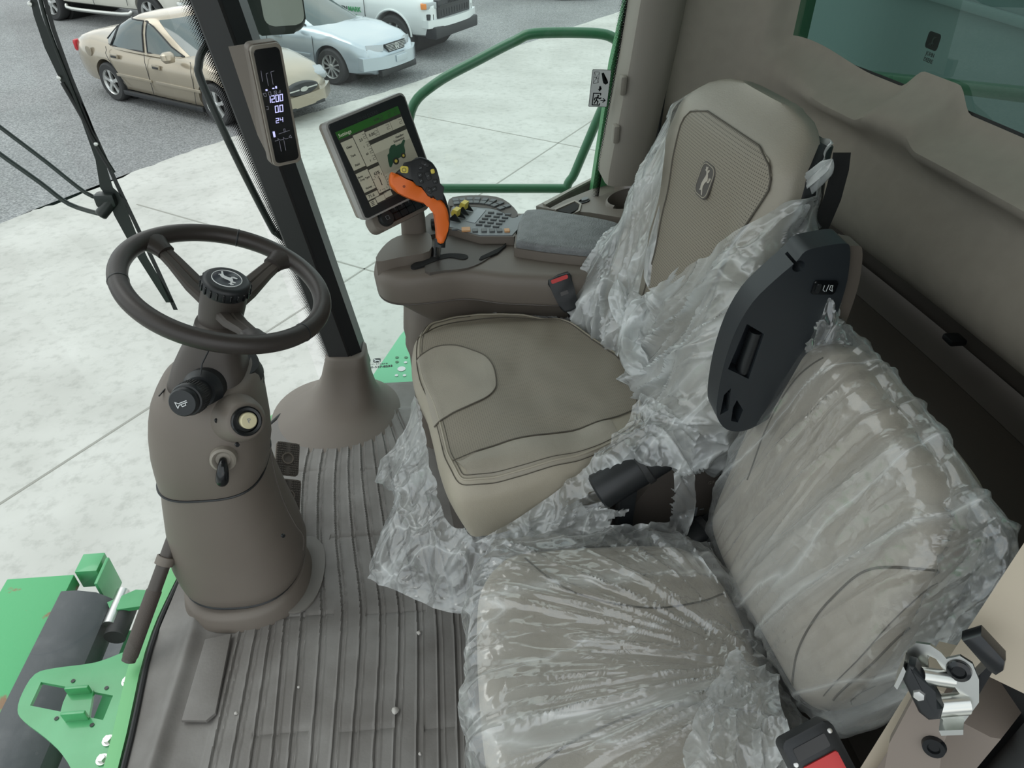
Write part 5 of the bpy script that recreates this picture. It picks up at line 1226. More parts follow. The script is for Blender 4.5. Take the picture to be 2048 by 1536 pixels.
# black round levers under the seat
for k, (pa_, pb_, yy, rr, lb) in enumerate((((1195, 985), (1325, 905), .885, .034, 'thick black cylinder lying under the near rear corner of the driver seat'), ((1365, 1095), (1440, 1050), .86, .030, 'black rubber covered cylinder end between the two seats'))):
    a_ = U(*pa_, y=yy); b_ = U(*pb_, y=yy + .02)
    t_ = thing('suspension_cylinder', lb, 'cylinder', (a_.x, a_.y, 0))
    bdy = obj('barrel', cyl(a_, b_, rr, rr, 28, .004), 'black', t_)
    obj('rubber_band', lathe([(rr + .0005, 0), (rr + .003, .002), (rr + .003, .012), (rr + .0005, .014)], 28, axis_m(b_.lerp(a_, .25), a_ - b_), cap=False), 'rubber', t_)
    obj('mount', box(((a_.x + b_.x) / 2, a_.y + .01, a_.z / 2), (.03, .03, a_.z), .004), 'black', t_)

# ================================================================ passenger seat
ps = thing('passenger_seat', 'low beige passenger seat wrapped in clear plastic nearest the camera', 'seat', (.2, .62, 0))
jc = [(.004, .70), (.02, .76), (.07, .805), (.16, .815), (.30, .812), (.385, .79), (.425, .70), (.432, .55), (.425, .42), (.36, .37), (.2, .36), (.07, .365), (.02, .39), (.004, .47), (.0, .58)]
jo = blob(jc, 150)
def jzf(x, y): return -.010 * math.exp(-((y - .59) / .09) ** 2) + .008 * math.exp(-((x - .05) / .05) ** 2) + .002 * noise.noise(Vector((x * 14, y * 14, 1)))
jg = pad(jo, .33, .445, .040, .018, jzf); jh = hgt(jg)
M['leather_p'] = mat('pale_taupe_leather', (.47, .425, .365), .5, (420, .3, .0016), (9, (.43, .39, .335), .4, .7))
obj('cushion', jg, 'leather_p', ps, 60)
obj('cushion_seam', seamline([(.09, .78), (.16, .70), (.27, .66), (.36, .67), (.41, .69)], jh, .0005, .0016), 'seam', ps)
obj('cushion_seam', seamline([(.05, .42), (.14, .47), (.27, .50), (.36, .49), (.41, .48)], jh, .0005, .0016), 'seam', ps)
obj('base', J(box((.22, .59, .165), (.36, .38, .33), .015)), 'taupe_dark', ps)
JO = Vector((.462, .64, .445)); JRC = math.radians(10)
jn = Vector((-math.cos(JRC), 0, math.sin(JRC))); ju = Vector((math.sin(JRC), 0, math.cos(JRC)))
JM = plane_m(JO, (0, -1, 0), jn)   # local x = towards camera, y = up the backrest, z = out of its face
def jl(px, py, off=0): q = JM.inverted() @ UP(px, py, JO + jn * off, jn); return (q.x, q.y)
bpx = [(1440, 1050), (1470, 950), (1520, 830), (1565, 740), (1600, 700), (1650, 684), (1700, 698), (1752, 752), (1815, 835), (1872, 910), (1905, 965), (1915, 1035), (1895, 1120), (1845, 1225), (1790, 1315), (1725, 1390), (1680, 1415), (1632, 1418), (1590, 1360), (1540, 1270), (1480, 1170)]
jb = blob([jl(*q, off=.0) for q in bpx], 170)
jbg = pad(jb, -.05, .028, .035, .012, lambda x, y: .002 * noise.noise(Vector((x * 14, y * 14, 5)))); jbh = hgt(jbg)
obj('backrest', X(jbg, JM), 'leather_p', ps, 60)
def jseam(px, r=.0015, off=.0008):
    g_ = seamline([jl(*q, off=.03) for q in px], jbh, off, r)
    return X(g_, JM) if g_ else ([Vector((0, 0, 0))], [])
obj('back_seam', jseam([(1580, 1370), (1600, 1300), (1640, 1230), (1700, 1165), (1745, 1138), (1800, 1135), (1862, 1143)]), 'seam', ps)
obj('back_seam', jseam([(1645, 1400), (1715, 1335), (1790, 1240), (1840, 1170), (1862, 1130)]), 'seam', ps)
obj('stitch_line', jseam([(1655, 1408), (1727, 1345), (1802, 1250), (1852, 1180), (1874, 1134)], .0008), 'seam', ps)
obj('stitch_line', jseam([(1635, 1392), (1703, 1325), (1777, 1232), (1827, 1163), (1850, 1126)], .0008), 'seam', ps)
obj('back_seam', jseam([(1500, 960), (1540, 850), (1590, 760), (1640, 715)], .0012), 'seam', ps)
obj('hinge', box((.47, .70, .38), (.05, .30, .12), .01), 'black', ps)
# red seat-belt buckle at the bottom edge
bk2 = thing('seat_belt_buckle', 'black seat belt buckle with a red press button at the bottom edge, near seat', 'buckle', U(1640, 1525, y=.345))
bc_ = U(1645, 1530, y=.335); bm2 = plane_m(bc_, (1, .05, .12), (-.05, -.62, .78))
obj('shell', prism(rrect(.062, .075, .008), -.022, 0, .003, 2, bm2 @ Matrix.Rotation(.25, 4, 'Z')), 'black', bk2)
bmr = bm2 @ Matrix.Rotation(.25, 4, 'Z')
obj('slot', prism(rrect(.040, .014, .002), 0, .0008, m=bmr @ Matrix.Translation((-.002, .020, 0))), 'gloss_black', bk2)
obj('red_button', prism(rrect(.042, .026, .002), 0, .0028, .001, 1, bmr @ Matrix.Translation((0, -.006, 0))), 'red', bk2)
for sx_, sy_ in ((-.026, .012), (.025, .026)): obj('rivet', lathe([(0, .0014), (.0025, .0008), (.003, 0)], 12, bmr @ Matrix.Translation((sx_, sy_, 0)), cap=False), 'bolt', bk2)
obj('strap', tube([bc_ + Vector((.01, .02, -.03)), bc_ + Vector((.02, .04, -.16)), Vector((.44, .40, .12))], .010, 8, flat=((0, 1, 0), .3)), 'rubber', bk2)

# ================================================================ door latch on the post, lower right
la = thing('door_striker', 'zinc plated door striker bracket with a black-capped pin on the door post', 'striker', U(1880, 1390, y=.28))
ln_ = Vector((-.62, -.72, .32)).normalized(); lmx = plane_m(U(1890, 1370, y=.27), (1, -.62, -.35), ln_)
def lq(px, py, off=0): q = lmx.inverted() @ UP(px, py, lmx.translation + ln_ * off, ln_); return (q.x, q.y)
pp_ = [(1812, 1330), (1815, 1300), (1832, 1286), (1860, 1290), (1882, 1305), (1893, 1318), (1920, 1312), (1945, 1328), (1958, 1360), (1958, 1405), (1928, 1445), (1895, 1448), (1878, 1432), (1850, 1380), (1830, 1330)]
pin_ = [(1855, 1310), (1872, 1318), (1905, 1368), (1930, 1402), (1912, 1410), (1885, 1400), (1858, 1350)]
pg_ = boolean(prism([lq(*q) for q in pp_], -.003, 0), [prism([lq(*q) for q in pin_], -.02, .02)])
obj('bracket_plate', X(pg_, lmx), 'chrome', la, 30)
fl_ = [lq(*q) for q in ((1796, 1330), (1815, 1330), (1812, 1302), (1818, 1292))]
obj('flange', X(J(prism([lq(*q) for q in ((1794, 1345), (1800, 1352), (1818, 1318), (1812, 1306))], -.003, .020), prism([lq(*q) for q in ((1880, 1440), (1885, 1450), (1928, 1448), (1928, 1438))], -.003, .014)), lmx), 'chrome', la)
for (a_, b_) in (((1840, 1350), (1902, 1362)), ((1868, 1412), (1930, 1410))):
    A_ = lmx @ Vector((*lq(*a_, off=.012), .012)); B_ = lmx @ Vector((*lq(*b_), -.002)); obj('pin', cyl(A_, B_, .0065 if a_[0] < 1850 else .0085, n=20), 'chrome', la)
cp_ = prism([lq(*q, off=.016) for q in ((1818, 1322), (1832, 1326), (1862, 1378), (1888, 1410), (1882, 1432), (1858, 1434), (1838, 1418), (1806, 1352))], .008, .022, .004, 3)
ck = obj('black_cap', X(cp_, lmx), 'black', la, 40)
obj('cap_screw', lathe([(0, .0025), (.004, .002), (.0048, 0)], 6, lmx @ Matrix.Translation((*lq(1838, 1390, off=.022), .022)), cap=False), 'bolt', ck)
obj('plate_bolt', lathe([(.0088, 0), (.0082, .003), (.0052, .004), (.0042, .002), (0, .002)], 24, lmx @ Matrix.Translation((*lq(1918, 1340), 0)), cap=False), 'gloss_black', la)
obj('rear_bracket', X(J(prism([lq(*q) for q in ((1922, 1290), (1962, 1278), (2012, 1332), (2008, 1352), (1992, 1362), (1976, 1352))], -.022, -.006, .003), prism([lq(*q) for q in ((1905, 1420), (1985, 1340), (1990, 1352), (1915, 1478), (1880, 1450))], -.030, -.012)), lmx), 'gloss_black', la)
sb = struct('trim_19', prism([lq(*q) for q in ((1835, 1412), (1872, 1452), (1906, 1482), (1880, 1540), (1860, 1700), (1740, 1700), (1768, 1536))], -.045, -.032, .003, 2, lmx), bpy.data.materials['taupe_post_cover'])
ts = struct('bolt', lathe([(.0095, 0), (.0085, .004), (.005, .004), (.004, .002), (0, .002)], 20, lmx @ Matrix.Translation((*lq(1868, 1492, off=-.032), -.032)), cap=False), 'gloss_black'); del ts['kind']; ts.name = 'screw'; tag(ts, 'black hex socket screw in the taupe post cover below the striker', 'screw')
# ================================================================ right-hand armrest console
cs = thing('armrest_console', 'taupe armrest console right of the driver seat with keys and a grey padded lid', 'console', (.08, 1.62, 0))
Zt = .625
def cz(px, py, z=Zt): q = U(px, py, z=z); return (q.x, q.y)
# tub: rings from a narrow foot to the wide rim
rim_px = [(748, 528), (760, 500), (790, 478), (822, 462), (850, 440), (900, 405), (960, 398), (1005, 402), (1030, 425), (1100, 424), (1215, 440), (1260, 470), (1235, 530), (1150, 556), (1060, 556), (1000, 553), (930, 545), (860, 552), (800, 556), (762, 548)]
rim2 = blob([cz(*q) for q in rim_px], 140)
rgs = []
cx_, cy_ = .12, 1.66
for z, sx_, sy_, dx, dy in ((.30, .62, .62, .10, .02), (.42, .70, .70, .07, .01), (.50, .86, .84, .03, .0), (.545, .95, .95, .01, 0), (.552, .985, .985, 0, 0), (.56, 1.0, 1.0, 0, 0), (.60, 1.01, 1.01, 0, 0), (.615, 1.0, 1.0, 0, 0), (.625, .975, .97, 0, 0), (.628, .90, .90, 0, 0), (.628, .4, .4, 0, 0), (.628, .02, .02, 0, 0)):
    rgs.append([Vector((cx_ + (p.x - cx_) * sx_ + dx, cy_ + (p.y - cy_) * sy_ + dy, z)) for p in rim2])
def dish(x, y): # hollow for the lever
    return 0
tub = obj('tub', loft(rgs), 'taupe', cs, 50)
obj('rim_seam', tube([Vector((cx_ + (p.x - cx_) * .992, cy_ + (p.y - cy_) * .992, .553)) for p in rim2], .0016, 6, closed=True), 'taupe_dark', cs)
# raised deck that carries the keys (far side) and its sloping front block
dk_ = [cz(*q, z=.655) for q in ((895, 452), (905, 400), (960, 393), (1005, 398), (1038, 432), (1052, 424), (1042, 455), (1028, 470), (960, 470))]
obj('key_deck', prism(dk_, .62, .650, .006, 2), 'taupe', cs)
obj('key_plate', prism([(p.x, p.y) for p in inset([Vector((a, b, 0)) for a, b in dk_], .004, 0)] if False else [(.06 + (a - .06) * .95, 1.72 + (b - 1.72) * .95) for a, b in dk_], .649, .6522, .001, 1), 'panel_grey', cs)
nb_ = [cz(*q, z=.655) for q in ((752, 520), (765, 492), (795, 470), (845, 462), (862, 470), (858, 500), (800, 512))]
obj('nose_block', prism([(p.x, p.y) for p in smooth([(a, b, 0) for a, b in nb_], 3, True)], .615, .652, .010, 3), 'taupe', cs, 50)
sp_ = [cz(*q, z=.65) for q in ((800, 468), (858, 420), (905, 405), (900, 452), (862, 462))]
obj('lever_well', prism(sp_, .62, .640, .003, 1), 'taupe_dark', cs)
for (px, py) in ((832, 458), (868, 448)):
    q = U(px, py, z=.65); obj('thumb_wheel', X(J(lathe([(.012, -.008), (.013, -.006), (.013, .006), (.012, .008)], 24), *[box((.0132 * math.cos(2 * PI * k / 24), .0132 * math.sin(2 * PI * k / 24), 0), (.0012, .0012, .014)) for k in range(24)]), axis_m(q, (1, .1, 0))), 'black', cs)
# scooped hollow and the slot of the lever
hol = [cz(*q, z=.632) for q in ((895, 472), (960, 468), (1015, 472), (1005, 492), (970, 520), (935, 535), (890, 540), (850, 542), (862, 500))]
obj('hollow', prism([(p.x, p.y) for p in smooth([(a, b, 0) for a, b in hol], 3, True)], .624, .6315, .002, 1), 'taupe_dark', cs)
sl_ = [cz(*q, z=.634) for q in ((822, 530), (840, 520), (866, 512), (900, 506), (930, 508), (936, 514), (925, 518), (898, 514), (868, 522), (842, 532), (826, 535))]
obj('slot', prism([(p.x, p.y) for p in smooth([(a, b, 0) for a, b in sl_], 3, True)], .628, .6335), 'arch', cs)
s2 = [cz(*q, z=.634) for q in ((958, 518), (962, 512), (1005, 492), (1012, 484), (1012, 490), (995, 505), (962, 519))]
obj('vent_slot', prism(s2, .628, .6335), 'arch', cs)
# padded lid
pd = [cz(*q, z=.665) for q in ((1050, 420), (1120, 424), (1215, 440), (1245, 455), (1225, 500), (1140, 498), (1045, 486), (1032, 476))]
pdo = blob(pd, 120, 6)
pdo = resample([(p.x, p.y) for p in smooth([(a, b, 0) for a, b in pd], 2, True)], 120)
obj('padded_lid', pad(pdo, .60, .668, .010, .004, None, nin=6), 'armpad', cs, 50)
obj('lid_side', prism([(p.x, p.y) for p in inset(pdo, -.004, 0)], .575, .650, .004), 'taupe', cs, 40)
# front rim panel line below the lid
obj('side_crease', tube([U(858, 558, y=1.50), U(905, 545, y=1.50), U(960, 552, y=1.49), U(1010, 565, y=1.49)], .0018, 6, k=4), 'taupe_dark', cs)
# keys
kb = bpy.data.materials['grey_key']
def key(name, c, w_, h_, ang, m='grey_btn', z=.652, th=.004, par=cs):
    return obj(name, prism(rrect(w_, h_, .0012, 2), 0, th, .0008, 1, Matrix.Translation((c[0], c[1], z)) @ Matrix.Rotation(ang, 4, 'Z')), m, par)
arc = [(912, 403), (926, 402), (940, 401), (954, 401), (968, 402), (982, 404), (995, 408), (1008, 414)]
for i, q in enumerate(arc):
    p = cz(*q, z=.655); p2 = cz(*arc[min(i + 1, 7)], z=.655); p0 = cz(*arc[max(i - 1, 0)], z=.655); an = math.atan2(p2[1] - p0[1], p2[0] - p0[0])
    for r_ in (0, 1):
        d_ = Vector((-math.sin(an), math.cos(an))) * (.010 - .021 * r_); key('key', (p[0] + d_.x, p[1] + d_.y), .0155, .018, an, z=.653)
obj('key_strip', prism([(p.x, p.y) for p in smooth([(*cz(*q, z=.652), 0) for q in ((900, 412), (905, 395), (960, 391), (1005, 398), (1035, 425), (1025, 436), (995, 420), (950, 414))], 3, True)], .64, .653, .002, 1), 'taupe_dark', cs)
for r_ in range(5):
    for c_ in range(3):
        p = cz(982 + c_ * 17 - r_ * 6, 424 + r_ * 6 + c_ * 2, z=.655); key('keypad_key', p, .016, .0085, -.15 - .05 * c_, 'grey_btn', .651, .005)
for k, (px, mt_) in enumerate(((950, 'grey_btn'), (968, 'grey_btn'), (984, 'grey_btn'), (999, 'grey_btn'), (1014, 'orange_key'))):
    p = cz(px, 460, z=.655); key('front_key', p, .0135, .018, 0, mt_)
p = cz(932, 458, z=.655); key('orange_key_block', p, .022, .022, 0, 'orange_key')
p = cz(909, 458, z=.655); key('round_key', p, .014, .009, 0, 'grey_btn')
obj('panel_display', prism([cz(*q, z=.656) for q in ((932, 440), (955, 415), (972, 418), (950, 444))], .651, .6535), mat('grey_panel_print', (.30, .33, .36), .4), cs)
for k, (px, py) in enumerate(((912, 432), (928, 418))):
    q = U(px, py, z=.662)
    yl = obj('yellow_lever', X(loft([[(-.006, -.011, 0), (.006, -.011, 0), (.006, .011, 0), (-.006, .011, 0)], [(-.008, -.012, .012), (.008, -.012, .012), (.008, .012, .012), (-.008, .012, .012)], [(-.003, -.011, .021), (.010, -.011, .019), (.010, .011, .019), (-.003, .011, .021)]]), Matrix.Translation(q) @ Matrix.Rotation(-.5, 4, 'Z')), 'yellow', cs)
    obj('lever_cheek', X(prism([(-.018, -.008), (.020, -.008), (.004, .012)], -.015, -.012), Matrix.Translation(q) @ Matrix.Rotation(-.5, 4, 'Z') @ Matrix.Rotation(PI / 2, 4, 'X')), 'black', cs)
    obj('lever_cheek', X(prism([(-.018, -.008), (.020, -.008), (.004, .012)], .012, .015), Matrix.Translation(q) @ Matrix.Rotation(-.5, 4, 'Z') @ Matrix.Rotation(PI / 2, 4, 'X')), 'black', cs)
# foot of the console: rounded pedestal in front
pd_ = thing('console_pedestal', 'rounded taupe pedestal behind the driver seat cushion, under the console', 'pedestal', (-.08, 1.66, 0))
prg = []
for z, rx, ry, cx2 in ((-.01, .075, .10, -.06), (.30, .080, .105, -.062), (.33, .084, .108, -.066), (.34, .082, .106, -.064), (.38, .085, .108, -.066), (.45, .082, .105, -.062), (.50, .065, .09, -.05), (.52, .04, .06, -.04)):
    prg.append(ell(cx2, 1.66, rx, ry, z, 36, 2.4))
obj('shell', loft(prg), 'taupe', pd_, 50)
obj('console_arm', box((.10, 1.67, .15), (.24, .12, .30), .03), 'taupe_dark', pd_)

# ================================================================ multi-function lever
jy = thing('control_lever', 'orange and black multifunction drive lever with yellow buttons standing in the console slot', 'control lever', U(876, 515, z=.63))
jn_ = Vector((.15, -.90, .42)).normalized(); jo_ = U(850, 400, y=1.50); jm = plane_m(jo_, (1, 0, 0), jn_)
def jq(px, py, off=0): q = jm.inverted() @ UP(px, py, jo_ + jn_ * off, jn_); return (q.x, q.y)
org = [(779, 350), (783, 345), (792, 349), (812, 360), (832, 368), (848, 385), (860, 400), (874, 397), (888, 408), (896, 432), (894, 462), (886, 486), (874, 484), (872, 462), (868, 430), (860, 410), (845, 406), (820, 398), (795, 386), (779, 370)]
og = prism([(p.x, p.y) for p in smooth([(*jq(*q), 0) for q in org], 2, True)], -.012, .018, .007, 3, jm)
obj('orange_grip', og, 'orange', jy, 50)
blk = [(790, 347), (810, 333), (830, 317), (846, 317), (862, 326), (870, 338), (876, 358), (880, 378), (888, 396), (893, 410), (880, 400), (870, 394), (860, 398), (848, 384), (834, 366), (812, 358)]
bg2 = prism([(p.x, p.y) for p in smooth([(*jq(*q), 0) for q in blk], 2, True)], -.022, .022, .007, 3, jm)
bh = obj('black_head', bg2, 'black', jy, 50)
bs = [(866, 392), (888, 394), (898, 425), (898, 460), (888, 488), (874, 488), (880, 470), (886, 440), (880, 412)]
obj('black_spine', prism([(p.x, p.y) for p in smooth([(*jq(*q), 0) for q in bs], 2, True)], -.026, .010, .006, 3, jm), 'black', jy, 50)
q = jq(882, 484); q2 = jq(882, 494)
obj('collar', tube([jm @ Vector((*jq(881, 478), -.004)), jm @ Vector((*jq(880, 494), -.006))], .0125, 16), 'black', jy)
obj('shaft', tube([jm @ Vector((*jq(880, 490), -.006)), U(876, 518, z=.622)], .0045, 12), 'chrome', jy)
obj('boot', tube([U(872, 494, y=1.565), U(870, 518, z=.625)], .010, 12), 'gloss_black', jy)
def jb_(name, px, py, w_, h_, ang, m, th=.006, z0=.021, par=None, tilt=0):
    return obj(name, prism(rrect(w_, h_, min(w_, h_) * .3, 3), 0, th, .0018, 2, jm @ Matrix.Translation((*jq(px, py, off=z0), z0)) @ Matrix.Rotation(ang, 4, 'Z')), m, par or jy)
yb1 = jb_('yellow_button', 808, 340, .017, .015, -.1, 'yellow', .012, .012)
obj('button_mark', lathe([(.0035, 0), (.0035, .0004), (.0045, .0004), (.0045, 0)], 16, jm @ Matrix.Translation((*jq(808, 340, off=.024), .0242)), cap=False), 'black', yb1)
jb_('yellow_button', 865, 343, .0085, .0095, .2, 'yellow')
for (px, py, w_, h_, an) in ((850, 329, .018, .008, -.5), (841, 336, .009, .008, 0), (840, 350, .010, .010, .1), (842, 362, .009, .011, .2), (856, 352, .011, .018, .35), (870, 363, .010, .009, .2), (868, 378, .012, .009, .3), (858, 381, .015, .010, -.5)):
    b_ = jb_('thumb_key', px, py, w_, h_, an, 'rubber')
    obj('key_mark', strokes([[(-.002, -.001), (.002, .001)]], .0009, .0003, jm @ Matrix.Translation((*jq(px, py, off=.027), .0273))), 'panel_grey', b_)
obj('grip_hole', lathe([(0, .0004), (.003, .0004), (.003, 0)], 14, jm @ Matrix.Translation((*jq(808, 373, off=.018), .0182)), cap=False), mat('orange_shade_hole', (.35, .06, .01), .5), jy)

# ================================================================ touch screen on its stalk
mo = thing('touchscreen_monitor', 'landscape touchscreen monitor with a grey frame and black bezel showing machine settings', 'monitor', (-.12, 1.60, .62))
MC = Vector((-.144, 1.55, .875))
wv = Vector((.152, .115, .027)); hv = Vector((.064, -.025, -.197)); ww = wv.normalized(); hh = (hv - ww * hv.dot(ww)).normalized(); nn = hh.cross(ww)
if nn.y > 0: nn = -nn
mm_ = plane_m(MC, ww, nn); Wm, Hm = .193, .206
if (mm_.to_3x3() @ Vector((0, 1, 0))).z < 0: raise Exception('monitor upside down')
obj('rear_housing', prism(rrect(Wm + .004, Hm + .004, .010), -.040, -.004, .004, 2, mm_), 'taupe_light', mo)
obj('frame', prism(rrect(Wm + .008, Hm + .008, .011), -.022, -.001, .003, 2, mm_), mat('silver_grey_frame', (.33, .325, .31), .4), mo)
obj('bezel', prism(rrect(Wm - .002, Hm - .002, .006), -.001, .003, .0015, 1, mm_), 'black', mo)
def mq(px, py): q = mm_.inverted() @ UP(px, py, MC + nn * .003, nn); return (q.x, q.y)
sc4 = [mq(670, 265), mq(795, 212), mq(855, 360), mq(742, 415)]
def SQ(u, v):
    a = Vector(sc4[0]).lerp(Vector(sc4[1]), u); b = Vector(sc4[3]).lerp(Vector(sc4[2]), u); p = a.lerp(b, v); return (p.x, p.y)
def scrm(c, k=.06): return mat('ui_' + str(c), c, .35, emit=(c, k))
def tile(u0, v0, u1, v1, z=.0034, th=.0002): return X(prism([SQ(u0, v0), SQ(u1, v0), SQ(u1, v1), SQ(u0, v1)], z, z + th), mm_)
cB = mat('ui_beige', (.40, .395, .31), .3, emit=((.40, .395, .31), .10)); cD = mat('ui_dark_bar', (.05, .048, .04), .3); cG = mat('ui_green', (.025, .115, .02), .3, emit=((.03, .14, .02), .05)); cK = mat('ui_text', (.04, .04, .035), .4); cL = mat('ui_light_text', (.6, .62, .5), .4, emit=((.6, .62, .5), .1)); cM = mat('ui_tan', (.33, .325, .255), .3, emit=((.33, .32, .25), .08))
scn = obj('screen', tile(0, 0, 1, 1, .003, .0004), cD, mo)
obj('header_bar', tile(0, .0, 1, .095), cG, scn)
tiles = [(.005, .135, .195, .50), (.205, .115, .385, .52), (.39, .135, .575, .245), (.58, .135, .79, .245), (.795, .135, .995, .245), (.005, .545, .195, .80), (.205, .565, .385, .885), (.005, .835, .195, .905), (.005, .925, .11, 1.0), (.12, .915, .26, .985), (.265, .905, .385, .975), (.39, .30, .995, .90)]
for t_ in tiles: obj('tile', tile(*t_), cB, scn)
obj('tile_band', tile(.39, .42, .995, .70, .0037), cM, scn)
TM = lambda u, v: mm_ @ Matrix.Translation((*SQ(u, v), .0038)) @ Matrix.Rotation(math.atan2(SQ(1, .5)[1] - SQ(0, .5)[1], SQ(1, .5)[0] - SQ(0, .5)[0]), 4, 'Z')
obj('header_text', text_g('Settings', .010, TM(.02, .055), .0001, 'LEFT'), cL, scn)
tx = [('0.00', .47, .19, .0085), ('2.5', .29, .20, .007), ('1', .29, .29, .006), ('60', .29, .38, .006), ('1', .29, .47, .006), ('71.6', .08, .87, .009), ('Clean', .09, .22, .006), ('Tank', .09, .33, .006), ('Field', .09, .45, .006), ('63%', .30, .64, .009), ('Heading', .85, .34, .0065), ('Subsection', .82, .38, .0065), ('Front', .44, .46, .006), ('Farm', .05, .60, .006), ('Crop Type', .10, .64, .0055), ('Variety', .10, .76, .0055), ('C', .30, .70, .007), ('12:24', .62, .05, .006)]
obj('screen_text', J(*[text_g(s, z * 1.0, TM(u, v), .00005, 'CENTER', .0002) for s, u, v, z in tx]), cK, scn)
obj('gauge', J(*[strokes([[(.016 * math.cos(math.radians(a)), .016 * math.sin(math.radians(a))), (.019 * math.cos(math.radians(a)), .019 * math.sin(math.radians(a)))]], .001, .0001, TM(.30, .765)) for a in range(-60, 241, 20)], strokes([[(0, -.006), (0, .008)]], .0022, .0001, TM(.30, .765))), cK, scn)
obj('menu_bars', J(*[tile(.025, .937 + .02 * k, .075, .946 + .02 * k, .0037) for k in range(3)]), cK, scn)
obj('icons', J(*[strokes([[(-.004, .004), (.003, .004), (.003, -.001), (-.003, -.001), (-.003, -.005), (.004, -.005)]], .0007, .0001, TM(u, v)) for u, v in ((.49, .80), (.61, .80), (.73, .80), (.855, .80), (.95, .80), (.36, .17), (.36, .27), (.36, .36), (.36, .45), (.54, .19), (.74, .18), (.95, .18), (.70, .05), (.83, .045), (.93, .045), (.29, .88))]), cK, scn)
cmb = [(-.030, -.004), (-.026, .010), (-.020, .012), (-.016, .020), (-.010, .020), (-.008, .026), (.004, .026), (.004, .021), (.020, .021), (.030, .028), (.034, .024), (.026, .014), (.024, .002), (.020, -.006), (.0, -.008), (-.016, -.010), (-.028, -.020), (-.032, -.018)]
CMM = TM(.705, .545)
ic = obj('harvester_picture', prism([(x * .9, y * .9) for x, y in cmb], 0, .0003, m=CMM), mat('ui_machine_green', (.03, .09, .05), .4), scn)
obj('picture_wheels', J(lathe([(0, .0005), (.0075, .0005), (.0075, 0)], 20, CMM @ Matrix.Translation((-.009, -.010, .0002)), cap=False), lathe([(0, .0005), (.006, .0005), (.006, 0)], 20, CMM @ Matrix.Translation((.013, -.006, .0002)), cap=False)), cK, scn)
obj('picture_hubs', J(lathe([(0, .0007), (.0035, .0007), (.0035, 0)], 20, CMM @ Matrix.Translation((-.009, -.010, .0002)), cap=False), lathe([(0, .0007), (.0028, .0007), (.0028, 0)], 20, CMM @ Matrix.Translation((.013, -.006, .0002)), cap=False)), 'yellow', scn)
obj('bezel_name', text_g('JOHN DEERE', .0095, mm_ @ Matrix.Translation((*mq(735, 232), .0031)) @ Matrix.Rotation(math.atan2(SQ(1, .5)[1] - SQ(0, .5)[1], SQ(1, .5)[0] - SQ(0, .5)[0]), 4, 'Z'), .0002), mat('bezel_grey_print', (.03, .033, .036), .3), mo)
# control strip under it
cu = thing('rotary_control_strip', 'black control strip with a knurled dial below the touchscreen', 'control panel', U(800, 430, y=1.57))
um = plane_m(U(803, 421, y=1.545), ww, (nn + Vector((0, 0, .35))).normalized())
obj('housing', prism(rrect(.155, .046, .018), -.040, 0, .006, 3, um), 'taupe', cu, 40)
obj('face', prism(rrect(.135, .034, .010), 0, .003, .001, 1, um @ Matrix.Translation((.006, .002, 0))), 'gloss_black', cu)
dl_ = obj('dial', X(J(lathe([(.0165, 0), (.0165, .012), (.015, .014), (0, .014)], 30, cap=False), *[box((.0167 * math.cos(2 * PI * k / 36), .0167 * math.sin(2 * PI * k / 36), .006), (.0012, .0012, .012)) for k in range(36)]), um @ Matrix.Translation((-.048, -.001, .002))), 'black', cu)
obj('dial_mark', strokes([[(-.004, -.004), (.004, -.004), (.004, .004), (-.004, .004), (-.004, -.004)]], .0007, .0003, um @ Matrix.Translation((-.048, -.001, .0162))), 'panel_grey', dl_)
for i in range(5):
    for r_ in (0, 1):
        b_ = obj('button', prism(rrect(.017, .013, .002), 0, .003, .001, 1, um @ Matrix.Translation((-.018 + .020 * i, .0095 - .0155 * r_, .003))), 'black', cu)
        if r_ == 0: obj('button_mark', strokes([[(-.003, .003), (.003, .003), (.001, -.002)]], .0007, .0003, um @ Matrix.Translation((-.018 + .020 * i, .0095, .0061))), 'panel_grey', b_)
st_ = thing('monitor_stalk', 'short taupe post carrying the touchscreen in front of the console', 'post', (-.10, 1.66, .4))
obj('post', loft([ell(-.105, 1.665, .035, .03, .45, 20, 4), ell(-.100, 1.66, .030, .025, .68, 20, 4), ell(-.11, 1.63, .030, .02, .80, 20, 4)]), 'taupe', st_)
# ================================================================ seat belt buckle beside the console
sb_ = thing('seat_belt_buckle', 'black seat belt buckle with a red button standing between console and driver seat', 'buckle', U(1140, 640, y=1.44))
b0 = U(1118, 552, y=1.42); b1 = U(1138, 618, y=1.43)
bmx = plane_m((b0 + b1) / 2, (1, 0, .10), (-.05, -1, .35)); bdn = (b1 - b0).normalized()
xx = bdn.cross(Vector((0, -1, .35)).normalized()); bmx = plane_m((b0 + b1) / 2, xx if xx.x > 0 else -xx, (-.05, -1, .35))
obj('shell', prism([(p.x, p.y) for p in smooth([(-.025, .042, 0), (.025, .042, 0), (.026, .02, 0), (.023, -.02, 0), (.014, -.042, 0), (-.014, -.042, 0), (-.022, -.02, 0), (-.026, .02, 0)], 2, True)], -.012, .012, .005, 3, bmx), 'black', sb_, 40)
obj('red_button', prism(rrect(.040, .009, .002), .004, .0135, .001, 1, bmx @ Matrix.Translation((0, .036, 0))), 'red', sb_)
obj('label', prism(rrect(.018, .009, .001), .0118, .0126, m=bmx @ Matrix.Translation((0, .002, 0))), 'gloss_black', sb_)
obj('stem', tube([b1, U(1150, 645, y=1.44), Vector((.27, 1.45, .40))], .008, 10, flat=((0, 1, 0), .5)), 'rubber', sb_)
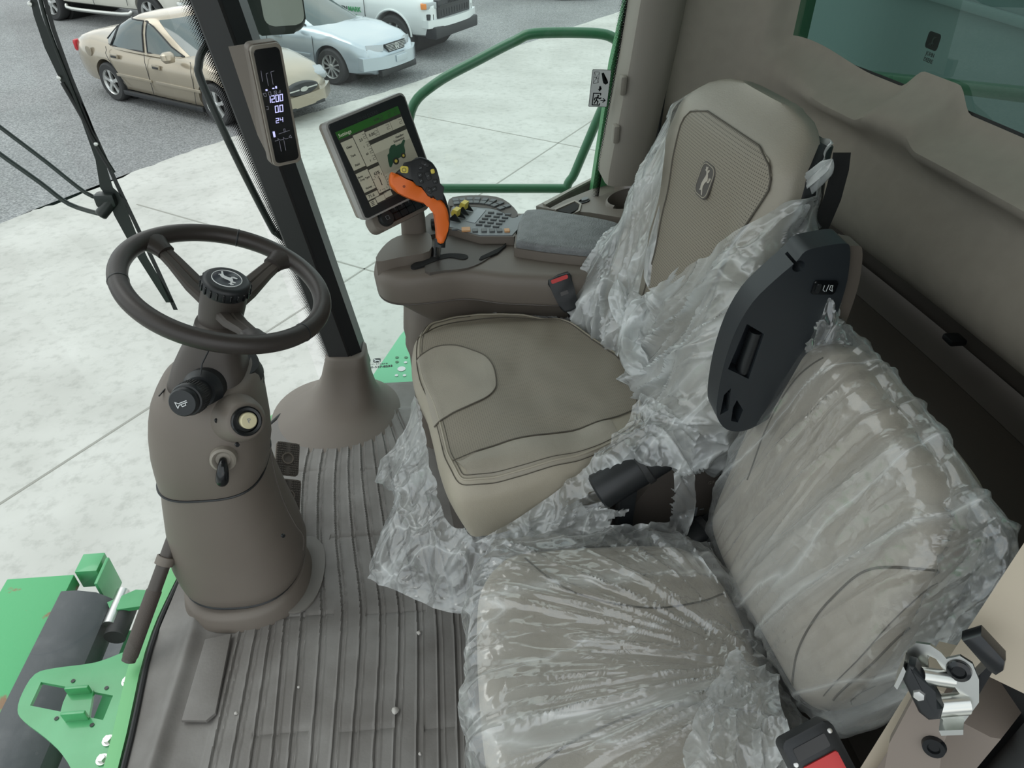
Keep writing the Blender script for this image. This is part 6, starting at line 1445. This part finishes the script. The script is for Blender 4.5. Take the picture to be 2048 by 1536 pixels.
# ================================================================ side sill console: trays, socket, cup holder
si = thing('side_console', 'taupe side console with trays and a cup holder below the side window corner', 'console', (.45, 1.85, 0))
def sz(px, py, z=.60): q = U(px, py, z=z); return Vector((q.x, q.y, z))
def slp(px, py): # sloping top plane: rises to the rear
    return UP(px, py, (.25, 1.88, .585), (-.22, .10, 1))
tp = [slp(*q) for q in ((1072, 412), (1130, 382), (1200, 347), (1235, 318), (1345, 300), (1345, 425), (1270, 440), (1180, 425), (1110, 420))]
n_ = len(tp); low = [Vector((p.x * 1.0 + .02, p.y, .30)) for p in tp]
tpb = [p - Vector((0, 0, .0)) for p in tp]
ccn = slp(1247, 398); nsl = Vector((-.22, .10, 1)).normalized()
body_g = (tp + low, [tuple(range(n_))] + [tuple(range(2 * n_ - 1, n_ - 1, -1))] + [(i, n_ + i, n_ + (i + 1) % n_, (i + 1) % n_) for i in range(n_)])
tray_ = [slp(*q) for q in ((1092, 412), (1140, 385), (1180, 363), (1184, 378), (1130, 400), (1100, 416))]
tray_g = loft([[p + nsl * .02 for p in tray_], [p - nsl * .035 for p in tray_]])
obj('body', boolean(body_g, [cyl((ccn.x + .01, ccn.y - .02, ccn.z - .118), (ccn.x + .01, ccn.y - .02, ccn.z + .1), .060, n=40), tray_g]), 'taupe', si, 30)
nsl = Vector((-.22, .10, 1)).normalized()
def dec(name, pxs, z0, z1, m, k=0, par=si, bev=0):
    mm2 = plane_m(slp(*pxs[0]), (1, 0, .22), nsl); inv = mm2.inverted(); P_ = [inv @ slp(*q) for q in pxs]
    P_ = [(p.x, p.y) for p in (smooth([(p.x, p.y, 0) for p in P_], k, True) if k else P_)]
    return obj(name, prism(P_, z0, z1, bev, 2, mm2), m, par, 40)
dec('tray', [(1094, 411), (1140, 386), (1178, 365), (1181, 377), (1130, 398), (1100, 415)], -.034, -.032, 'arch')
dec('tray_rim', [(1086, 410), (1140, 381), (1184, 359), (1184, 363), (1140, 386), (1092, 413)], 0, .006, 'taupe_light')
dec('card_slot', [(1115, 422), (1150, 406), (1158, 411), (1155, 420), (1140, 428)], -.001, .002, 'arch', 0)
dec('card_slot_rim', [(1108, 420), (1150, 402), (1164, 410), (1160, 424), (1142, 432), (1148, 430), (1158, 421), (1160, 411), (1150, 405), (1112, 422)], 0, .004, 'taupe_light')
q = slp(1168, 403); skm = axis_m(q, nsl)
sk_ = obj('power_socket', lathe([(.0175, -.002), (.0175, .003), (.014, .004), (.013, 0), (0, 0)], 24, skm, cap=False), 'black', si)
obj('socket_cover', prism(rrect(.022, .020, .005), .003, .007, .001, 1, skm @ Matrix.Rotation(.4, 4, 'Z') @ Matrix.Translation((-.003, .004, 0))), 'grey_btn', sk_)
# cup holder: open cup with a notch
ccn = slp(1247, 398); 
cup = [];
def cuppt(a, z, r): return Vector((ccn.x + .01 + r * math.cos(a), ccn.y - .02 + r * .92 * math.sin(a), z))
zt_ = ccn.z + .012
oc = []
for r, dz in ((.062, -.16), (.064, -.02), (.063, 0), (.058, .003), (.054, -.003), (.050, -.02), (.047, -.11), (.0, -.112)):
    row = []
    for j in range(48):
        a = 2 * PI * j / 48; cut = sst(.10, .22, .5 - abs(((a + 1.85) % (2 * PI)) - PI) / 1.0 + .0) if False else 0
        d_ = abs(((a - math.radians(235)) + PI) % (2 * PI) - PI); notch = 1 - sst(.16, .30, d_)
        z = zt_ + dz + .18 * 0; top = dz > -.03
        tilt = .22 * r * math.cos(a)
        row.append(cuppt(a, zt_ + tilt + (dz - (.075 * notch if top else 0)), r))
    oc.append(row)
obj('cup_holder', loft(oc, caps=(True, False)), 'taupe', si, 50)
obj('cup_floor', lathe([(0, .001), (.046, .001), (.046, 0)], 30, Matrix.Translation((ccn.x + .01, ccn.y - .02, zt_ - .108)), cap=False), 'gloss_black', si)
# emergency exit sticker on the side glass
sk2 = thing('exit_sticker', 'small white emergency exit pictogram sticker on the side window', 'sticker', U(1200, 177, y=1.90))
SC = U(1199.5, 177, y=1.897); sm2 = plane_m(SC, (.98, .02, -.05), (0, -1, 0)); W2, H2 = .049, .092
sb3 = obj('sheet', prism(rrect(W2, H2, .002), 0, .0005, m=sm2), mat('sticker_white', (.62, .65, .65), .5), sk2)
S2 = sm2 @ Matrix.Translation((0, 0, .0006))
obj('border', tube([S2 @ Vector((p[0] * .985, p[1] * .99, 0)) for p in rrect(W2, H2, .002)], .0006, 5, closed=True), 'gloss_black', sb3)
obj('pictogram', J(
    strokes([[(-.019, .040), (-.006, .040), (-.006, .014), (-.019, .012), (-.019, .040)], [(-.019, .040), (-.006, .014)], [(-.006, .038), (-.018, .014)], [(-.019, .028), (-.006, .024)]], .0007, .0003, S2),
    prism([(.0, .037), (.005, .039), (.010, .022), (.018, .020), (.020, .014), (.014, .010), (.008, .013), (.005, .019), (.002, .030)], 0, .0003, m=S2),
    prism([(-.002, .006), (.002, .006), (.002, -.001), (.005, -.001), (0, -.007), (-.005, -.001), (-.002, -.001)], 0, .0003, m=S2),
    strokes([[(.004, -.016), (.004, -.012), (-.015, -.012), (-.015, -.041), (.004, -.041), (.004, -.037)]], .0026, .0003, S2),
    lathe([(0, .0003), (.0024, .0003), (.0024, 0)], 14, S2 @ Matrix.Translation((-.002, -.018, 0)), cap=False),
    strokes([[(-.003, -.021), (-.006, -.029), (-.010, -.037)], [(-.006, -.029), (-.001, -.032), (-.002, -.038)], [(-.004, -.022), (-.010, -.024), (-.011, -.029)], [(-.003, -.022), (.003, -.025), (.006, -.023)]], .0028, .0003, S2),
    strokes([[(.006, -.029), (.017, -.029)], [(.012, -.024), (.018, -.029), (.012, -.034)]], .0022, .0003, S2)), 'gloss_black', sb3)
# ================================================================ torn and tied clear plastic covers
def ridges(p, dirs, amp, o=0):
    """sum of long sharp folds running along the given directions (p in metres)"""
    s = 0
    if len(dirs) == 4 and isinstance(dirs[1], (int, float)): dirs = (dirs,)
    for k, (d_, fr, st, w_) in enumerate(dirs):
        d_ = Vector(d_).normalized(); along = p.dot(d_); perp = p - d_ * along
        q = perp * fr + d_ * (along * st) + Vector((o + k * 7.3, k * 3.1, o))
        v = 1 - abs(noise.noise(q)) * 2.4
        s += max(0, v) ** 3 * w_
    return s * amp
# ---- backrest bag of the driver seat, pulled down to a V in front
dc = thing('driver_seat_cover', 'torn clear plastic bag pulled down over the driver seat backrest in a deep V', 'plastic cover', SO, SR, local=True)
wl_t = [(.10, .30), (.155, -.02), (.17, -.062), (.22, -.075), (.28, -.088), (.35, -.108), (.43, -.135), (.50, -.160), (.56, -.178), (.60, -.18)]
wr_t = [(.10, -.30), (.155, -.02), (.17, -.05), (.20, -.015), (.25, .035), (.30, .080), (.36, .135), (.42, .185), (.48, .225), (.54, .25), (.60, .26), (.64, .26)]
def perim(u, grow):
    uc_ = min(u, .575); rr = back_ring(uc_, 240, grow); N = 240
    # start at front centre (w=0, s>0) and go towards +w (camera side)
    idx = 60; return [rr[(idx - k) % N] for k in range(N)]
def film_back(u, v):
    uu = -.15 + (.615 + .15) * v if False else None
NU, NV = 300, 170; rows = []
for j in range(NV + 1):
    u = -.145 + (.575 + .145) * j / NV
    g = .009 + .055 * math.exp(-((u - .14) / .13) ** 2) * .0
    pr_ = perim(max(u, -.10), g)
    # cut start / end on the front
    wr = lerp(wr_t, u); wl = lerp(wl_t, u)
    if u < .165: wr, wl = -.045 + .25 * (.165 - u), -.065 - .0 * (.165 - u)
    # fractional position on the perimeter where the front width equals w_ (0 = middle of the front, + towards the camera)
    def front_k(w_):
        rng = range(-62, 63); L_ = [(k, pr_[k % 240][0]) for k in rng]
        for (ka, wa_), (kb, wb_) in zip(L_[:-1], L_[1:]):
            if (wa_ - w_) * (wb_ - w_) <= 0 and wa_ != wb_: return ka + (w_ - wa_) / (wb_ - wa_)
        return 62 if w_ > 0 else -62
    k0 = front_k(wr); k1 = 240 + front_k(wl)
    row = []
    for i in range(NU + 1):
        kk = k0 + (k1 - k0) * i / NU; a = int(math.floor(kk)); f = kk - a; p0 = pr_[a % 240]; p1 = pr_[(a + 1) % 240]; pm = pr_[(a - 2) % 240]; pn = pr_[(a + 3) % 240]
        w_ = p0[0] + (p1[0] - p0[0]) * f; n_ = p0[1] + (p1[1] - p0[1]) * f
        tx_, ty_ = pn[0] - pm[0], pn[1] - pm[1]; L = math.hypot(tx_, ty_) or 1; nx_, ny_ = -ty_ / L, tx_ / L
        if nx_ * w_ + ny_ * (n_ + .06) < 0: nx_, ny_ = -nx_, -ny_
        P0 = Vector((w_, n_, u)); s_ = i / NU
        right = w_ > 0
        dd = (.62, 0, .78) if right else (-.35, 0, .94)
        am_ = .022 * (.35 + .9 * (1 - sst(.25, .6, u)))
        d_ = ridges(P0, ((dd, 19, 1.4, .9), ((dd[0] * .7, .1, dd[2]), 42, 3.2, .4)), am_, 2.1)
        if w_ < 0 and u > .12: d_ *= 1 - .65 * sst(.12, .26, u) * sst(.05, .15, -w_)
        # the bag billows away beside the far bolster and gathers at the foot
        d_ += .045 * sst(.10, .24, -w_) * math.exp(-((u - .07) / .12) ** 2)
        d_ += .020 * sst(.10, .25, w_) * math.exp(-((u - .16) / .18) ** 2)
        d_ += .018 * math.exp(-((u - .02) / .05) ** 2) * (.5 + noise.noise(Vector((w_ * 14, n_ * 14, 3)))) 
        if u > .5: d_ += .012 * noise.noise(Vector((w_ * 12, n_ * 12, u * 8)))
        e0 = min(s_, 1 - s_)
        if e0 < .03: d_ += .010 * (1 - e0 / .03) * (1 if u > .17 else 0)
        zz = u + .008 * noise.noise(Vector((w_ * 14, n_ * 14, 9)))
        if j > NV * .8: zz += (.022 * sst(.12, .26, w_) - .02 * sst(.1, .2, -w_)) * ((j / NV - .8) / .2)
        if j < NV * .2: zz -= .035 * (.5 + noise.noise(Vector((w_ * 11, n_ * 9, 4)))) * (1 - j / (NV * .2))
        row.append(bk_pt(w_ + nx_ * d_, zz, n_ + ny_ * d_))
    rows.append(row)
obj('bag', loft(rows, closed=False), 'film_v', dc, 80)
def sheet(ctrl, nu, nv, amp, dirs, o=0, mask=None):
    """ctrl: rows of points -> smooth surface with folds along its normal"""
    R_ = [smooth(r, 8) for r in ctrl]; m_ = min(len(r) for r in R_); C_ = [smooth([r[i] for r in R_], 8) for i in range(m_)]
    nr_ = len(C_[0])
    def ev(u, v):
        a = u * (m_ - 1); i = min(int(a), m_ - 2); fa = a - i; b = v * (nr_ - 1); j = min(int(b), nr_ - 2); fb = b - j
        return C_[i][j].lerp(C_[i + 1][j], fa).lerp(C_[i][j + 1].lerp(C_[i + 1][j + 1], fa), fb)
    def f(u, v):
        p = ev(u, v); e = .05
        n_ = (ev(min(1, u + e), v) - ev(max(0, u - e), v)).cross(ev(u, min(1, v + e)) - ev(u, max(0, v - e)))
        n_ = n_.normalized() if n_.length > 1e-12 else Vector((0, 0, 1))
        if n_.dot(CO - p) < 0: n_ = -n_
        return p + n_ * (ridges(p, dirs, amp, o) - amp * .25) + n_ * .006 * noise.noise(p * 9 + Vector((o, 0, 0)))
    return gridf(f, nu, nv, mask)
def Q(*a): return [SI @ U(px, py, y=y) for px, py, y in a]
# rope of gathered film along the V and the bunch at its foot
def rope(px, r, o, name='gathered_roll', flat=.55):
    pts_ = smooth([SI @ U(a, b, y=y) for a, b, y in px], 10); n_ = len(pts_); V = []; Fc = []; m_ = 26
    rings_ = []
    for i, p in enumerate(pts_):
        t = (pts_[min(i + 1, n_ - 1)] - pts_[max(i - 1, 0)]).normalized(); vw = ((SI @ CO) - p).normalized(); sd_ = t.cross(vw).normalized(); up_ = sd_.cross(t)
        s = i / (n_ - 1); rr = (r[0] + (r[1] - r[0]) * s) * (.12 + .88 * min(1, math.sin(PI * min(1, max(0, s))) * 2.2)); ring = []
        for k in range(m_):
            a = 2 * PI * k / m_; q = Vector((math.cos(a) * 1.6, math.sin(a) * 1.6, s * 2.2 + o)); f_ = 1 + .7 * noise.noise(Vector((q.x * 1.5, q.y * 1.5, q.z * .9))) + .35 * noise.noise(Vector((q.x * 4, q.y * 4, q.z * 1.1)))
            ring.append(p + (sd_ * math.cos(a) + up_ * math.sin(a) * flat) * rr * f_)
        rings_.append(ring)
    return obj(name, loft(rings_), 'film_v', dc, 80)
rope([(1318, 600, 1.22), (1380, 548, 1.17), (1470, 480, 1.10), (1560, 412, 1.04), (1640, 345, .99), (1665, 318, .98)], (.022, .009), 1.3)
rope([(1300, 640, 1.24), (1360, 585, 1.17), (1450, 520, 1.09), (1540, 470, 1.02), (1620, 410, .97)], (.026, .012), 4.4)
rope([(1308, 590, 1.25), (1310, 520, 1.29), (1330, 425, 1.33), (1360, 325, 1.37), (1405, 225, 1.41)], (.016, .006), 7.7)
rope([(1305, 600, 1.24), (1268, 650, 1.23), (1262, 705, 1.18), (1300, 745, 1.12)], (.030, .022), 9.1, flat=.8)
rope([(1235, 560, 1.33), (1250, 630, 1.28), (1290, 690, 1.2), (1330, 760, 1.1)], (.018, .024), 12.4)
# loose corner standing off the top near shoulder
# ---- skirt of film round and under the cushion
cc_ = thing('cushion_cover', 'loose clear plastic hanging around and below the driver seat cushion over the mat', 'plastic cover', SO, SR, local=True)
G = lambda rows: [Q(*r) for r in rows]
dv_ = (((.1, -.1, 1), 16, 1.4, .9), ((.3, .1, 1), 38, 4, .4))
obj('front_skirt', sheet(G([[(836, 790, 1.20), (846, 860, 1.13), (868, 940, 1.05), (893, 1040, .96), (945, 1056, .93), (1060, 1032, .95)],
    [(805, 860, 1.19), (815, 925, 1.11), (838, 1000, 1.03), (872, 1085, .93), (955, 1110, .88), (1100, 1062, .89)],
    [(754, 955, 1.17), (790, 985, 1.08), (782, 1060, 1.0), (830, 1140, .92), (945, 1180, .84), (1060, 1105, .84)],
    [(762, 975, 1.16), (798, 1005, 1.07), (738, 1137, .99), (800, 1185, .90), (930, 1226, .81), (1010, 1130, .81)]]), 110, 90, .014, dv_, 1.5), 'film', cc_, 80)
obj('side_sweep', sheet(G([[(1285, 790, 1.0), (1318, 805, .97), (1352, 820, .95), (1400, 846, .93)],
    [(1205, 905, .93), (1265, 895, .90), (1335, 900, .88), (1385, 930, .87)],
    [(1060, 1020, .90), (1170, 1022, .875), (1325, 1000, .85), (1392, 1010, .84)],
    [(950, 1085, .875), (1120, 1088, .85), (1330, 1100, .82), (1372, 1082, .82)]]), 90, 110, .014, (((.6, -.1, -.9), 18, 1.5, .9), ((.5, .1, -1), 42, 4, .4)), 5.5,
    lambda u, v: not (.44 < v < .80 and .30 + .2 * sst(.62, .72, v) + .14 * math.sin(v * 30) * .3 + .03 * noise.noise(Vector((v * 40, 0, 0))) < u < .80 - .1 * v + .03 * noise.noise(Vector((v * 40, 7, 0))))), 'film', cc_, 80)
obj('far_edge', sheet(G([[(985, 632, 1.50), (1040, 617, 1.52), (1120, 628, 1.50), (1180, 655, 1.42), (1245, 715, 1.32), (1290, 775, 1.2)],
    [(1010, 640, 1.46), (1060, 636, 1.46), (1130, 648, 1.43), (1185, 672, 1.36), (1235, 720, 1.28), (1272, 775, 1.18)],
    [(1045, 646, 1.43), (1090, 648, 1.43), (1150, 664, 1.39), (1195, 690, 1.32), (1228, 728, 1.25), (1262, 790, 1.16)]]), 90, 30, .012, (((1, -.3, 0), 46, 5, .8), ((.3, 1, .3), 70, 8, .5)), 8.5), 'film', cc_, 80)
obj('under_fold', sheet(G([[(930, 1060, .92), (1010, 1045, .92), (1110, 1015, .93), (1200, 985, .94)], [(985, 1105, .88), (1050, 1090, .87), (1140, 1060, .87), (1225, 1035, .88)], [(960, 1150, .85), (1040, 1130, .84), (1130, 1100, .83), (1200, 1085, .84)]]), 60, 40, .012, (((1, 0, .5), 24, 2, .9)), 11.5), 'film', cc_, 80)
# ---- passenger cushion bag, tied at the rear near corner
jcv = thing('passenger_cushion_cover', 'clear plastic bag stretched over the passenger seat cushion and gathered at the back', 'plastic cover', (.2, .62, 0))
gpt = Vector((.435, .545, .42))
def radial(o, amp, cen, k1=9, p_=None, axis=None):
    def f(p):
        d_ = p - cen; an = math.atan2(d_.y, d_.x) if axis is None else math.atan2(d_.dot(axis[1]), d_.dot(axis[0])); r_ = d_.length
        v = max(0, 1 - abs(noise.noise(Vector((an * k1, r_ * 1.2, o)))) * 2.6) ** 3; v2 = max(0, 1 - abs(noise.noise(Vector((an * k1 * 2.3 + 5, r_ * 4, o)))) * 2.6) ** 3
        return amp * (v + .45 * v2) + amp * .10 * noise.noise(p * 30)
    return f
rf = radial(2.0, .011, gpt, 8)
jo2 = inset(resample([(p.x, p.y) for p in blob([(-.006, .72), (.012, .785), (.06, .832), (.17, .836), (.31, .830), (.40, .80), (.44, .70), (.445, .55), (.44, .41), (.37, .35), (.2, .34), (.06, .345), (.005, .375), (-.012, .47), (-.014, .6)], 220)], 220), 0, 1)
fg = pad(jo2, .30, .453, .044, .020, jzf, None, 60, None, 9)
def push(g, fn, nrm=None):
    bm = bmesh.new(); vs = [bm.verts.new(v) for v in g[0]]
    for f in g[1]: bm.faces.new([vs[i] for i in f])
    bmesh.ops.recalc_face_normals(bm, faces=bm.faces[:]); bm.normal_update()
    out = [v.co + v.normal * fn(v.co) for v in bm.verts]; fs = g[1]; bm.free(); return out, fs
fg = push(fg, lambda p: rf(p) + .004)
obj('bag', (fg[0], [f for f in fg[1] if len(f) <= 4]), 'film_j', jcv, 80)
GW = lambda rows: [[U(px, py, y=y) for px, py, y in r] for r in rows]
obj('gathered_tail', sheet(GW([[(1470, 1290, .56), (1500, 1325, .55), (1535, 1345, .54), (1560, 1350, .53)], [(1400, 1420, .45), (1455, 1410, .47), (1500, 1410, .47), (1560, 1400, .47)], [(1360, 1540, .38), (1440, 1520, .40), (1520, 1500, .41), (1580, 1470, .42)], [(1370, 1640, .34), (1460, 1630, .35), (1540, 1620, .36), (1590, 1590, .37)]]), 70, 70, .014, (((.3, .3, 1), 24, 1.6, .9), ((0, .3, 1), 50, 4, .3)), 6.5), 'film', jcv, 80)
obj('rear_web', sheet(GW([[(1395, 1085, .80), (1430, 1120, .78), (1450, 1180, .74), (1470, 1250, .68)], [(1425, 1090, .82), (1470, 1160, .78), (1490, 1220, .72), (1500, 1280, .64)], [(1445, 1120, .84), (1490, 1200, .80), (1510, 1260, .73), (1530, 1330, .62)]]), 50, 40, .008, (((.6, -1, -.3), 30, 2, .9)), 2.5), 'film', jcv, 80)
# ---- passenger backrest bag
jbc = thing('passenger_backrest_cover', 'clear plastic bag over the passenger backrest with one pointed corner sticking up', 'plastic cover', JO)
bgx = [(1424, 1060), (1450, 950), (1500, 850), (1556, 735), (1590, 690), (1612, 650), (1660, 640), (1700, 668), (1790, 765), (1880, 880), (1950, 985), (2010, 1062), (2012, 1130), (1975, 1180), (1935, 1240), (1860, 1330), (1775, 1432), (1705, 1462), (1655, 1462), (1570, 1380), (1505, 1280), (1455, 1180), (1430, 1120)]
jb2 = resample([(p.x, p.y) for p in smooth([(*jl(*q, off=0), 0) for q in bgx], 4, True)], 240)
JC = Vector((.0, .25))
def bfold(p):
    d1 = Vector((.27, .96, 0)); d2 = Vector((.15, .99, 0))
    a = ridges(Vector((p.x, p.y, 0)), ((d1, 20, 1.6, .8), (d2, 44, 5, .35), ((1, .3, 0), 50, 6, .08)), .010, 4.4)
    return a + .0035 + .001 * noise.noise(p * 30)
ZB = lambda x, y: .0
fb = pad(jb2, -.010, .034, .030, .010, lambda x, y: .001 * noise.noise(Vector((x * 14, y * 14, 5))), None, 60, None, 10)
# keep the film just above the padding: drop it to the cushion surface outside the padding's outline
vv = []
for v in fb[0]:
    h_ = jbh(v.x, v.y)
    if v.z > -.005:
        tgt = (h_ + .004) if h_ is not None else -.01 + (v.z + .01) * .35
        v = Vector((v.x, v.y, max(min(v.z, tgt), -.01) if h_ is not None else tgt))
    vv.append(v)
fb = push((vv, fb[1]), bfold)
obj('bag', X((fb[0], [f for f in fb[1] if len(f) <= 4]), JM), 'film_jb', jbc, 80)
back_l = pad(jb2, -.085, -.012, .03, 0, None, None, 10)
obj('bag_rear', X((back_l[0], [f for f in back_l[1]]), JM @ Matrix.Scale(-1, 4, (0, 0, 1)) @ Matrix.Translation((0, 0, .097))) if False else X(thick(gridf(lambda u, v: Vector((jb2[int(u * 239)].x * (1 - v * .3), (jb2[int(u * 239)].y - .22) * (1 - v * .3) + .22, -.012 - .05 * v)), 239, 6), .0005), JM), 'film_jb', jbc, 80)
def JB(rows): return [[UP(px, py, JO + jn * off, jn) for px, py, off in r] for r in rows]
obj('pointed_corner', sheet(JB([[(1588, 700, .01), (1610, 650, .015), (1638, 592, .02), (1645, 588, .02)], [(1612, 705, .03), (1632, 665, .035), (1650, 610, .035), (1656, 592, .03)], [(1650, 690, .02), (1660, 660, .02), (1668, 625, .02), (1669, 600, .02)], [(1700, 690, .0), (1690, 665, .0), (1678, 640, .0), (1672, 604, .01)]]), 40, 40, .008, (((0, 0, 1), 50, 4, .9), ((.2, .4, 1), 90, 8, .4)), 1.5), 'film_jb', jbc, 80)
obj('side_fin', sheet(JB([[(1912, 960, .0), (1940, 1040, .0), (1915, 1130, .0), (1850, 1240, .0), (1790, 1330, .0)], [(1965, 1000, -.01), (1985, 1070, -.01), (1955, 1150, -.01), (1895, 1250, -.01), (1830, 1350, -.01)], [(2015, 1050, -.02), (2028, 1080, -.02), (1995, 1175, -.02), (1925, 1290, -.02), (1850, 1380, -.02)]]), 70, 40, .012, (((.3, -.3, 1), 40, 4, .9), ((0, 1, .2), 80, 8, .5)), 9.5), 'film_jb', jbc, 80)
